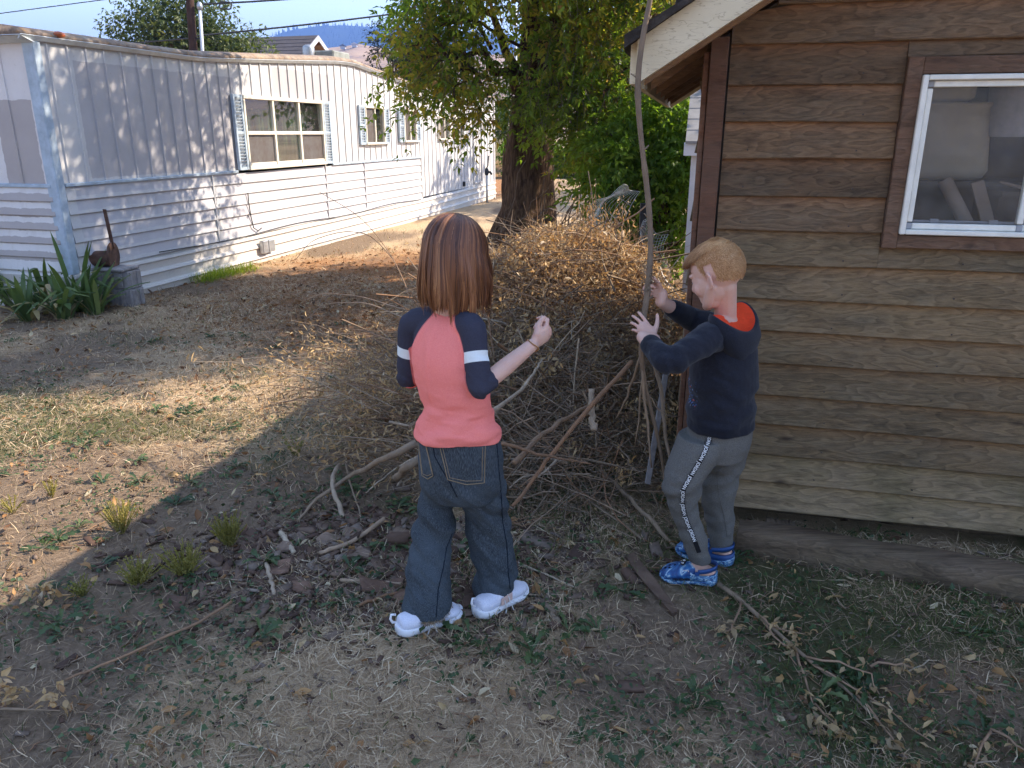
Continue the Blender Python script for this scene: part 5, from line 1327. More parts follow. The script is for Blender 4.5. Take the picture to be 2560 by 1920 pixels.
branch([(500, 1300, .01, Z), (430, 1345, .012, Z), (250, 1425, .012, Z), (140, 1470, .01, Z)], .006, .004, .75, 'long thin reddish twig lying across the left foreground', )
for pts, lb, c0 in (([(690, 415, 5.0, Y_), (760, 455, 4.6, Y_), (800, 490, 4.4, Y_), (845, 550, 4.1, Y_), (872, 605, 3.9, Y_), (886, 645, 3.8, Y_)], 'long orange cane arching from the heap up past the trailer skirting', .82),
                    ([(640, 560, 4.6, Y_), (670, 520, 4.6, Y_), (740, 498, 4.5, Y_), (800, 505, 4.4, Y_), (850, 560, 4.1, Y_)], 'thin cane arching left below the longest orange cane', .8),
                    ([(556, 713, .18, Z), (620, 760, .22, Z), (720, 805, .25, Z), (860, 850, 3.3, Y_)], 'straight pale straw coloured stalk lying out over the lit grass', 1.0),
                    ([(655, 650, 4.3, Y_), (700, 632, 4.2, Y_), (780, 640, 4.0, Y_), (870, 668, 3.7, Y_)], 'curved pale stalk reaching out left of the girl', 1.0),
                    ([(660, 692, 4.1, Y_), (700, 655, 4.1, Y_), (790, 652, 3.9, Y_), (880, 690, 3.6, Y_)], 'bowed pale stalk below the curved one on the left of the heap', 1.0),
                    ([(712, 705, 3.9, Y_), (790, 715, 3.7, Y_), (870, 745, 3.4, Y_)], 'short pale stalk sticking out left at the girl elbow height', .95)):
    branch(pts, .0016, .0032, c0*.88, lb, 'dry_cane', 'dry canes sticking out of the heap', sides=5)
# extra loose canes on the left flank (a part of the heap)
paths = []
for k in range(190):
    b = np.array([r.uniform(-.75, -.1), r.uniform(3.4, 4.6), r.uniform(.05, .42)]); a = r.uniform(1.9, 4.3); L_ = r.uniform(.3, .9)
    e = b+np.array([math.cos(a)*L_, math.sin(a)*L_*.5, r.uniform(-.2, .42)*L_]); paths.append(limb(b, e, .09*L_, 6, .01, r))
paths = np.array(paths); paths[..., 2] = np.maximum(paths[..., 2], .02)
V, F = wires_mesh(paths, np.linspace(.0028, .0015, 6)[None].repeat(len(paths), 0), 3); link('loose_stalks', np_mesh('loose_stalks', V, F, M_DTW, True, {'cv': np.repeat(r.uniform(.6, 1, len(paths)), 18)}), pile)['kind'] = 'stuff'
e = paths[:, 2:].reshape(-1, 3); e = np.repeat(e, 5, 0)+r.normal(0, .03, (len(e)*5, 3)); e = e[e[:, 2] > .03]; m = len(e); L = r.uniform(.025, .05, m)
V, F = curled(e, r.normal(size=(m, 3))-np.array([0, 0, .6]), rvec(m, r), L, L*.22, r.normal(.4, 1.1, m), r); link('side_leaves', np_mesh('side_leaves', V, F, M_DLEAF, True, {'cv': np.repeat(np.clip(r.normal(.6, .2, m), 0, 1), 12)}), pile)['kind'] = 'stuff'
# grey stake leaning on the shed, rusty strip
p0, p1 = at(1437, 815, 3.42), at(1424, 893, 3.36)
ax = unit(p0-p1); tag(link('leaning_stake', MB().box((p0+p1)/2-ax*.12, (.026, .014, np.linalg.norm(p0-p1)+.42), unit(np.cross(ax, [0, 1, 0])), np.array([0, 1., 0]), ax, bev=.002).mesh('leaning_stake', plain('grey_stake_wood', (.22, .20, .19), .8, .2, .2, 20))), 'pale grey flat stake leaning in the dark gap beside the shed corner', 'stake')
# flat piece of bark by the blue clogs
pts = [gpt(x, y, .012) for x, y in ((1350, 1203), (1368, 1200), (1420, 1255), (1462, 1325), (1452, 1334), (1408, 1282), (1372, 1240))]
mb = MB(); A_ = np.array(pts); mb.loft([A_+r.normal(0, .002, A_.shape), A_+UP*.014+r.normal(0, .004, A_.shape)]); tag(link('bark_slab', mb.mesh('bark_slab', plain('brown_bark_slab', (.13, .085, .06), .9, .15, .35, 12, .5))), 'long brown tapering slab of bark on the ground by the blue clogs', 'bark')
# bigger flakes of bark, each lying free
for k, (x, y, s_, lb) in enumerate(((870, 1165, .05, 'small pale grey bark flake beside the left jeans leg'), (712, 1172, .036, 'curled mauve grey bark flake near the middle sticks'), (770, 1205, .05, 'whitish grey bark flake standing on the bark heap'), (650, 1275, .045, 'large flat brown bark piece left in the bark litter'),
                                    (820, 1272, .065, 'broad brown bark plate low in the bark heap'), (880, 1300, .05, 'dark brown bark plate nearest the left shoe'), (615, 1195, .036, 'crumpled pale bark flake near the short peeling stick'), (600, 1238, .05, 'flat tan bark piece at the left of the bark litter'), (760, 1160, .04, 'grey bark flake half under the light brown stick'))):
    c = onground(x, y)+UP*.018; a = r.uniform(0, 6); n = 9; th = np.arange(n)*2*math.pi/n; rad = s_*(1+r.normal(0, .22, n)); tl = r.uniform(-.5, .5)
    A_ = np.c_[c[0]+np.cos(th+a)*rad*1.25, c[1]+np.sin(th+a)*rad*.75, c[2]+tl*np.cos(th)*rad*.6+.25*s_*np.sin(th*2)]
    tag(link('bark_flake', MB().loft([A_, A_+UP*.007+r.normal(0, .0015, A_.shape)]).mesh('bark_flake', plain('bark_flake_%s' % ('grey' if 'grey' in lb or 'pale' in lb else 'brown'), (.19, .135, .10) if 'grey' in lb or 'pale' in lb else (.17, .105, .075), .95, .1, .35, 18, .5))), lb, 'bark', 'bark flakes in the litter')

# ================================================================== CRUMPLED WIRE MESH
M_WM = plain('galvanised_wire', (.50, .50, .47), .45, .5, .15, 20, 0, .5)
def wiremesh(c4, nu, nv, bulge, label, seed, rad=.0018):
    """a woven sheet hung between four corners, buckled"""
    r = np.random.default_rng(seed); c4 = [np.array(c) for c in c4]; N_ = unit(np.cross(c4[1]-c4[0], c4[3]-c4[0]))
    def pt(u, v):
        p = (c4[0]*(1-u)+c4[1]*u)*(1-v)+(c4[3]*(1-u)+c4[2]*u)*v
        return p+N_*(bulge*math.sin(u*3.1)*math.sin(v*2.6+.4)+.05*math.sin(u*7+seed)*math.cos(v*5))+np.array([0.03*math.sin(v*6+seed), 0, .03*math.sin(u*5+v*4)])
    K = 14; pa = np.array([[pt(i/nu, j/(K-1)) for j in range(K)] for i in range(nu+1)]); pb = np.array([[pt(j/(K-1), i/nv) for j in range(K)] for i in range(nv+1)])
    o = thing('wire_mesh', c4[0]*.25+c4[1]*.25+c4[2]*.25+c4[3]*.25, label, 'wire mesh', 'crumpled wire netting behind the brush pile')
    for nm, p_ in (('upright_wires', pa), ('cross_wires', pb)):
        V, F = wires_mesh(p_, rad, 4); link(nm, np_mesh(nm, V, F, M_WM, True), o)['kind'] = 'stuff'
    return o
Yw = 6.0
wiremesh([at(1262, 470, Yw), at(1345, 398, Yw-.1), at(1378, 420, Yw+.3), at(1300, 560, Yw+.25)], 4, 17, .16, 'twisted strip of wire netting left of the held branch', 1)
wiremesh([at(1250, 545, Yw-.3), at(1330, 505, Yw-.4), at(1345, 590, Yw-.2), at(1290, 640, Yw-.2)], 4, 18, .10, 'lower curled fold of wire netting in the golden leaves', 2)
wiremesh([at(1390, 475, Yw+.2), at(1440, 500, Yw+.2), at(1442, 620, Yw), at(1395, 600, Yw)], 16, 20, .14, 'roll of fine dark wire netting right of the held branch', 3, .0018)
wiremesh([at(1398, 590, Yw-.6), at(1436, 580, Yw-.6), at(1478, 690, Yw-1.0), at(1440, 680, Yw-1.0)], 5, 26, .06, 'strip of wire netting sagging towards the boy head', 4)
fp = at(1384, 560, Yw+.35); tag(link('fence_post', MB().box((fp[0], fp[1], .55), (.05, .05, 1.15), bev=.004).mesh('fence_post', M_BLACK)), 'dark thin fence post behind the wire netting', 'post')
# ================================================================== GROUND COVER
r = np.random.default_rng(101)
M_STRAW = leaf_mat('straw_blade', [(0, (.105, .08, .054)), (.3, (.24, .175, .112)), (.6, (.43, .31, .19)), (.85, (.62, .48, .31)), (1, (.74, .62, .43))], .15, .7, (1.2, 1.0, .8))
M_GRASS = leaf_mat('short_green_blade', [(0, (.03, .048, .016)), (.5, (.065, .095, .028)), (.8, (.13, .155, .045)), (1, (.17, .17, .06))], .25, .5)
M_LITT = leaf_mat('fallen_leaf', [(0, (.06, .032, .018)), (.3, (.15, .075, .035)), (.55, (.28, .14, .055)), (.75, (.38, .22, .09)), (.9, (.48, .34, .17)), (1, (.56, .47, .30))], .2, .65, (1.25, 1.0, .7))
M_CHIP = plain('bark_chips', (.17, .105, .075), .95, .1, .55, 14, .3)
def yard(n, y0, y1, pw=1.0, mx=.8):
    y = (r.random(n)*(y1**pw-y0**pw)+y0**pw)**(1/pw); hw = .66*y+mx; x = r.uniform(-1, 1, n)*hw
    p = np.c_[x, y]
    s_ = (np.c_[p, np.zeros(n)]-SCN); k = ~(((s_ @ sw) > -.01) & ((s_ @ sd) > .05) & ((s_ @ sd) < SDEP))
    t_ = np.c_[p, np.zeros(n)]-TA; k &= ~(((t_ @ tn) < .04) & ((t_ @ td) > -.1) & ((t_ @ td) < TL+.1))
    return p[k]
def strips(P, D, N, L, W, bend, r):
    """thin three-row blades"""
    n = len(P); D = unit(D); Sd = unit(np.cross(D, N)); N = np.cross(Sd, D); L = L[:, None]; W = W[:, None]; b = bend[:, None]
    q1 = P+D*L*.5+N*L*b*.35; q2 = P+D*L+N*L*b*-.1+Sd*L*(b*.4)
    V = np.stack([P-Sd*W*.5, P+Sd*W*.5, q1-Sd*W*.5, q1+Sd*W*.5, q2-Sd*W*.15, q2+Sd*W*.15], 1).reshape(-1, 3); k = np.arange(n)[:, None]*6
    return V, np.concatenate([k+np.array([[0, 1, 3, 2]]), k+np.array([[2, 3, 5, 4]])], 0)
def put(name, V, F, mat, C, per, label, cat='ground cover'):
    o = link(name, np_mesh(name, V, F, mat, True, {'cv': np.repeat(C, per)})); tag(o, label, cat, None, 'stuff'); return o
def z3(p, dz=0.0): return np.c_[p, gh(p[:, 0], p[:, 1])+dz]
# matted straw lying about
p = yard(235000, 1.15, 9.5, .75); dry, lit, grn = zone(p); c_ = fbm(p*5+60, 2)
k = r.random(len(p)) < np.clip(.22+.75*dry*(.3+1.2*c_)+.2*lit, 0, 1); p, dry, c_ = p[k], dry[k], c_[k]; n = len(p)
a = r.uniform(0, 2*math.pi, n); el = np.abs(r.normal(.10, .22, n)); D = np.c_[np.cos(a)*np.cos(el), np.sin(a)*np.cos(el), np.sin(el)]
L = r.uniform(.012, .06, n)*(1+.10*p[:, 1]); W = r.uniform(.0009, .0022, n)*(1+.14*p[:, 1])
V, F = strips(z3(p, r.uniform(.001, .012, n)), D, np.array([0, 0, 1.])+r.normal(0, .5, (n, 3)), L, W, r.normal(.15, .5, n), r)
put('straw', V, F, M_STRAW, np.clip(r.normal(.34, .2, n)+.30*dry+.25*(c_-.5), 0, 1), 6, 'dry matted straw and clippings lying all over the yard')
# short standing stubble, pale and green
p = yard(165000, 1.15, 14, .8); dry, lit, grn = zone(p); c_ = fbm(p*3.3+12, 3)
k = r.random(len(p)) < np.clip(.08+.6*dry*np.clip((c_-.35)*3, 0, 1)+.5*grn*np.clip((c_-.3)*3, 0, 1), 0, 1)*(1-.6*lit); p, dry, grn, c_ = p[k], dry[k], grn[k], c_[k]; n = len(p)
gr = r.random(n) < np.clip(grn*.85+.22*(c_ > .55)+.06, 0, .9)
D = np.c_[r.normal(0, .55, (n, 2)), np.ones(n)]; L = r.uniform(.015, .055, n)*(1+.05*p[:, 1]); W = r.uniform(.0012, .003, n)*(1+.10*p[:, 1])
V, F = strips(z3(p), D, rvec(n, r), L, W, r.normal(.2, .5, n), r)
V = V.reshape(-1, 6, 3)
def sub(V6, m): 
    v = V6[m].reshape(-1, 3); k = np.arange(m.sum())[:, None]*6
    return v, np.concatenate([k+np.array([[0, 1, 3, 2]]), k+np.array([[2, 3, 5, 4]])], 0)
v, f = sub(V, gr); put('green_grass', v, f, M_GRASS, np.clip(r.normal(.5, .22, gr.sum()), 0, 1), 6, 'short sparse green grass blades growing through the dead lawn', 'grass')
v, f = sub(V, ~gr); put('dead_grass', v, f, M_STRAW, np.clip(r.normal(.62, .18, (~gr).sum()), 0, 1), 6, 'short pale dead grass stubble across the yard', 'grass')
# fallen leaves: thin in front, a rusty carpet by the trailer and the tree
p = yard(26000, 1.2, 8, .9); dry, lit, grn = zone(p); k = r.random(len(p)) < np.clip(.085+.7*lit+.25*np.exp(-(((p[:, 0]+.45)/.7)**2+((p[:, 1]-2.85)/.4)**2)), 0, 1); p = p[k]
p2 = yard(42000, 6, 22, 1.0, 1.0); d2, l2, g2 = zone(p2); p2 = p2[r.random(len(p2)) < np.clip(l2*.95-.05, 0, 1)]
p = np.vstack([p, p2]); n = len(p); L = r.uniform(.018, .055, n)*(1+.03*p[:, 1]); W = L*r.uniform(.28, .6, n)
V, F = curled(z3(p, r.uniform(.004, .018, n)), np.c_[r.normal(0, 1, (n, 2)), r.normal(0, .22, n)], np.array([0, 0, 1.])+r.normal(0, .45, (n, 3)), L, W, r.normal(.2, .75, n), r)
put('fallen_leaves', V, F, M_LITT, np.clip(r.normal(.52, .22, n)+.16*(p[:, 1] < 3.5)*r.choice([0, 1, 2], n), 0, 1), 12, 'curled brown fallen leaves scattered over the ground', 'leaf litter')
# low broad-leaved weeds: toothed rosettes and loose small leaves
p = yard(700, 1.25, 7.2, .9); dry, lit, grn = zone(p); c_ = fbm(p*1.6+90, 3); p = p[r.random(len(p)) < np.clip((c_-.40)*3.2+.55*grn-.3*lit, 0, 1)]
VV = []; FF = []; CC = []; o_ = 0
for (x, y) in p:
    z = gh1(x, y); S_ = r.uniform(.03, .09); cv0 = r.uniform(.25, .75)
    for j in range(int(r.integers(6, 13))):
        a = r.uniform(0, 2*math.pi); l = S_*r.uniform(.6, 1.15); w = l*r.uniform(.2, .32); hd = np.array([math.cos(a), math.sin(a), 0]); s_ = np.array([-hd[1], hd[0], 0]); lift = r.uniform(.15, .75); tw = r.normal(0, .35)
        K = 9; pts = []
        for i in range(K):
            f = i/(K-1); ww = w*(.16+.95*math.sin(min(1, f*1.05)*math.pi*.62)**1.2)*(.5 if i % 2 == 0 and 0 < i < K-1 else 1.0)*(1 if i < K-1 else .05)*.5
            c = np.array([x, y, z+.004])+hd*l*f+UP*(l*lift*math.sin(f*2.3)*.55); sv = s_*math.cos(tw)+UP*math.sin(tw)
            pts += [c-sv*ww+UP*ww*.4, c, c+sv*ww+UP*ww*.4]
        VV += pts
        for i in range(K-1):
            q_ = o_+3*i; FF += [(q_, q_+1, q_+4, q_+3), (q_+1, q_+2, q_+5, q_+4)]
        CC += [np.clip(cv0+r.normal(0, .12), 0, 1)]; o_ += 3*K
M_ROS = leaf_mat('dandelion_leaf', [(0, (.022, .044, .018)), (.5, (.050, .085, .030)), (.85, (.10, .135, .05)), (1, (.13, .15, .05))], .22, .5)
put('weed_rosettes', np.array(VV), np.array(FF), M_ROS, np.array(CC), 27, 'flat dark green dandelion rosettes dotted over the yard', 'weeds')
p = yard(60000, 1.2, 6.5, .9); dry, lit, grn = zone(p); c_ = fbm(p*2.1+140, 3); p = p[r.random(len(p)) < np.clip((c_-.47)*4+.5*grn, 0, 1)*.62]; n = len(p); L = r.uniform(.010, .030, n)
V, F = leaf_geo(z3(p, r.uniform(.004, .03, n)), np.c_[r.normal(0, 1, (n, 2)), r.normal(.1, .35, n)], np.array([0, 0, 1.])+r.normal(0, .4, (n, 3)), L, L*r.uniform(.4, .8, n))
put('clover_leaves', V, F, M_ROS, np.clip(r.normal(.45, .22, n), 0, 1), 5, 'small dark green leaves of low ground weeds in patches', 'weeds')
# chips, crumbs and pebbles
n = 5200; p = np.vstack([np.c_[r.normal(-.50, .42, n//2), r.normal(2.78, .24, n//2)], yard(n, 1.15, 5, .8)[:n//2]]); n = len(p)
c = z3(p, .004); a = r.uniform(0, 6.28, n); S_ = r.lognormal(-4.75, .45, n)*np.where(np.arange(n) < 2600, 1.5, .6); X = np.c_[np.cos(a), np.sin(a), r.normal(0, .25, n)]; Yv = unit(np.cross(np.c_[r.normal(0, .3, (n, 2)), np.ones(n)], X)); X = unit(X); Zv = np.cross(X, Yv)
asp = r.uniform(.3, .9, n); th_ = r.uniform(.10, .3, n)
pts = np.stack([c+X*(S_*i*1.6)[:, None]*r.uniform(.7, 1.1, (n, 1))+Yv*(S_*j*asp)[:, None]*r.uniform(.7, 1.1, (n, 1))+Zv*(S_*k_*th_)[:, None] for k_ in (-1, 1) for j in (-1, 1) for i in (-1, 1)], 1).reshape(-1, 3); pts[:, 2] += .004
k = np.arange(n)[:, None]*8; F = np.concatenate([k+np.array([f_]) for f_ in ((0, 2, 3, 1), (4, 5, 7, 6), (0, 1, 5, 4), (2, 6, 7, 3), (0, 4, 6, 2), (1, 3, 7, 5))], 0)
q = Mat('chips_of_bark', .95, .1); co = q.coord(); q.set('Base Color', q.mix(q.noise(co, 30, 4, .6), q.ramp(q.attr('cv'), [(0, (.06, .035, .025)), (.4, (.16, .095, .065)), (.7, (.25, .17, .12)), (.9, (.26, .20, .155)), (1, (.34, .28, .23))]), (.08, .055, .045)))
put('bark_chips', pts, F, q.m, r.random(n), 8, 'brown and grey bark chips littered round the girl feet', 'bark litter')
# small sticks everywhere
p = yard(1500, 1.2, 6, .9); n = len(p); a = r.uniform(0, 6.28, n); L = r.uniform(.03, .16, n); t = np.linspace(-.5, .5, 4); pp = z3(p, .007)[:, None]+np.stack([np.cos(a), np.sin(a), r.normal(0, .05, n)], 1)[:, None]*(L[:, None]*t)[..., None]+r.normal(0, .003, (n, 4, 3))
V, F = wires_mesh(pp, r.uniform(.0009, .0030, n)[:, None]*np.ones(4), 4); put('small_sticks', V, F, M_DTW, r.beta(3, 1.5, n), 16, 'thin broken twigs strewn on the ground', 'twigs')

# ---- cut branch with withered leaves at the lower right
def leafy_branch(name, main, sides, label, base_r, seed, leaves=260, pal=.55):
    r = np.random.default_rng(seed); o = thing(name, gpt(*main[0][:2], main[0][2]), label, 'branch'); mb = MB(); tips = []
    A_ = np.array([gpt(x, y, z) for x, y, z in main]); k = 16; s = np.linspace(0, len(A_)-1, k); Q = np.stack([np.interp(s, np.arange(len(A_)), A_[:, c]) for c in range(3)], 1); Q[1:-1] = .5*Q[1:-1]+.25*(Q[:-2]+Q[2:])
    mb.tube(Q, np.linspace(base_r, base_r*.35, k), 7, a=.62); 
    for st in sides:
        B_ = np.array([gpt(x, y, z) for x, y, z in st]); s = np.linspace(0, len(B_)-1, 8); B2 = np.stack([np.interp(s, np.arange(len(B_)), B_[:, c]) for c in range(3)], 1); B2[1:-1] += r.normal(0, .004, (6, 3))
        mb.tube(B2, np.linspace(base_r*.45, base_r*.16, 8), 5, a=.85); tips.append(B2)
    link('stem', mb.mesh('stem', M_DTW, True, 'cv'), o)
    P = []
    for k_ in range(leaves):
        B2 = tips[r.integers(0, len(tips))]; i = int(np.clip(r.beta(2.4, 1)*7, 0, 6)); P.append(B2[i]+(B2[i+1]-B2[i])*r.random()+r.normal(0, .016, 3)*np.array([1, 1, .8]))
    P = np.array(P); P[:, 2] = np.maximum(P[:, 2], gh(P[:, 0], P[:, 1])+.012); L = r.uniform(.016, .048, leaves)
    V, F = curled(P, np.c_[r.normal(0, 1, (leaves, 2)), r.normal(.05, .45, leaves)], np.array([0, 0, 1.])+r.normal(0, .6, (leaves, 3)), L, L*r.uniform(.28, .55, leaves), r.normal(.4, .75, leaves), r)
    l_ = link('leaves', np_mesh('leaves', V, F, M_DLEAF, True, {'cv': np.repeat(np.clip(r.normal(pal, .12, leaves), 0, 1), 12)}), o); l_['kind'] = 'stuff'
    return o
leafy_branch('dead_branch', [(1553, 1262, .02), (1600, 1296, .02), (1660, 1350, .02), (1740, 1420, .022), (1830, 1490, .02), (1900, 1560, .02)],
             [[(1740, 1420, .02), (1780, 1450, .03), (1850, 1490, .03), (1940, 1545, .02), (2010, 1600, .02)], [(1720, 1405, .02), (1740, 1470, .03), (1760, 1530, .02), (1770, 1590, .02)], [(1740, 1418, .03), (1830, 1435, .05), (1880, 1450, .04), (1900, 1500, .02)], [(1850, 1500, .02), (1900, 1560, .02), (1960, 1640, .02)],
              [(1640, 1330, .03), (1680, 1355, .04), (1740, 1370, .04)], [(1650, 1345, .03), (1690, 1390, .03), (1720, 1400, .03)], [(1600, 1300, .03), (1580, 1355, .05), (1565, 1362, .03)], [(2140, 1580, .03), (2110, 1630, .03), (2090, 1680, .02)], [(2140, 1575, .03), (2200, 1610, .03), (2260, 1650, .03)], [(1760, 1520, .02), (1800, 1560, .02), (1830, 1590, .02)], [(1880, 1440, .04), (1945, 1435, .05), (1970, 1440, .05)]],
             'long cut branch with withered tan leaves lying under the boy clog towards the lower right', .0105, 5, 210)
leafy_branch('dead_sprig', [(-30, 1530, .02), (40, 1532, .025), (130, 1535, .02)], [[(0, 1528, .03), (15, 1500, .06), (35, 1490, .05)], [(60, 1530, .03), (95, 1505, .06), (125, 1510, .05)], [(-20, 1520, .03), (0, 1490, .07), (10, 1480, .06)]], 'short pale twig with tan curled leaves at the lower left edge', .006, 6, 60, .7)
leafy_branch('dead_sprig', [(70, 1300, .01), (100, 1275, .03), (110, 1300, .02)], [[(95, 1285, .03), (102, 1258, .05), (120, 1290, .02)], [(85, 1290, .03), (80, 1265, .05), (90, 1300, .02)]], 'crumpled bunch of tan leaves on the shadow line at the left', .004, 7, 34, .8)
# ================================================================== PEOPLE
from mathutils.bvhtree import BVHTree
def remesh(mb, voxel):
    me = bpy.data.meshes.new('tmp'); me.from_pydata(np.vstack(mb.v).tolist(), [], mb.f); me.update()
    o = bpy.data.objects.new('tmp', me); COL.objects.link(o); m = o.modifiers.new('r', 'REMESH'); m.mode = 'VOXEL'; m.voxel_size = voxel
    dg = bpy.context.evaluated_depsgraph_get(); e = bpy.data.meshes.new_from_object(o.evaluated_get(dg))
    V = np.zeros(len(e.vertices)*3, np.float32); e.vertices.foreach_get('co', V); V = V.reshape(-1, 3).astype(float)
    F = np.zeros(len(e.loops), np.int32); e.loops.foreach_get('vertex_index', F); F = F.reshape(-1, 4)
    bpy.data.objects.remove(o); bpy.data.meshes.remove(me); bpy.data.meshes.remove(e); return V, F
def relax(V, F, it=4, lam=.5):
    E = np.vstack([F[:, [0, 1]], F[:, [1, 2]], F[:, [2, 3]], F[:, [3, 0]]]); n = len(V); deg = np.bincount(E[:, 0], minlength=n)+1e-9
    for k in range(it):
        l = lam if k % 2 == 0 else -lam*.9 if it > 6 else lam
        S_ = np.stack([np.bincount(E[:, 0], weights=V[E[:, 1], c], minlength=n) for c in range(3)], 1); V = V+l*(S_/deg[:, None]-V)
    return V
def vnorm(V, F):
    n = np.cross(V[F[:, 2]]-V[F[:, 0]], V[F[:, 3]]-V[F[:, 1]]); N = np.zeros_like(V)
    for c in range(4):
        for a in range(3): N[:, a] += np.bincount(F[:, c], weights=n[:, a], minlength=len(V))
    return unit(N)
def chain(mb, P, R, n=14, flat=None, side=None):
    """tapered limb with rounded ends; flat = ratio of thickness, side = wide direction"""
    P = [np.array(p, float) for p in P]; R = list(R)
    t0 = unit(P[0]-P[1]); t1 = unit(P[-1]-P[-2]); pts = []; rad = []
    for a in (.95, .75, .45): pts.append(P[0]+t0*R[0]*a); rad.append(R[0]*math.sqrt(1-a*a))
    k = max(10, 5*(len(P)-1)); s = np.linspace(0, len(P)-1, k)
    Q = np.stack([np.interp(s, np.arange(len(P)), np.array(P)[:, c]) for c in range(3)], 1); QR = np.interp(s, np.arange(len(P)), R)
    if len(P) > 2: Q[1:-1] = .5*Q[1:-1]+.25*(Q[:-2]+Q[2:])
    pts += list(Q); rad += list(QR)
    for a in (.45, .75, .95): pts.append(P[-1]+t1*R[-1]*a); rad.append(R[-1]*math.sqrt(1-a*a))
    pts = np.array(pts); T_ = unit(np.gradient(pts, axis=0)); rings = []; th = np.arange(n)*2*math.pi/n
    A = unit(np.cross(T_[0], [.3, .2, .9])) if side is None else np.array(side, float)
    for i in range(len(pts)):
        A = unit(A-T_[i]*(A @ T_[i])); B = np.cross(T_[i], A); rings.append(pts[i]+rad[i]*(np.cos(th)[:, None]*A+(1 if flat is None else flat)*np.sin(th)[:, None]*B))
    return mb.loft(rings)
def stack(mb, rows, X, Y, n=28, pw=2.0):
    """horizontal rings: rows of (centre, half width along X, half depth along Y)"""
    th = np.arange(n)*2*math.pi/n; c, s = np.cos(th), np.sin(th); c = np.sign(c)*np.abs(c)**(2/pw); s = np.sign(s)*np.abs(s)**(2/pw)
    return mb.loft([np.array(ce)+a*c[:, None]*X+b*s[:, None]*Y for ce, a, b in rows])
def interp_rows(rows, k):
    C = np.array([r_[0] for r_ in rows]); A = np.array([[r_[1], r_[2]] for r_ in rows]); i = np.arange(len(rows)); s = np.linspace(0, len(rows)-1, k)
    f = lambda M: np.stack([np.interp(s, i, M[:, c]) for c in range(M.shape[1])], 1)
    C, A = f(C), f(A)
    for _ in range(2): C[1:-1] = .5*C[1:-1]+.25*(C[:-2]+C[2:]); A[1:-1] = .5*A[1:-1]+.25*(A[:-2]+A[2:])
    return [(c, a[0], a[1]) for c, a in zip(C, A)]
def rot(v, ax, a):
    ax = unit(np.array(ax, float)); v = np.array(v, float); return v*math.cos(a)+np.cross(ax, v)*math.sin(a)+ax*(ax @ v)*(1-math.cos(a))
def hand(mb, w, d, n, s, L, bends, spread=(.10, .03, -.05, -.14), thumb=None, tips=None):
    d = unit(d); n = unit(n-d*(n @ d)); s = unit(s-d*(s @ d)-n*(s @ n))
    chain(mb, [w, w+d*.20*L, w+d*.40*L], [.135*L, .20*L, .215*L], 16, .50, s)
    chain(mb, [w+d*.12*L+s*.10*L+n*.03*L, w+d*.30*L+s*.16*L+n*.02*L], [.085*L, .07*L], 12)           # thumb pad
    chain(mb, [w+d*.12*L-s*.10*L+n*.03*L, w+d*.36*L-s*.13*L+n*.01*L], [.075*L, .065*L], 12)
    for i, (off, sc, back) in enumerate(((.165, .96, .0), (.055, 1.06, -.02), (-.055, .98, .0), (-.158, .78, .05))):
        p = w+d*(.46-back)*L+s*off*L; dd = unit(d+s*spread[i]); ax = np.cross(dd, n); pts = [p-dd*.10*L, p]; 
        for ln, b in zip((.245, .155, .115), bends[i]):
            dd = rot(dd, ax, b); p = p+dd*ln*L*sc; pts.append(p)
        r_ = np.array([.058, .056, .049, .044, .036])*L*(1 if i < 3 else .88)
        chain(mb, pts, r_, 12)
        for q_ in pts[1:4]: mb.ball(q_, r_[1]*1.02*(1 if q_ is pts[1] else .92), n=10, k=7)
    tb = w+d*.17*L+s*.15*L+n*.02*L; t_ = thumb if thumb is not None else [unit(d+s*1.1), unit(d+s*.5), unit(d+s*.3)]; pts = [tb]; p = tb
    for ln, dd in zip((.21, .165, .13), t_): p = p+unit(np.array(dd, float))*ln*L; pts.append(p)
    chain(mb, pts, [.088*L, .070*L, .060*L, .048*L], 12); return pts
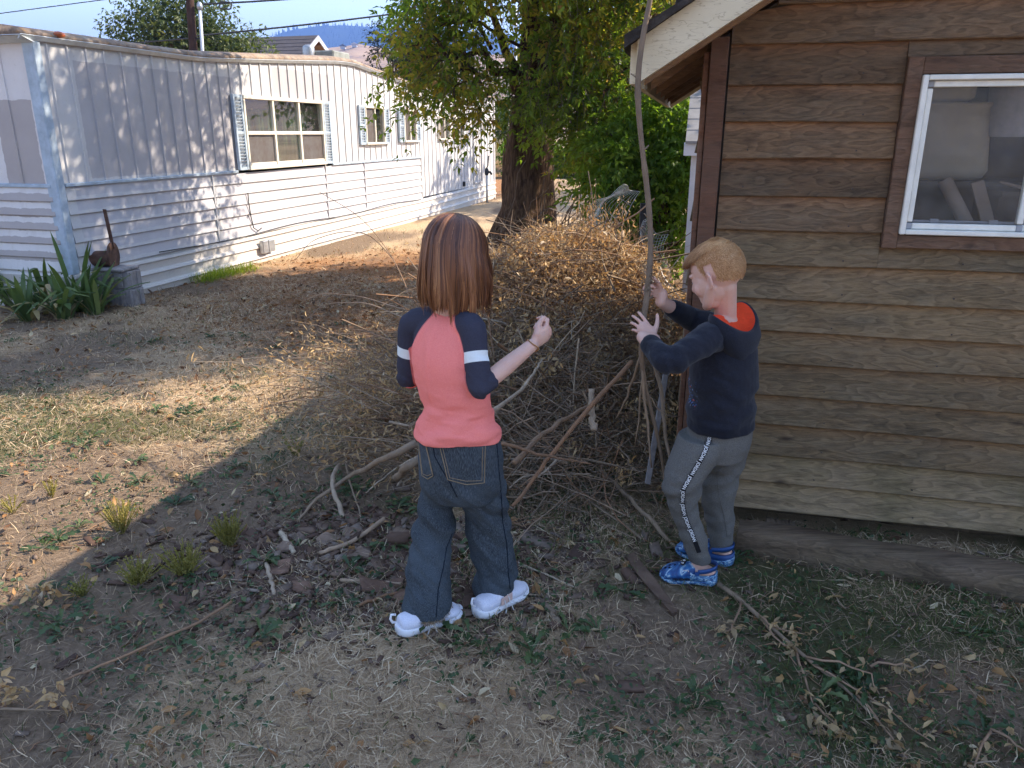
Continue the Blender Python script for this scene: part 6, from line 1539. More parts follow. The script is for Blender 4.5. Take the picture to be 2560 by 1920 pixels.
def head(mb, c, F, U, k=1.0):
    """skull, jaw, nose, lips, ears; c = middle of the skull, F where the face looks, U its up"""
    F = unit(F); U = unit(U-F*(U @ F)); Rr = np.cross(F, U); P = lambda f, r_, u: c+(F*f+Rr*r_+U*u)*k
    mb.ball(P(-.012, 0, .020), (.074*k, .092*k, .088*k), Rr, F, U, 26, 18)
    mb.ball(P(.020, 0, -.020), (.066*k, .068*k, .080*k), Rr, F, U, 24, 16)
    mb.ball(P(.040, 0, -.066), (.047*k, .044*k, .046*k), Rr, F, U, 20, 14)
    mb.ball(P(.070, 0, -.094), (.021*k, .018*k, .018*k), Rr, F, U, 14, 10)      # chin
    for s in (-1, 1):
        chain(mb, [P(.004, s*.056, -.045), P(.045, s*.036, -.088), P(.068, s*.010, -.096)], [.018*k, .017*k, .015*k])
        mb.ball(P(.053, s*.036, -.032), (.027*k, .024*k, .030*k), Rr, F, U, 14, 10)   # cheek
        mb.ball(P(.066, s*.028, .017), (.027*k, .012*k, .010*k), Rr, F, U, 14, 10)   # brow
        e = P(-.008, s*.073, -.020); eX = unit(Rr*s*.55-F*.75); eN = unit(np.cross(eX, U))       # ear
        mb.ball(e+eX*.004*k, (.014*k, .006*k, .0255*k), eX, eN, unit(U*.98-F*.2), 16, 10)
        mb.tube([e+(eX*.010*math.cos(t)*1.25+eX*.005+U*.023*math.sin(t)+Rr*s*.003)*k for t in np.linspace(-1.3, 2.4, 12)], .0052*k, 8)
        mb.ball(e+(-U*.024+eX*.0)*k, .0085*k, n=10, k=7)
    chain(mb, [P(.078, 0, .010), P(.088, 0, -.012), P(.096, 0, -.027)], [.010*k, .0105*k, .0112*k]); mb.ball(P(.048, 0, -.030), (.042*k, .035*k, .050*k), Rr, F, U, 18, 12)
    for s in (-1, 1): mb.ball(P(.087, s*.0095, -.031), .0078*k, n=10, k=7)
    mb.ball(P(.081, 0, -.056), (.018*k, .008*k, .0055*k), Rr, F, U, 14, 8); mb.ball(P(.079, 0, -.0645), (.016*k, .008*k, .006*k), Rr, F, U, 14, 8)
    return P
def skin_mat(name, col):
    q = Mat(name, .55, .3); co = q.coord(); n1 = q.noise(co, 26, 4, .6); n2 = q.noise(co, 160, 3, .6)
    c = q.ramp(n1, [(.3, tuple(x*f for x, f in zip(col, (.94, .86, .84)))), (.7, col)])
    c = q.mix(q.ramp(n2, [(.60, 0.0), (.72, .22)]), c, (.42, .22, .13)); 
    c = q.mix(q.attr('red'), c, (.60, .25, .19)); q.set('Base Color', c)
    q.set('Subsurface Weight', .12); q.set('Subsurface Radius', (.012, .005, .003)); q.b.inputs['Subsurface Scale'].default_value = .6
    q.bump(n2, .08, .0015); return q.m
M_SKIN = skin_mat('fair_skin', (.66, .43, .34))
M_EYE = plain('eye_white', (.75, .72, .68), .25, .5, .05); M_IRISB = plain('iris_blue', (.10, .16, .20), .2, .5, .1)
def cloth_bump(q, s=420, st=.25):
    w = q.noise(q.coord('Object'), s, 2, .5); q.bump(w, st, .0012)
def hair_mat(name, stops, rough=.42):
    q = Mat(name, rough, .45); c = q.ramp(q.attr('cv'), stops); q.set('Base Color', c); q.set('Anisotropic', .5); return q.m
def ribbons(paths, W, outward):
    m, k, _ = paths.shape; T_ = unit(np.gradient(paths, axis=1)); S_ = unit(np.cross(T_, outward)); w = np.broadcast_to(W, (m, k))[..., None]*.5; N_ = unit(np.cross(S_, T_))
    V = np.stack([paths-S_*w-N_*w*.35, paths, paths+S_*w-N_*w*.35], 2).reshape(-1, 3)
    i, j, t = np.meshgrid(np.arange(m), np.arange(k-1), np.arange(2), indexing='ij'); b = (i*k+j)*3+t
    return V, np.stack([b, b+1, b+4, b+3], -1).reshape(-1, 4)
def person_eyes(P, F, k, o, lid=True):
    F = unit(F)
    for s in (-1, 1):
        e = link('eye', MB().ball(P(.0655, s*.030, -.004), .0115*k, n=14, k=10).mesh('eye', M_EYE, True), o)
        link('iris', MB().ball(P(.0655, s*.030, -.004)+F*.0080*k-UP*.002, .0055*k, n=12, k=8).mesh('iris', M_IRISB, True), e)
def hits(V, F, pix):
    """surface points under the given photo positions (with normals)"""
    bv = BVHTree.FromPolygons(V.tolist(), F.tolist()); out = []
    for x, y in pix:
        r_ = unit(ray(x, y)); h = bv.ray_cast(Vector(CAMP), Vector(r_)); out.append((np.array(h[0]), np.array(h[1])) if h[0] is not None else None)
    return out
def mpp(yd, Y): v = yd*DS-960; return Y/(FPX*math.cos(PITCH)-v*math.sin(PITCH))*DS
def row(xl, xr, yd, Y, depth, X, Yd, ratio):
    """ring from the width seen in the photo; ratio = depth/width of the ellipse"""
    c = at((xl+xr)/2, yd, Y); h = (xr-xl)/2*mpp(yd, Y); a = h/math.sqrt(X[0]**2+(ratio*Yd[0])**2); return (c, a, a*ratio)

# ------------------------------------------------------------------ GIRL
AZg = R_(36); gf = np.array([math.sin(AZg), math.cos(AZg), 0]); gr = np.array([math.cos(AZg), -math.sin(AZg), 0])
gbase = np.array([-.17, 2.42, 0.0])
girl = thing('person', gbase, 'girl with long brown hair in a coral top with navy sleeves, jeans and white sneakers', 'person')
hC = at(987, 548, 2.45); hF = unit(gf*.93+gr*.15-UP*.30); hU = unit(UP+hF*.2)
sR, eR, wR = at(1021, 706, 2.335), at(1036, 838, 2.265), at(1149, 746, 2.43)
sL, eL = at(893, 698, 2.50), at(884, 812, 2.52); wL = eL+np.array([.12, .17, .05])
nk = at(972, 660, 2.42)
rows_t = [row(902, 1090, 1030, 2.43, 0, gr, gf, .84), row(901, 1089, 1000, 2.425, 0, gr, gf, .84), row(903, 1081, 945, 2.41, 0, gr, gf, .80), row(908, 1064, 885, 2.395, 0, gr, gf, .74), row(893, 1062, 831, 2.39, 0, gr, gf, .70), row(882, 1052, 781, 2.39, 0, gr, gf, .68), row(886, 1040, 735, 2.40, 0, gr, gf, .62), row(900, 1022, 700, 2.41, 0, gr, gf, .55), row(930, 1005, 672, 2.42, 0, gr, gf, .62), row(944, 998, 655, 2.425, 0, gr, gf, .9)]
legL = [row(905, 1000, 1040, 2.46, 0, gr, gf, 1), row(903, 990, 1075, 2.46, 0, gr, gf, 1), row(901, 985, 1105, 2.45, 0, gr, gf, 1), row(889, 979, 1158, 2.44, 0, gr, gf, .95), row(877, 977, 1218, 2.41, 0, gr, gf, .95), row(868, 973, 1270, 2.385, 0, gr, gf, .95), row(868, 972, 1316, 2.365, 0, gr, gf, .95)]
legR = [row(985, 1091, 1040, 2.43, 0, gr, gf, 1), row(988, 1092, 1075, 2.45, 0, gr, gf, 1), row(997, 1096, 1105, 2.47, 0, gr, gf, 1), row(1013, 1109, 1158, 2.49, 0, gr, gf, .95), row(1021, 1109, 1218, 2.49, 0, gr, gf, .95), row(1025, 1107, 1278, 2.485, 0, gr, gf, .95), row(1027, 1105, 1291, 2.485, 0, gr, gf, .95)]
# body in one piece, a little inside the clothes
mb = MB()
P_ = head(mb, hC, hF, hU, .97)
chain(mb, [hC-UP*.07-hF*.015, nk-UP*.02], [.047, .052])
stack(mb, interp_rows([(c, a*.74, b*.74) for c, a, b in rows_t], 26), gr, gf)
chain(mb, [nk-UP*.05, sR, (sR+eR)/2, eR], [.045, .035, .029, .027]); chain(mb, [eR, eR*.5+wR*.5, wR], [.028, .0285, .0215])
chain(mb, [nk-UP*.05, sL, (sL+eL)/2, eL], [.045, .035, .029, .027]); chain(mb, [eL, eL*.5+wL*.5, wL], [.030, .031, .0225])
gd = unit(unit(wR-eR)+np.array([.15, .12, .12])); gn = unit(np.array([-.50, .74, .31])); gs = np.cross(gd, gn)
hand(mb, wR+gd*.006, gd, gn, gs, .150, [(.55, 1.05, .75), (.95, 1.45, 1.0), (1.1, 1.5, 1.0), (1.2, 1.5, 1.0)], (.06, .01, -.03, -.06), [unit(gd*.75+gs*.45+gn*.50), unit(gd*.92+gs*.12+gn*.40), unit(gd*.98-gs*.05+gn*.12)])
ld = unit(wL-eL); ln_ = unit(np.array([.3, -.2, -.9])); hand(mb, wL+ld*.006, ld, ln_, np.cross(ln_, ld), .148, [(.3, .45, .3)]*4)
for lg, an, tt in ((legL, np.array([-.335, 2.345, .07]), np.array([-.265, 2.41, .03])), (legR, np.array([-.075, 2.445, .07]), np.array([-.03, 2.51, .03]))):
    chain(mb, [lg[0][0], lg[3][0], an], [.046, .034, .027]); chain(mb, [an-UP*.01, an-UP*.03, tt], [.030, .029, .020])
V, F = remesh(mb, .0026); V = relax(V, F, 5, .5)
red = np.clip(.35*np.exp(-np.linalg.norm(V-(wR+gd*.10), axis=1)**2/.03**2)+.25*np.exp(-np.linalg.norm(V-eR, axis=1)**2/.03**2), 0, 1)
link('body', np_mesh('body', V, F, M_SKIN, True, {'red': red}), girl)
person_eyes(P_, hF, .97, girl)
# top with raglan sleeves
mb = MB(); rs = [(c, a*(1.0 if i in (0, 5, 6, 7) else .95), b*(1.02 if i in (0, 5, 6, 7) else .97)) for i, (c, a, b) in enumerate(rows_t[2:])]
hem = [(at(990, 938, 2.405), rs[0][1]*1.03, rs[0][2]*1.10), (at(990, 918, 2.40), rs[0][1]*1.02, rs[0][2]*1.10)]
stack(mb, interp_rows(hem+rs[1:-1]+[(rs[-1][0]-UP*.004, rs[-1][1]*1.12, rs[-1][2]*1.1)], 30), gr, gf, 36)
cufR = eR+unit(wR-eR)*.032
chain(mb, [nk-UP*.055+gr*.02, sR, sR*.5+eR*.5, eR], [.048, .046, .037, .036], 18); chain(mb, [eR, cufR], [.036, .035], 18)
cufL = eL+unit(wL-eL)*.04
chain(mb, [nk-UP*.055-gr*.02, sL, sL*.5+eL*.5, eL], [.052, .053, .047, .044], 18); chain(mb, [eL, cufL], [.044, .040], 18)
V, F = remesh(mb, .0034); V = relax(V, F, 6, .5); N_ = vnorm(V, F)
def seg_d(V, a, b): t = np.clip(((V-a) @ (b-a))/((b-a) @ (b-a)), 0, 1); return np.linalg.norm(V-(a+t[:, None]*(b-a)), axis=1), t
dR, tR = seg_d(V, sR, eR); dR2, _ = seg_d(V, eR, cufR); dL, tL = seg_d(V, sL, eL); dL2, _ = seg_d(V, eL, cufL)
zr = np.array([c[2] for c, a, b in rows_t])[::-1]; ctr = np.stack([np.interp(V[:, 2], zr, np.array([c[k] for c, a, b in rows_t])[::-1]) for k in range(3)], 1)
lr = (V-ctr) @ gr; lf = (V-ctr) @ gf; aa = np.interp(V[:, 2], zr, np.array([a for c, a, b in rows_t])[::-1]); bb_ = np.interp(V[:, 2], zr, np.array([b for c, a, b in rows_t])[::-1])
dT = (np.sqrt((lr/aa)**2+(lf/bb_)**2)-1)*.10
dA = np.minimum(np.minimum(dR, dR2), np.minimum(dL, dL2))-.041
z0 = nk[2]; rag = np.abs(lr)-(.040+.62*np.clip(z0-.012-V[:, 2], 0, 1)*1.0)
armm = (dT-dA)-.004; w_ = np.clip((z0-.125-V[:, 2])/.03, 0, 1); sl_mask = np.maximum(rag, armm)*(1-w_)+armm*w_; sl_mask = np.where(V[:, 2] < eR[2]-.075, -.05, sl_mask)
band = np.minimum(np.abs(tR-.50)+(dR > .08)*1.0, np.abs(tL-.50)+(dL > .08)*1.0)
tor = np.clip(-sl_mask*40, 0, 1)
fold = .0042*np.sin((lr*70+6.0*fbm(V*7, 2)))*np.exp(-((V[:, 2]-z0+.10)/.09)**2)+.005*np.exp(-((lr+.012)/.012)**2)*np.clip((z0-.05-V[:, 2])*8, 0, 1)*np.clip((V[:, 2]-hem[0][0][2]-.08)*10, 0, 1)+.0042*np.sin((V[:, 2]-lr*.55)*75+7*fbm(V*6, 2))*np.exp(-((V[:, 2]-hem[0][0][2]-.07)/.055)**2)+.020*(fbm(np.c_[V[:, 0]*7, V[:, 1]*7, V[:, 2]*24], 3)-.5)*np.clip((z0-.15-V[:, 2])*6, 0, 1.6)
fold = fold*tor+(1-tor)*.016*(fbm(np.c_[V[:, 0]*14, V[:, 1]*14, V[:, 2]*38+V[:, 0]*20], 2)-.5)*np.clip((tR*1.8-.3), .1, 1.3)
V = V+N_*fold[:, None]
q = Mat('jersey_top', .85, .15); co = q.coord(); hz_ = q.noise(co, 240, 3, .6)
pink = q.mix(hz_, (.81, .185, .160), (.92, .29, .25)); navy = q.mix(hz_, (.028, .028, .043), (.055, .055, .078)); wht = q.mix(hz_, (.62, .66, .66), (.74, .78, .78))
m1 = q.ramp(q.attr('sleeve'), [(.498, 0.0), (.506, 1.0)]); m2 = q.ramp(q.attr('band'), [(.086, 1.0), (.090, 0.0)])
slv = q.mix(m2, navy, wht); seam = q.ramp(q.attr('sleeve'), [(.482, 0.0), (.492, .4), (.502, 0.0)])
q.set('Base Color', q.mix(seam, q.mix(m1, pink, slv), (.05, .03, .05))); cloth_bump(q, 330, .3); M_TOP = q.m
link('top', np_mesh('top', V, F, M_TOP, True, {'sleeve': np.clip(.5+sl_mask*4, 0, 1), 'band': band}), girl)
TOPV, TOPF = V, F
# jeans
mb = MB(); stack(mb, interp_rows([(rows_t[2][0]+UP*.03, rows_t[2][1]*.97, rows_t[2][2]*1.0), (rows_t[1][0], rows_t[1][1]*1.0, rows_t[1][2]*1.04), (rows_t[0][0]-UP*.015, rows_t[0][1]*.97, rows_t[0][2]*1.02), (rows_t[0][0]-UP*.06, rows_t[0][1]*.80, rows_t[0][2]*.85)], 14), gr, gf, 32)
for lg in (legL, legR): stack(mb, interp_rows(lg, 26), gr, gf, 26)
V, F = remesh(mb, .0036); V = relax(V, F, 5, .5); N_ = vnorm(V, F)
kn = np.exp(-((V[:, 2]-.36)/.16)**2); ank = np.exp(-((V[:, 2]-.12)/.09)**2)
V = V+N_*((.036*(fbm(np.c_[V[:, 0]*8, V[:, 1]*8, V[:, 2]*15+.8*V[:, 0]*17], 3)-.5)*(.35+kn*.8+ank))+.005*np.sin(V[:, 2]*60+V[:, 0]*40+5*fbm(V*8, 2))*kn)[:, None]
q = Mat('worn_denim', .88, .15); co = q.coord(); tw = q.n('TexNoise', {'Vector': q.coord('Object', (520, 520, 46)), 'Scale': 1.6, 'Detail': 4.0}).outputs[0]; fd = q.noise(co, 7, 4, .6)
c = q.ramp(tw, [(.3, (.015, .021, .028)), (.5, (.042, .053, .064)), (.72, (.14, .155, .165))]); c = q.mix(q.ramp(fd, [(.42, 0.0), (.75, .55)]), c, (.085, .108, .13)); q.set('Base Color', c); q.bump(tw, .35, .0015); M_DEN = q.m
M_STI = plain('pale_stitching', (.26, .20, .13), .8, .2, .2, 40); M_DEND = plain('dark_denim_seam', (.012, .018, .030), .9, .1, .3, 60)
jeans = link('jeans', np_mesh('jeans', V, F, M_DEN, True), girl)
def patch(quad, nu, nv, lift, m, name, parent, V=V, F=F):
    pix = [tuple((np.array(quad[0])*(1-u)+np.array(quad[1])*u)*(1-v)+(np.array(quad[3])*(1-u)+np.array(quad[2])*u)*v) for v in np.linspace(0, 1, nv) for u in np.linspace(0, 1, nu)]
    hs = hits(V, F, pix); ok = [h for h in hs if h is not None]
    if len(ok) < len(hs): return None
    P = np.array([h[0]+h[1]*lift for h in hs]); ii = np.arange(nu*nv).reshape(nv, nu); Fq = np.stack([ii[:-1, :-1], ii[:-1, 1:], ii[1:, 1:], ii[1:, :-1]], -1).reshape(-1, 4)
    return link(name, np_mesh(name, P, Fq, m, True), parent)
def line_on(pix, rad, m, name, parent, lift=.001, V=V, F=F):
    P = [h[0]+h[1]*lift for h in hits(V, F, pix) if h is not None]
    return link(name, MB().tube(P, rad, 5).mesh(name, m, True), parent) if len(P) > 2 else None
def poly_pts(pp, k=8): 
    out = []
    for a, b in zip(pp[:-1], pp[1:]): out += [tuple(np.array(a)*(1-t)+np.array(b)*t) for t in np.linspace(0, 1, k, endpoint=False)]
    return out+[pp[-1]]
ZJ = lambda x, y: ((940+x/2.86)/DS, (1060+y/2.86)/DS)
for quad in ([ZJ(458, 152), ZJ(778, 148), ZJ(772, 418), ZJ(515, 395)], [ZJ(305, 118), ZJ(360, 138), ZJ(412, 368), ZJ(335, 368)]):
    mid = ((quad[2][0]+quad[3][0])/2, (quad[2][1]+quad[3][1])/2+7)
    pk_ = patch(quad, 9, 9, .0022, M_DEN, 'pocket', girl)
    if pk_:
        line_on(poly_pts([quad[0], quad[3], mid, quad[2], quad[1], quad[0]]), .0017, M_STI, 'stitching', pk_, .0028)
        ins = lambda a, f: tuple(np.array(a)*(1-f)+np.mean(np.array(quad), 0)*f)
        line_on(poly_pts([ins(quad[0], .12), ins(quad[3], .12), ins(mid, .16), ins(quad[2], .12), ins(quad[1], .12)]), .0011, M_STI, 'stitching', pk_, .0028)
        line_on(poly_pts([ins(quad[0], .0), ins(quad[3], .0)]), .0022, M_DEND, 'edge_seam', pk_, .0012)
line_on(poly_pts([ZJ(860, 110), ZJ(875, 300), ZJ(895, 520), ZJ(905, 700), ZJ(935, 860), ZJ(945, 1060), ZJ(960, 1180)], 6), .0020, M_DEND, 'side_seam', jeans, .0005)
line_on(poly_pts([ZJ(545, 780), ZJ(505, 880), ZJ(480, 1030), ZJ(445, 1180), ZJ(430, 1380)], 6), .0020, M_DEND, 'inner_seam', jeans, .0005)
line_on(poly_pts([ZJ(405, 130), ZJ(420, 230), ZJ(475, 330), ZJ(540, 440), ZJ(580, 520)], 6), .0020, M_DEND, 'seat_seam', jeans, .0005)
# frayed hems
r = np.random.default_rng(9); P = V[(V[:, 2] < np.where(V[:, 0] < -.2, legL[-1][0][2]+.012, legR[-1][0][2]+.012)) & (r.random(len(V)) < .35)]
pth = P[:, None]+np.array([0, 0, -1.])*np.linspace(0, .012, 3)[None, :, None]+r.normal(0, .0035, (len(P), 3, 3)); Vf, Ff = wires_mesh(pth, .0007, 3); link('frayed_hem', np_mesh('frayed_hem', Vf, Ff, M_STI), jeans)['kind'] = 'stuff'
# hair tie round the wrist
wx = unit(wR-eR); a_ = unit(np.cross(wx, UP)); b_ = np.cross(wx, a_); tie = [wR-wx*.004+(a_*.0262*math.cos(t)+b_*.0225*math.sin(t)+wx*.007*math.sin(2*t+.4)) for t in np.linspace(0, 2*math.pi, 26)]
wb = thing('hair_tie', wR, 'thin tan elastic hair tie looped round the wrist of the girl', 'hair tie'); link('loop', MB().tube(tie, .0021, 6).mesh('loop', plain('tan_elastic', (.36, .18, .07), .7, .2, .2)), wb)
link('twist', MB().tube([wR-a_*.024+gd*x+gn*-.012+b_*y for x, y in ((0, 0), (.03, .010), (.06, .022), (.075, .03))], .0018, 5).mesh('twist', bpy.data.materials['tan_elastic'], True), wb)
# long straight hair
M_GH = hair_mat('long_brown_hair', [(0, (.026, .009, .005)), (.35, (.080, .027, .012)), (.65, (.19, .070, .027)), (.88, (.29, .12, .048)), (1, (.40, .20, .085))], .45)
r = np.random.default_rng(12); n = 5200; HR = np.cross(hF, hU)
ph = r.uniform(-math.pi, math.pi, n); keep = np.abs(ph) > .75; ph = ph[keep]; n = len(ph)        # phi 0 = face
th0 = np.arccos(1-r.random(n)*.75)*.9+.06; K = 15; zend = hC[2]+-.112+r.normal(0, .013, n)+.012*np.cos(ph)-.05*(np.sin(ph) > .6)*(r.random(n) < .18)-.035*fbm(np.c_[ph*3, ph*0], 2)
lay = r.random(n)**.8*.017; lock = fbm(np.c_[ph*7, np.zeros(n), lay*60], 2)-.5
dirh = np.sin(ph)[:, None]*HR+np.cos(ph)[:, None]*hF
def ell(t, ph_): return (np.sin(t)*.9)
paths = np.zeros((n, K, 3)); out = np.zeros((n, K, 3)); tmax = 1.72
for j in range(K):
    f = j/(K-1)
    fa = np.minimum(1, f/.48); tt = th0+(tmax-th0)*fa
    ax_ = np.stack([np.sin(ph)*.070, np.cos(ph)*np.where(np.cos(ph) > 0, .086, .093)], 1)
    bulge = 1+.05*np.sin(np.clip(tt, 0, 2.2))
    R1 = np.sin(np.minimum(tt, 1.57))*bulge
    p = hC+hF*-.004+HR*(ax_[:, :1]*R1[:, None])+hF*(ax_[:, 1:]*R1[:, None])+hU*((.020+.092*np.cos(tt))[:, None])
    off = .008+lay*(.30+.60*fa)+.012*lock*fa
    p = p+(dirh*np.sin(tt)[:, None]+hU*np.cos(np.minimum(tt, 1.6))[:, None])*off[:, None]
    if f > .48:
        g_ = (f-.48)/.52; zs = paths[:, int(.48*(K-1)), 2]; p = paths[:, int(.48*(K-1))].copy(); dh = unit(dirh*np.array([1, 1, 0]))
        p[:, 2] = zs+(zend-zs)*g_; sw_ = (.016*math.sin(g_*1.9)-.010*g_**3+.030*lock*g_); p += dh*np.atleast_1d(sw_)[:, None]
        p += np.c_[.006*np.sin(g_*5+ph*9), .004*np.cos(g_*4+ph*7), np.zeros(n)]*g_
    paths[:, j] = p; out[:, j] = unit(dirh+hU*np.cos(np.minimum(tt, 1.57))[:, None]*1.2)
fly = r.random(n) < .035; paths += (fly[:, None, None]*unit(r.normal(size=(n, 1, 3))*np.array([1, 1, .3])))*np.linspace(0, 1, K)[None, :, None]**1.5*.022
W = (.0048*r.uniform(.6, 1.3, n)*np.where(fly, .28, 1))[:, None]*np.r_[np.full(K-3, 1.0), .85, .6, .2]
V1, F1 = ribbons(paths, W, out); cv = np.clip(.40+.30*(fbm(np.c_[ph*14, lay*120, np.zeros(n)], 2)-.5)*2.0+r.normal(0, .13, n)+.12*(lay > .014), 0, 1)
cvv = np.repeat(cv, K*3)+np.tile(np.repeat(np.linspace(-.04, .14, K), 3), n)
hair = link('hair', np_mesh('hair', V1, F1, M_GH, True, {'cv': np.clip(cvv, 0, 1)}), girl)
mb = MB(); U1 = np.cross(HR, hF)
mb.ball(hC-hF*.004+hU*.020, (.071, .090, .094), HR, hF, hU, 24, 16); V2, F2 = remesh(mb, .006); V2 = relax(V2, F2, 3); N2 = vnorm(V2, F2)
mb = MB(); ang = np.linspace(.95, 2*math.pi-.95, 26); rings = []
for z_, sc in ((.0, 1.0), (-.06, 1.0), (-.08, .97), (-.115, .90)):
    o_ = np.array([hC+hF*-.004+UP*z_+sc*(HR*.073*math.sin(a)+hF*(.086 if math.cos(a) > 0 else .094)*math.cos(a)) for a in ang]); i_ = np.array([hC+hF*-.004+UP*z_+sc*(HR*.070*math.sin(a)+hF*(.075 if math.cos(a) > 0 else .088)*math.cos(a)) for a in ang])
    rings.append(np.vstack([o_, i_[::-1]]))
mb.loft(rings)
k_ = ((V2-hC) @ hF < .045) | ((V2-hC) @ hU > .075); fk = k_[F2].all(1); me_h = np_mesh('hair_underlayer', V2, F2[fk], M_GH, True, {'cv': np.full(len(V2), .12)})
link('hair_underlayer', me_h, girl); link('hair_underlayer', mb.mesh('hair_underlayer', M_GH, True, 'cv'), girl)

# ---- shoes
M_SNK = None
q = Mat('white_knit', .7, .2); kk = q.noise(q.coord('Object'), 300, 3, .6); q.set('Base Color', q.ramp(kk, [(.3, (.55, .56, .66)), (.7, (.74, .75, .82))])); q.bump(kk, .4, .0015); M_SNK = q.m
M_SOLE = plain('white_foam_sole', (.74, .74, .76), .5, .35, .06, 12, .08); M_LACE = plain('shoe_lace', (.66, .64, .62), .8, .2, .1, 60); M_PEACH = plain('peach_mesh_panel', (.60, .42, .36), .75, .2, .12, 90, .2)
def shoe_frame(heel, toe):
    heel = np.array([heel[0], heel[1], 0.]); toe = np.array([toe[0], toe[1], 0.]); d = unit(toe-heel); return heel, d, np.array([d[1], -d[0], 0]), np.linalg.norm(toe-heel)
def sole_outline(t): return np.interp(t, [0, .04, .12, .28, .45, .62, .76, .88, .96, 1.0], [.012, .028, .036, .036, .034, .041, .046, .041, .026, .010])
def sneaker(heel, toe, zg, label, mir):
    h, d, s, L = shoe_frame(heel, toe); o = thing('sneaker', h+UP*zg, label, 'shoe', 'white sneakers on the girl'); k = L/.245; st = np.r_[0, .02, .05, np.linspace(.1, .9, 15), .95, .98, 1.0]
    mb = MB(); n = 22; th = np.arange(n)*2*math.pi/n; rings = []
    for t in st:
        w = sole_outline(t)*1.16*k; z1 = np.interp(t, [0, .15, .5, .8, 1], [.040, .036, .026, .024, .030])*k; z0 = np.interp(t, [0, .1, .7, 1], [.008, .0, .0, .014])
        c = h+d*t*L+UP*zg; rings.append(np.array([c+s*w*np.sign(math.cos(a))*abs(math.cos(a))**.55+UP*((z0+z1)/2+(z1-z0)/2*np.sign(math.sin(a))*abs(math.sin(a))**.6) for a in th]))
    link('sole', mb.loft(rings).mesh('sole', M_SOLE, True), o)
    mb = MB(); rings = []
    for t in st[1:-1]:
        w = sole_outline(t)*1.04*k; z1 = np.interp(t, [0, .04, .12, .22, .32, .45, .62, .8, .93, 1], [.056, .068, .072, .070, .076, .075, .064, .053, .044, .030])*k; z0 = .015*k
        c = h+d*(t*.95+.02)*L+UP*zg; rings.append(np.array([c+s*w*(np.sign(math.cos(a))*abs(math.cos(a))**.8)*(1-.28*max(0, math.sin(a))**2*(1 if t < .6 else .6))+UP*((z0+z1)/2+(z1-z0)/2*np.sign(math.sin(a))*abs(math.sin(a))**.75) for a in th]))
    link('upper', mb.loft(rings).mesh('upper', M_SNK, True), o)
    mb = MB(); mb.box(h+d*.45*L+s*(.0395*k)*mir+UP*(zg+.042*k), (.055*k, .004, .030*k), d, unit(s*.9+UP*.35*mir), UP, bev=.0015); link('side_panel', mb.mesh('side_panel', M_PEACH), o)
    lp = [h-d*.004+UP*(zg+.082*k)+d*x+UP*z for x, z in ((.004, 0), (-.012, .006), (-.016, -.010), (-.010, -.026), (.002, -.03))]
    link('heel_loop', MB().tube(lp, .0045, 6).mesh('heel_loop', M_SOLE, True), o)
    mb = MB()
    for j in range(5):
        t = .42+.07*j; z1 = np.interp(t, [.32, .45, .62, .8], [.083, .078, .064, .053])*k+.002; c = h+d*t*L+UP*(zg+z1); w = .022*k; mb.tube([c-s*w-UP*.010, c-s*w*.5, c, c+s*w*.5, c+s*w-UP*.010], .0024, 5)
    e = h+d*.40*L+s*mir*.038*k; mb.tube([h+d*.42*L+UP*(zg+.075*k), e+UP*(zg+.055), e+s*mir*.012+UP*(zg+.02), e+s*mir*.02-d*.012+UP*(zg+.006)], .0022, 5); mb.tube([h+d*.42*L+UP*(zg+.078*k), e+d*.02+UP*(zg+.06), e+s*mir*.016+d*.02+UP*(zg+.03), e+s*mir*.03+d*.02+UP*(zg+.008)], .0022, 5)
    link('laces', mb.mesh('laces', M_LACE, True), o); return o
hl, tl = gpt(857, 1372)[:2], gpt(997, 1322)[:2]; hr_, tr_ = gpt(1028, 1338)[:2], gpt(1133, 1272)[:2]
sneaker(hl, tl, gh1(*hl)+.004, 'left white sneaker of the girl with a trailing lace, standing nearer the camera', 1)
sneaker(hr_, tr_, gh1(*hr_)+.004, 'right white sneaker of the girl with a peach side panel', 1)
# ------------------------------------------------------------------ BOY
AZb = R_(-66); bf = np.array([math.sin(AZb), math.cos(AZb), 0]); br2 = np.array([math.cos(AZb), -math.sin(AZb), 0])
bbase = np.array([.74, 2.68, 0.0])
boy = thing('person', bbase, 'ginger haired boy in a navy hoodie with orange hood lining, grey joggers and blue clogs', 'person')
yaw = R_(-48); hb0 = np.array([math.sin(yaw), math.cos(yaw), 0]); bF = unit(hb0-UP*.50); bU = unit(UP+hb0*.50)
bC = at(1546, 590, 2.665)
bn = at(1568, 672, 2.70)
ls, le, lw = at(1540, 722, 2.57), at(1446, 786, 2.42), at(1388, 728, 2.60)
rs_, re, rw = at(1545, 705, 2.83), at(1495, 690, 2.90), at(1428, 652, 2.755)
rt = [row(1481, 1626, 950, 2.685, 0, br2, bf, .85), row(1483, 1630, 915, 2.68, 0, br2, bf, .82), row(1486, 1633, 860, 2.68, 0, br2, bf, .78), row(1490, 1638, 800, 2.68, 0, br2, bf, .76), row(1500, 1638, 755, 2.685, 0, br2, bf, .72), row(1522, 1630, 718, 2.69, 0, br2, bf, .66), row(1545, 1606, 692, 2.70, 0, br2, bf, .75), row(1549, 1588, 668, 2.70, 0, br2, bf, .95)]
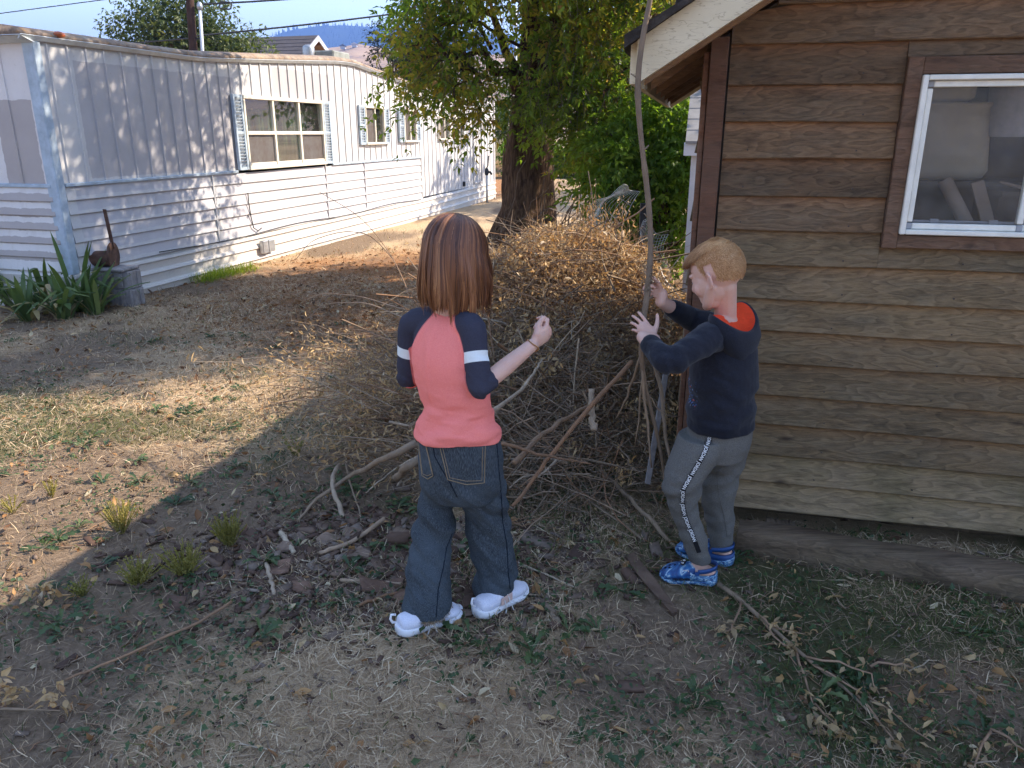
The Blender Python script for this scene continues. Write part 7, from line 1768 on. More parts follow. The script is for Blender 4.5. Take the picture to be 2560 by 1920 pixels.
bL = [row(1466, 1580, 940, 2.64, 0, br2, bf, 1), row(1453, 1560, 975, 2.62, 0, br2, bf, 1), row(1436, 1528, 1020, 2.605, 0, br2, bf, 1), row(1432, 1514, 1052, 2.60, 0, br2, bf, 1), row(1440, 1505, 1085, 2.605, 0, br2, bf, 1), row(1455, 1515, 1125, 2.61, 0, br2, bf, 1), row(1469, 1529, 1164, 2.61, 0, br2, bf, 1), row(1479, 1532, 1190, 2.61, 0, br2, bf, 1), row(1487, 1536, 1212, 2.61, 0, br2, bf, 1)]
bR = [row(1520, 1622, 945, 2.73, 0, br2, bf, 1), row(1522, 1612, 980, 2.735, 0, br2, bf, 1), row(1520, 1597, 1020, 2.745, 0, br2, bf, 1), row(1515, 1588, 1060, 2.75, 0, br2, bf, 1), row(1518, 1585, 1095, 2.755, 0, br2, bf, 1), row(1526, 1584, 1130, 2.76, 0, br2, bf, 1), row(1530, 1582, 1160, 2.765, 0, br2, bf, 1), row(1534, 1580, 1184, 2.765, 0, br2, bf, 1)]
mb = MB()
PB = head(mb, bC, bF, bU, 1.02)
chain(mb, [bC-bU*.05-bF*.022, bn-UP*.03], [.037, .040])
stack(mb, interp_rows([(c, a*.70, b*.68) for c, a, b in rt], 24), br2, bf)
chain(mb, [bn-UP*.05, ls, ls*.5+le*.5, le*.9+lw*.05+ls*.05, le*.45+lw*.55, lw], [.05, .038, .034, .030, .028, .0215], 14)
chain(mb, [bn-UP*.05, rs_, rs_*.5+re*.5, re, re*.45+rw*.55, rw], [.05, .038, .034, .030, .028, .0215], 14)
# the branch he holds: goes through both fists
stick_pix = [(1412, -60, 2.80), (1405, 0, 2.80), (1392, 60, 2.79), (1381, 130, 2.78), (1377, 190, 2.77), (1380, 250, 2.765), (1387, 320, 2.76), (1396, 390, 2.755), (1403, 460, 2.75), (1406, 520, 2.745), (1404, 575, 2.735), (1400, 625, 2.72), (1394, 665, 2.705), (1388, 705, 2.69), (1384, 760, 2.68), (1392, 830, 2.70), (1412, 905, 2.74), (1430, 985, 2.78), (1438, 1060, 2.80)]
SP = np.array([at(x, y, Yq) for x, y, Yq in stick_pix])
sa = unit(SP[11]-SP[13])
h1 = SP[11]+np.array([0, 0, .0]); h2 = SP[13]
# right fist (far arm), thumb up: fingers come round the far side and close towards the viewer
rd = unit(np.array([-.82, -.10, .42])); rn = unit(np.array([-.25, -.95, -.10])); rw2 = h1-rd*.062*1.0-rn*.016+np.array([0, .020, 0])
chain(mb, [rw, rw2], [.0215, .022], 14)
hand(mb, rw2, rd, rn, np.cross(rd, rn), .128, [(.85, 1.45, .95), (.9, 1.5, .95), (.95, 1.5, .9), (1.0, 1.45, .9)], (.05, .0, -.04, -.08), [unit(rd*.75+np.cross(rd, rn)*.65+rn*.35), unit(rd*.85+np.cross(rd, rn)*.35+rn*.30), unit(rd*.9+np.cross(rd, rn)*.30+rn*.05)])
# left hand (near arm), open: thumb up on the right of the branch, fingers spread on the left
ld_ = unit(np.array([-.62, .25, .62])); ln2 = unit(np.array([-.05, .93, -.28])); lsd = np.cross(ln2, ld_); lw2 = h2-ld_*.058-ln2*.028+np.array([-.004, -.004, -.006])
chain(mb, [lw, lw2], [.0215, .022], 14)
hand(mb, lw2, ld_, ln2, lsd, .128, [(.25, .40, .3), (.30, .45, .3), (.42, .55, .35), (.55, .65, .4)], (.20, .03, -.12, -.26), [unit(lsd*.9+ld_*.40+ln2*.05), unit(lsd*.8+ld_*.62+ln2*.2), unit(lsd*.7+ld_*.75+ln2*.2)])
an1, an2 = at(1512, 1222, 2.612), at(1556, 1192, 2.765)
an1 = np.array([an1[0], an1[1], .075]); an2 = np.array([an2[0], an2[1], .075])
sh1 = (gpt(1548, 1262), gpt(1424, 1248)); sh2 = (gpt(1584, 1222), gpt(1460, 1190))
for lg, an, (hh, tt) in ((bL, an1, sh1), (bR, an2, sh2)):
    d_ = unit((tt-hh)*np.array([1, 1, 0])); chain(mb, [lg[1][0], lg[3][0], lg[6][0], an], [.045, .036, .031, .0265]); chain(mb, [an-UP*.015, hh*np.array([1, 1, 0])+d_*.035+UP*.045], [.029, .029]); chain(mb, [an-UP*.018+d_*.01, hh*np.array([1, 1, 0])+d_*.16+UP*.035], [.030, .026])
V, F = remesh(mb, .0022); V = relax(V, F, 6, .5)
# soften: keep the face, ears and hands crisp by relaxing them less
red = np.clip(.35*np.exp(-(np.linalg.norm(V-PB(-.008, -.076, -.012), axis=1)/.020)**2)+.30*np.exp(-(np.linalg.norm(V-PB(.062, -.045, -.032), axis=1)/.026)**2)+.45*np.exp(-(np.linalg.norm(V-PB(.092, 0, -.066), axis=1)/.014)**2)+.2*np.exp(-(np.linalg.norm(V-h1, axis=1)/.05)**2)+.2*np.exp(-(np.linalg.norm(V-h2, axis=1)/.05)**2), 0, 1)
link('body', np_mesh('body', V, F, M_SKIN, True, {'red': red}), boy)
person_eyes(PB, bF, 1.02, boy)
bR_ = np.cross(bF, bU)
BV_, BF_ = V, F
# hoodie: trunk, sleeves, hood lying on the back
mb = MB(); rr = [(c, a*1.0, b*1.02) for c, a, b in rt]
hemc = at(1557, 918, 2.68)
stack(mb, interp_rows([(hemc, rr[1][1]*.99, rr[1][2]*1.0), (rr[1][0]+UP*.012, rr[1][1]*1.02, rr[1][2]*1.02)]+rr[2:6], 30), br2, bf, 36)
clf = lw+unit(le-lw)*.055; chain(mb, [bn-UP*.105, ls-UP*.006, ls*.5+le*.5, le*.92+clf*.04+ls*.04, le*.5+clf*.5, clf], [.050, .056, .051, .045, .042, .034], 18)
crt = rw+unit(re-rw)*.085; chain(mb, [bn-UP*.105, rs_-UP*.006, rs_*.5+re*.5, re, re*.5+crt*.5, crt], [.050, .055, .049, .044, .041, .035], 18)
chain(mb, [bn-UP*.105-br2*.05, bn-UP*.105-bf*.045, bn-UP*.105+br2*.05], [.04, .045, .04], 16)
for f in (0, .5, 1): mb.ball(bn-bf*(.075+.018*f)-UP*(.135+.065*f), (.085-.045*f, .034, .05), br2, bf, UP, 20, 12)
V, F = remesh(mb, .0034); V = relax(V, F, 6, .5); N_ = vnorm(V, F)
dE = np.exp(-(np.linalg.norm(V-le, axis=1)/.075)**2); dE2 = np.exp(-(np.linalg.norm(V-re, axis=1)/.075)**2)
loc = (V-rt[3][0]); lz = loc[:, 2]; back = np.clip(-(loc @ bf)*12+.3, 0, 1)
V = V+N_*((.014*(fbm(np.c_[V[:, 0]*9+V[:, 2]*5, V[:, 1]*9, V[:, 2]*15], 3)-.5)*np.clip(1.0-(lz-.02)*3, .35, 1.4))+.016*(fbm(np.c_[V[:, 0]*16+V[:, 2]*14, V[:, 1]*20, V[:, 2]*26], 3)-.5)*np.clip((np.abs((V-rt[3][0]) @ br2)-.085)*16, 0, 1)+.005*np.sin(90*(V @ unit(le-ls))+5*fbm(V*12, 2))*dE+.004*np.sin(90*(V @ unit(re-rs_))+4*fbm(V*11, 2))*dE2+.005*np.sin(lz*62+(loc @ bf)*26+3*fbm(V*7, 2))*np.exp(-((lz+.11)/.07)**2))[:, None]
def to_pix(V):
    d = V-CAMP; Fw = d[:, 1]*math.cos(PITCH)-d[:, 2]*math.sin(PITCH); Uw = d[:, 1]*math.sin(PITCH)+d[:, 2]*math.cos(PITCH); return np.c_[(1280+FPX*d[:, 0]/Fw)/DS, (960-FPX*Uw/Fw)/DS]
# printed speckle on the chest and shoulder of the front
fr = (V-rt[3][0]) @ bf; lt = -(V-rt[3][0]) @ br2
prm = np.clip((fr-.062)/.02, 0, 1)*np.clip((.135-np.abs(V[:, 2]-rt[3][0][2]-.01))/.02+0, 0, 1)
pm2 = np.exp(-(np.linalg.norm(V-(ls*.86+bn*.14+bf*.045+UP*.018), axis=1)/.046)**4); prm = np.maximum(prm*np.clip((.06-np.abs(V[:, 2]-rt[2][0][2]-.01))/.02+1, 0, 1), pm2)
rib = np.clip((hemc[2]+.042-V[:, 2])/.004, 0, 1); cufm = np.maximum(1-np.clip((np.linalg.norm(V-clf, axis=1)-.048)/.004, 0, 1), 1-np.clip((np.linalg.norm(V-crt, axis=1)-.048)/.004, 0, 1))
q = Mat('navy_fleece', .9, .12); co = q.coord(); fz = q.noise(co, 260, 3, .6)
base = q.ramp(fz, [(.3, (.010, .011, .017)), (.7, (.023, .025, .036))])
vr = q.n('TexVoronoi', {'Vector': q.coord('Object', (1, 1, 1)), 'Scale': 105.0}); spk = q.ramp(vr.outputs['Distance'], [(.30, 1.0), (.42, 0.0)])
pc = q.ramp(q.n('SeparateColor', {0: vr.outputs['Color']}).outputs[0], [(0, (.05, .16, .46)), (.45, (.08, .26, .60)), (.62, (.10, .14, .30)), (.78, (.60, .10, .06)), (.92, (.45, .50, .60))], 'CONSTANT')
big = q.ramp(q.noise(co, 32, 3, .6), [(.42, 0.0), (.52, 1.0)])
c = q.mix(q.math('MULTIPLY', q.math('MULTIPLY', spk, big), q.attr('print')), base, pc); c = q.mix(q.math('MULTIPLY', q.attr('rib'), .5), c, (.007, .008, .014))
q.set('Base Color', c); q.set('Sheen Weight', .12); cloth_bump(q, 300, .35); M_HOOD = q.m
link('hoodie', np_mesh('hoodie', V, F, M_HOOD, True, {'print': prm, 'rib': np.clip(rib+cufm, 0, 1)}), boy)
HV, HF = V, F
# orange lining: the inside of the collapsed hood
M_LIN = plain('orange_hood_lining', (.78, .070, .022), .85, .15, .12, 40, .25)
rim = np.array([at(*q_) for q_ in [(1534, 676, 2.60), (1547, 685, 2.555), (1566, 698, 2.535), (1588, 711, 2.535), (1608, 719, 2.565), (1626, 713, 2.63), (1634, 690, 2.70), (1623, 664, 2.755), (1602, 649, 2.785), (1578, 660, 2.785), (1554, 676, 2.75), (1537, 682, 2.68)]])
def smooth_loop(P, k):
    n_ = len(P); s_ = np.linspace(0, n_, k, endpoint=False); Q_ = np.stack([np.interp(s_, np.arange(n_+1), np.r_[P[:, c], P[0, c]]) for c in range(3)], 1)
    for _ in range(5): Q_ = .25*np.roll(Q_, 1, 0)+.5*Q_+.25*np.roll(Q_, -1, 0)
    return Q_
RM = smooth_loop(rim, 48); NC = bn-UP*.012; hv = unit((RM-NC)*np.array([1, 1, 0])); tt_ = np.arange(48)/48*2*math.pi
droop = np.clip(-(hv @ bf)*.9+.25, 0, 1)[:, None]
wob = (.004*np.sin(tt_*5+1)+.003*np.sin(tt_*9))[:, None]
inner = [RM, RM*.86+NC*.14-UP*(.003+.010*droop)+hv*wob, RM*.66+NC*.34-UP*(.002+.018*droop)-hv*wob*1.5, RM*.42+NC*.58-UP*.002, RM*.2+NC*.8+UP*.004]
link('hood_lining', MB().loft(inner, cap=False).mesh('hood_lining', M_LIN, True), boy)
outer = [RM-hv*.001-UP*.001, RM+hv*.007+UP*.003, RM+hv*.014-UP*.004, RM+hv*(.018+.006*droop)-UP*(.022+.018*droop)+hv*wob, RM+hv*(.010+.008*droop)-UP*(.048+.050*droop)-hv*wob, RM*.9+NC*.1+hv*.002-UP*(.066+.082*droop), RM*.62+NC*.38-UP*(.075+.095*droop)]
link('hood', MB().loft(outer, cap=False).mesh('hood', M_HOOD, True, None), boy)
# joggers
mb = MB(); stack(mb, interp_rows([(rt[1][0]+UP*.05, rt[1][1]*.93, rt[1][2]*.95), (rt[0][0], rt[0][1]*.96, rt[0][2]*.97), (rt[0][0]-UP*.055, rt[0][1]*.86, rt[0][2]*.86)], 12), br2, bf, 30)
for lg in (bL, bR): stack(mb, interp_rows(lg, 30), br2, bf, 26)
V, F = remesh(mb, .0034); V = relax(V, F, 5, .5); N_ = vnorm(V, F)
nearL = np.linalg.norm(V[:, :2]-bL[3][0][:2], axis=1) < np.linalg.norm(V[:, :2]-bR[3][0][:2], axis=1)
kn = np.exp(-((V[:, 2]-bL[3][0][2])/.07)**2); lo = np.exp(-((V[:, 2]-.20)/.09)**2)
V = V+N_*(.014*(fbm(np.c_[V[:, 0]*10, V[:, 1]*10, V[:, 2]*19], 3)-.5)*(.5+kn+.7*lo)+.004*np.sin(V[:, 2]*75-V[:, 0]*45+5*fbm(V*9, 2))*(kn+.5*lo))[:, None]
cfz = np.where(V[:, 1] < 2.69, bL[-1][0][2]+.040, bR[-1][0][2]+.036); rib = np.clip((cfz-V[:, 2])/.004, 0, 1)
q = Mat('grey_marl_jersey', .9, .15); co = q.coord(); fz = q.noise(co, 300, 3, .65); c = q.ramp(fz, [(.3, (.090, .086, .078)), (.7, (.165, .160, .148))]); c = q.mix(q.math('MULTIPLY', q.attr('rib'), .3), c, (.06, .06, .055)); q.set('Base Color', c); cloth_bump(q, 340, .3); M_JOG = q.m
jog = link('joggers', np_mesh('joggers', V, F, M_JOG, True, {'rib': rib}), boy)
# side tape with the repeated word
Z6 = lambda x, y: ((1560+x/3.3175)/DS, (1000+y/3.3175)/DS)
tp_pix = poly_pts([Z6(725, 250), Z6(705, 350), Z6(650, 470), Z6(590, 570), Z6(525, 680), Z6(490, 745), Z6(484, 870), Z6(515, 990), Z6(565, 1110), Z6(622, 1262)], 6)
hs = [h for h in hits(V, F, tp_pix) if h is not None]
if len(hs) > 8:
    C_ = np.array([h[0] for h in hs]); Nn = np.array([h[1] for h in hs])
    for _ in range(3): C_[1:-1] = .25*C_[:-2]+.5*C_[1:-1]+.25*C_[2:]; Nn[1:-1] = unit(.25*Nn[:-2]+.5*Nn[1:-1]+.25*Nn[2:])
    Tt = unit(np.gradient(C_, axis=0)); Sd = unit(np.cross(Nn, Tt)); Nn = unit(np.cross(Tt, Sd)); w = .0085
    q = Mat('black_side_tape', .8, .2); q.set('Base Color', (.012, .012, .014, 1)); M_TAPE = q.m
    M_TXT = plain('white_print', (.75, .75, .74), .7, .2, .04)
    tape = link('side_tape', MB().loft([np.array([C_[i]-Sd[i]*w+Nn[i]*.0005, C_[i]-Sd[i]*w+Nn[i]*.0034, C_[i]+Sd[i]*w+Nn[i]*.0034, C_[i]+Sd[i]*w+Nn[i]*.0005]) for i in range(len(C_))]).mesh('side_tape', M_TAPE, False), jog)
    fc = bpy.data.curves.new('word', 'FONT'); fc.body = 'JORDAN'; fc.size = 1.0; fc.offset = .02; fo = bpy.data.objects.new('word', fc); COL.objects.link(fo)
    dg = bpy.context.evaluated_depsgraph_get(); wm = bpy.data.meshes.new_from_object(fo.evaluated_get(dg)); co_ = np.array([v.co[:] for v in wm.vertices]); fs = [tuple(p.vertices) for p in wm.polygons]
    bpy.data.objects.remove(fo); bpy.data.curves.remove(fc)
    co_[:, 0] -= co_[:, 0].min(); ww = co_[:, 0].max(); hh = co_[:, 1].max(); co_[:, 1] -= hh/2; arc = np.r_[0, np.cumsum(np.linalg.norm(np.diff(C_, axis=0), axis=1))]; scl = .0125/hh; sx = scl*.80; pitch = ww*sx+.006
    mb = MB(); s0 = .006
    while s0+ww*sx < arc[-1]+.002:
        s_ = s0+co_[:, 0]*sx; yv = co_[:, 1]*scl
        P = np.stack([np.interp(s_, arc, C_[:, c]) for c in range(3)], 1)+np.stack([np.interp(s_, arc, Nn[:, c]) for c in range(3)], 1)*.0040-np.stack([np.interp(s_, arc, Sd[:, c]) for c in range(3)], 1)*yv[:, None]*-1
        mb.add(P, fs); s0 += pitch
    link('lettering', mb.mesh('lettering', M_TXT), tape)
# pocket opening and drawstring seam
line_on(poly_pts([Z6(690, 250), Z6(672, 330), Z6(655, 380)], 6), .0016, M_JOG, 'pocket_seam', jog, .001, V, F)
line_on(poly_pts([Z6(775, 600), Z6(790, 800), Z6(830, 960), Z6(855, 1130)], 8), .0014, M_JOG, 'inner_seam', jog, .001, V, F)

# short ginger hair
M_BH = hair_mat('ginger_hair', [(0, (.13, .038, .010)), (.3, (.34, .135, .04)), (.6, (.64, .345, .145)), (.85, (.79, .51, .26)), (1, (.88, .66, .40))], .45)
r = np.random.default_rng(31); n = 36000; d = rvec(n, r); k = 1.02
fwd, up, rt_ = d[:, 1], d[:, 2], d[:, 0]      # d in (right, forward, up)
def hairline(f): return np.interp(f, [-1, -.6, -.25, .12, .22, .36, .6, 1], [-.76, -.70, -.54, -.28, -.10, .30, .44, .52])
line = hairline(fwd)
ear = (np.abs(fwd+.07) < .17) & (up < .14) & (up > -.44)
kp = (up > line+r.normal(0, .035, n)) & ~ear; d, fwd, up = d[kp], fwd[kp], up[kp]; n = len(d)
root = bC+bF*-.012*k+bU*.020*k+(d[:, :1]*bR_*.0745+d[:, 1:2]*bF*.0925+d[:, 2:]*bU*.0885)*k
lower = (d[:, 2] < -.15)[:, None]*0
outw = unit(d[:, :1]*bR_+d[:, 1:2]*bF+d[:, 2:]*bU)
topm = np.clip((up-.50+.25*np.clip(fwd, -.2, 1))/.30, 0, 1)
Ls = .0050+.040*topm*r.uniform(.6, 1.1, n)+.020*topm*np.clip(fwd-.1, 0, 1)
swirl = unit(bF*.95-bR_*.35)
tdir = unit(outw*.33+np.where(topm[:, None] > .15, swirl*1.25*topm[:, None]+(-bU*.5-bF*.15)*(1-topm[:, None]), -bU*.75-bF*.25)+r.normal(0, .11, (n, 3)))
crown = np.exp(-(np.linalg.norm(d-unit(np.array([.05, -.55, .83])), axis=1)/.28)**2)[:, None]; tdir = unit(tdir+outw*crown*1.1)
K = 6; paths = np.zeros((n, K, 3)); p = root-outw*.001; dd = tdir.copy()
cen = bC+bF*-.012*k+bU*.020*k
for j in range(K):
    paths[:, j] = p; p = p+dd*(Ls/(K-1))[:, None]
    rel = p-cen; e = np.sqrt(((rel @ bR_)/(.0765*k))**2+((rel @ bF)/(.095*k))**2+((rel @ bU)/(.0905*k))**2); p = np.where((e < 1.03)[:, None], cen+rel*(1.03/e)[:, None], p)
    dd = unit(dd+(-bU*.05-UP*.16*topm[:, None])+(-outw*.18*topm[:, None]))
V1, F1 = ribbons(paths, .0009*r.uniform(.7, 1.3, n)[:, None]*np.r_[1, 1, 1, .9, .7, .3], np.repeat(outw[:, None], K, 1))
cv = np.clip(.50+.25*(fbm(d*6, 2)-.5)+r.normal(0, .12, n)-.30*np.clip(fwd-.30, 0, 1)+.18*np.clip(-fwd, 0, 1), 0, 1)
link('hair', np_mesh('hair', V1, F1, M_BH, True, {'cv': np.repeat(cv, K*3)}), boy)
mb = MB(); mb.ball(cen, (.0752*k, .0932*k, .0893*k), bR_, bF, bU, 30, 20); V2, F2 = remesh(mb, .0032); V2 = relax(V2, F2, 2)
l2 = unit(np.c_[(V2-cen) @ bR_/.0752, (V2-cen) @ bF/.0932, (V2-cen) @ bU/.0893]); f2, u2 = l2[:, 1], l2[:, 2]
ln3 = hairline(f2)+.03
kk = (u2 > ln3) & ~((np.abs(f2+.07) < .15) & (u2 < .12) & (u2 > -.42)); link('hair_underlayer', np_mesh('hair_underlayer', V2, F2[kk[F2].all(1)], M_BH, True, {'cv': np.full(len(V2), .42)}), boy)
# eyebrow and lashes on both sides
for s in (-1, 1):
    n = 40; t = r.random(n); p0 = np.stack([PB(.0795-.028*tt**2, s*(.014+.036*tt), .022+.004*math.sin(tt*2.6)) for tt in t]); dd = unit(bR_*s*.8+bU*.25-bF*.2+r.normal(0, .2, (n, 3))); pth = p0[:, None]+dd[:, None]*np.linspace(0, .006, 3)[None, :, None]
    Vv, Ff = wires_mesh(pth, .00035, 3); link('eyebrow', np_mesh('eyebrow', Vv, Ff, M_BH, True, {'cv': np.full(len(Vv), .35)}), boy)
    n = 26; t = np.linspace(-1, 1, n); p0 = np.stack([PB(.0775-.004*tt*tt, s*(.030+.012*tt), -.003-.002*tt*tt) for tt in t]); dd = unit(bF*1.0-bU*.35+r.normal(0, .12, (n, 3))); pth = p0[:, None]+dd[:, None]*np.linspace(0, .008, 3)[None, :, None]
    Vv, Ff = wires_mesh(pth, .0003, 3); link('eyelashes', np_mesh('eyelashes', Vv, Ff, M_BH, True, {'cv': np.full(len(Vv), .2)}), boy)
    link('eyelid', MB().ball(PB(.0645, s*.030, .0010), (.0140, .0128, .0105), bR_, bF, bU, 14, 10).mesh('eyelid', M_SKIN, True), boy)

# ---- blue clogs
q = Mat('marbled_blue_foam', .45, .4); co = q.coord(); nn_ = q.n('TexNoise', {'Vector': co, 'Scale': 16.0, 'Detail': 3.0, 'Distortion': 2.2}).outputs[0]; lowz = q.n('SeparateXYZ', {0: q.n('TexCoord').outputs['Generated']}).outputs[2]
c = q.ramp(nn_, [(.28, (.008, .032, .115)), (.45, (.016, .062, .20)), (.56, (.035, .15, .34)), (.61, (.40, .52, .58)), (.64, (.022, .085, .24)), (.8, (.010, .040, .14))]); q.set('Base Color', c); M_CLOG = q.m
M_CLOGP = plain('plain_blue_foam', (.017, .062, .20), .45, .4, .15, 12); M_HOLE = plain('clog_hole_dark', (.008, .014, .035), .8, .2, .1)  # dark discs paint the shade inside the clog holes
q = Mat('white_streaked_foam', .5, .4); co = q.coord('Object', (1, 1, 2)); q.set('Base Color', q.ramp(q.noise(co, 60, 4, .6, 1.5), [(.42, (.014, .055, .18)), (.54, (.12, .28, .42)), (.66, (.55, .61, .64))])); M_CSOLE = q.m
def clog(heel, toe, zg, label, side, charms):
    h, d, s, L = shoe_frame(heel, toe); o = thing('clog', h+UP*zg, label, 'clog', 'blue clogs on the boy'); k = L/.225; n = 24; th = np.arange(n)*2*math.pi/n; st = np.r_[0, .02, .05, np.linspace(.1, .9, 16), .95, .98, 1.0]
    hw = lambda t: np.interp(t, [0, .03, .12, .28, .45, .62, .76, .88, .96, 1.0], [.014, .028, .037, .036, .036, .043, .048, .044, .030, .012])*k
    mb = MB(); rings = []
    for t in st:
        z1 = np.interp(t, [0, .2, .5, .8, 1], [.040, .034, .024, .022, .026])*k; z0 = np.interp(t, [0, .1, .45, .75, 1], [.008, .0, .004, .0, .012])*k; c = h+d*t*L+UP*zg
        rings.append(np.array([c+s*hw(t)*1.10*np.sign(math.cos(a))*abs(math.cos(a))**.55+UP*((z0+z1)/2+(z1-z0)/2*np.sign(math.sin(a))*abs(math.sin(a))**.6) for a in th]))
    link('sole', mb.loft(rings).mesh('sole', M_CSOLE, True), o)
    mb = MB(); rings = []                                      # toe cap, open behind the instep
    ztop = lambda t: np.interp(t, [.36, .45, .55, .7, .85, .95, 1.0], [.080, .082, .079, .070, .056, .042, .028])*k
    for t in np.r_[np.linspace(.40, .92, 14), .96, .985, 1.0]:
        w = hw(t)*1.05; z0 = .015*k; c = h+d*(t*.985)*L+UP*zg
        rings.append(np.array([c+s*w*(np.sign(math.cos(a))*abs(math.cos(a))**.72)*(1-.22*max(0, math.sin(a))**2)+UP*((z0+ztop(t))/2+(ztop(t)-z0)/2*np.sign(math.sin(a))*abs(math.sin(a))**.8) for a in th]))
    up_ = link('upper', mb.loft(rings).mesh('upper', M_CLOG, True), o)
    mb = MB(); rings = []                                      # low rim round the heel, open inside
    for a in np.linspace(-2.35, 2.35, 26):
        t = .215-.215*math.cos(a)*1.0 if abs(a) < 1.57 else .215+.26*(abs(a)-1.57)/.78; sg = math.sin(a) if abs(a) < 1.57 else math.copysign(1, a); w = (hw(max(.12, t)))*1.05
        zt = np.interp(abs(a), [0, 1.2, 1.9, 2.35], [.056, .050, .046, .060])*k; c0 = h+d*t*L+UP*zg+s*w*sg; inn = (d*math.cos(a) if abs(a) < 1.57 else 0*d)*.007-s*.007*sg
        rings.append(np.array([c0+UP*.02*k, c0+UP*zt, c0+inn+UP*(zt+.001), c0+inn+UP*.02*k]))
    link('heel_rim', mb.loft(rings).mesh('heel_rim', M_CSOLE if charms else M_CLOGP, True), o)
    mb = MB(); rings = []
    for a in np.linspace(-1.75, 1.75, 24):                      # strap
        c0 = h+d*(.30-.265*math.cos(a))*L+s*(.0405*k*math.sin(a))+UP*(zg+(.070+.012*math.cos(a))*k); nrm = unit(-d*math.cos(a)+s*math.sin(a)); rings.append(np.array([c0-UP*.0085, c0+UP*.0085, c0+UP*.0085+nrm*.005, c0-UP*.0085+nrm*.005]))
    link('strap', mb.loft(rings).mesh('strap', M_CLOGP, True), o)
    for sg in (-1, 1): link('rivet', MB().tube([h+d*.36*L+s*sg*.040*k+UP*(zg+.060*k), h+d*.36*L+s*sg*.047*k+UP*(zg+.060*k)], .0085, 12).mesh('rivet', M_CLOGP), o)
    for (t, f) in ((.58, 0), (.66, -.45), (.66, .45), (.74, 0), (.76, -.62), (.76, .62), (.83, -.3), (.83, .3), (.90, 0)):
        w = hw(t)*.72*f; c = h+d*t*L+s*w+UP*(zg+ztop(t)-.003-.010*abs(f)**2); nrm = unit(UP+d*(.25+.35*(t-.58)/.3)+s*f*.7); link('vent_hole_shade', MB().tube([c-nrm*.004, c+nrm*.0028], .0052, 10).mesh('vent_hole_shade', M_HOLE), o)
    for t in (.52, .62, .72): c = h+d*t*L-s*side*hw(t)*1.05+UP*(zg+.030*k); link('side_slot_shade', MB().ball(c, (.012, .004, .005), d, s, UP, 10, 6).mesh('side_slot_shade', M_HOLE), o)
    if charms:
        c = h+d*.60*L+UP*(zg+ztop(.60)+.004); a1 = unit(s*.85-d*.25)
        ch = link('charm', MB().box(c, (.040, .016, .006), a1, np.cross(UP, a1), UP, bev=.003).mesh('charm', M_BLACK), o)
        for x in (-.011, .011): link('ring', MB().tube([c+a1*x+UP*.0035+(a1*math.cos(t)*.004+np.cross(UP, a1)*math.sin(t)*.004) for t in np.linspace(0, 2*math.pi, 12)], .0012, 5).mesh('ring', M_TXT), ch)
        c = h+d*.55*L+UP*(zg+ztop(.55)-.018)-s*side*hw(.55)*.86; mb = MB()
        for j in range(4): mb.ball(c+d*(.006*(j-1.5))-UP*.004*abs(j-1.5)*.3, (.0032, .003, .008), d, s, UP, 8, 6)
        link('charm', mb.mesh('charm', plain('cream_charm', (.55, .42, .32), .5, .3, .2, 90), True), o)
    return o
clog(sh1[0], sh1[1], gh1(*sh1[0][:2])+.004, 'left blue marbled clog of the boy, nearer the camera, with small charms', 1, True)
clog(sh2[0], sh2[1], gh1(*sh2[0][:2])+.004, 'right blue clog of the boy, pointing into the brush behind the other', 1, False)

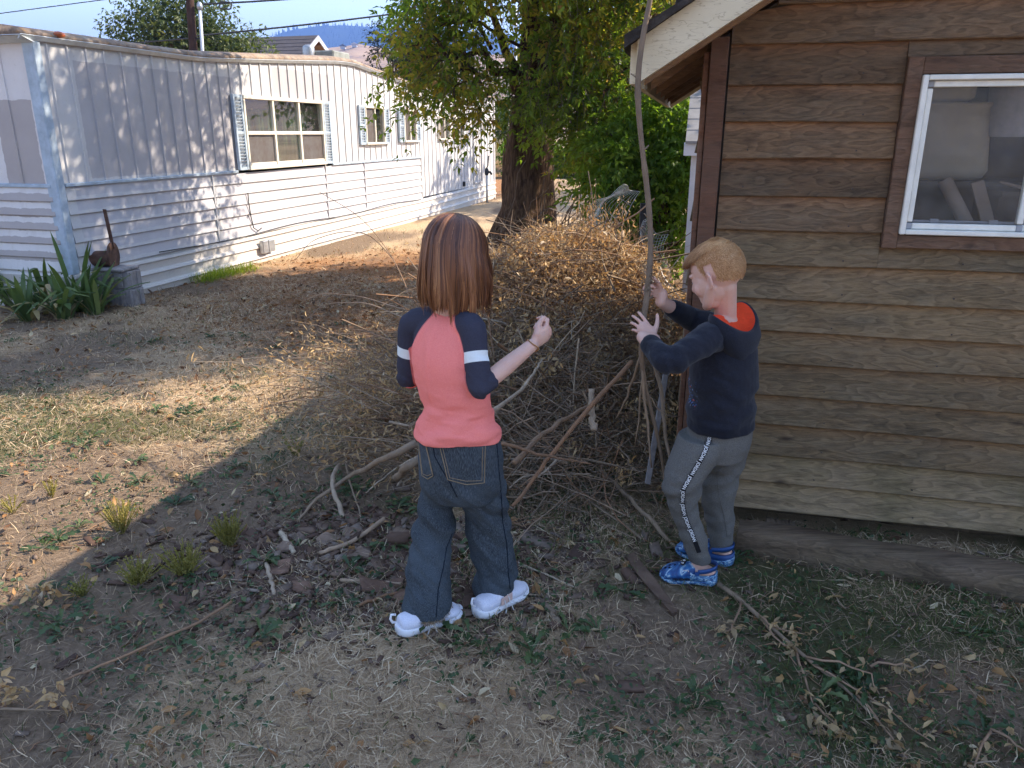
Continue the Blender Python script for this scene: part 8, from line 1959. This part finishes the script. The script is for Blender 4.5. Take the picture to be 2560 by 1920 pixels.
# ---- the long branch in his hands
r = np.random.default_rng(61); k = 60; s = np.linspace(0, len(SP)-1, k); Q = np.stack([np.interp(s, np.arange(len(SP)), SP[:, c]) for c in range(3)], 1)
for _ in range(2): Q[1:-1] = .5*Q[1:-1]+.25*(Q[:-2]+Q[2:])
rad = np.interp(s, [0, 2, 6, 11, 14, 18], [.0078, .0090, .0098, .0105, .0095, .0045])*(1+.34*(fbm(np.c_[np.linspace(0, 14, k), np.zeros(k)], 2)-.5)); rad[[14, 22, 29, 36]] *= 1.18
hs_ = thing('held_branch', Q[-1], 'long upright crooked branch held by the boy, taller than the frame', 'branch'); mb = MB().tube(Q, rad, 10, a=.42)
for i, dr in ((6, (.5, 0, .6)), (12, (-.6, .2, .4)), (20, (.5, .1, .5)), (27, (-.5, 0, .5)), (38, (.5, .2, .3))): mb.tube([Q[i], Q[i]+unit(np.array(dr))*.03], [.004, .002], 6, a=.5)
link('stem', mb.mesh('stem', M_DTW, True, 'cv'), hs_)
mb = MB()
for e, i0, a, b in (((1408, 1010, 2.72), 47, .006, .003), ((1330, 905, 2.95), 46, .006, .003), ((1372, 960, 2.80), 48, .0045, .002), ((1468, 900, 2.80), 50, .0035, .002)):
    E_ = at(*e); mb.tube(limb(Q[i0], E_, -.03, 9, .002, r), np.linspace(a, b, 9), 6, a=.6)
link('lower_shoots', mb.mesh('lower_shoots', M_DTW, True, 'cv'), hs_)
P = np.repeat(Q[33:37], 26, 0); m = len(P); pth = P[:, None]+unit(r.normal(size=(m, 3))*np.array([1, 1, .5]))[:, None]*np.linspace(.006, .034, 4)[None, :, None]+r.normal(0, .003, (m, 4, 3)); Vv, Ff = wires_mesh(pth, .0008, 3)
link('frayed_bark', np_mesh('frayed_bark', Vv, Ff, M_DTW, True, {'cv': np.repeat(r.uniform(.3, .8, m), 12)}), hs_)['kind'] = 'stuff'
# ================================================================== AIR
q = bpy.data.materials.new('haze_air'); q.use_nodes = True; t_ = q.node_tree; t_.nodes.clear()
o_ = t_.nodes.new('ShaderNodeOutputMaterial'); v_ = t_.nodes.new('ShaderNodeVolumePrincipled')
v_.inputs['Color'].default_value = (.16, .29, .68, 1); v_.inputs['Density'].default_value = 0.00062; v_.inputs['Anisotropy'].default_value = .25  # distance haze, darkened and blued further to dim and tint the low sky
t_.links.new(v_.outputs[0], o_.inputs['Volume'])
zmax = max(float(MV[:, 2].max())+40, 330)
hz = link('haze', MB().box((0, 0, (zmax-80)/2), (5900, 5900, zmax+80)).mesh('haze', q)); tag(hz, None, None, None, 'stuff')
hz['label'] = 'blue air haze, deepened to dim the sky, lying over the yard and the distant mountains'; hz['category'] = 'haze'
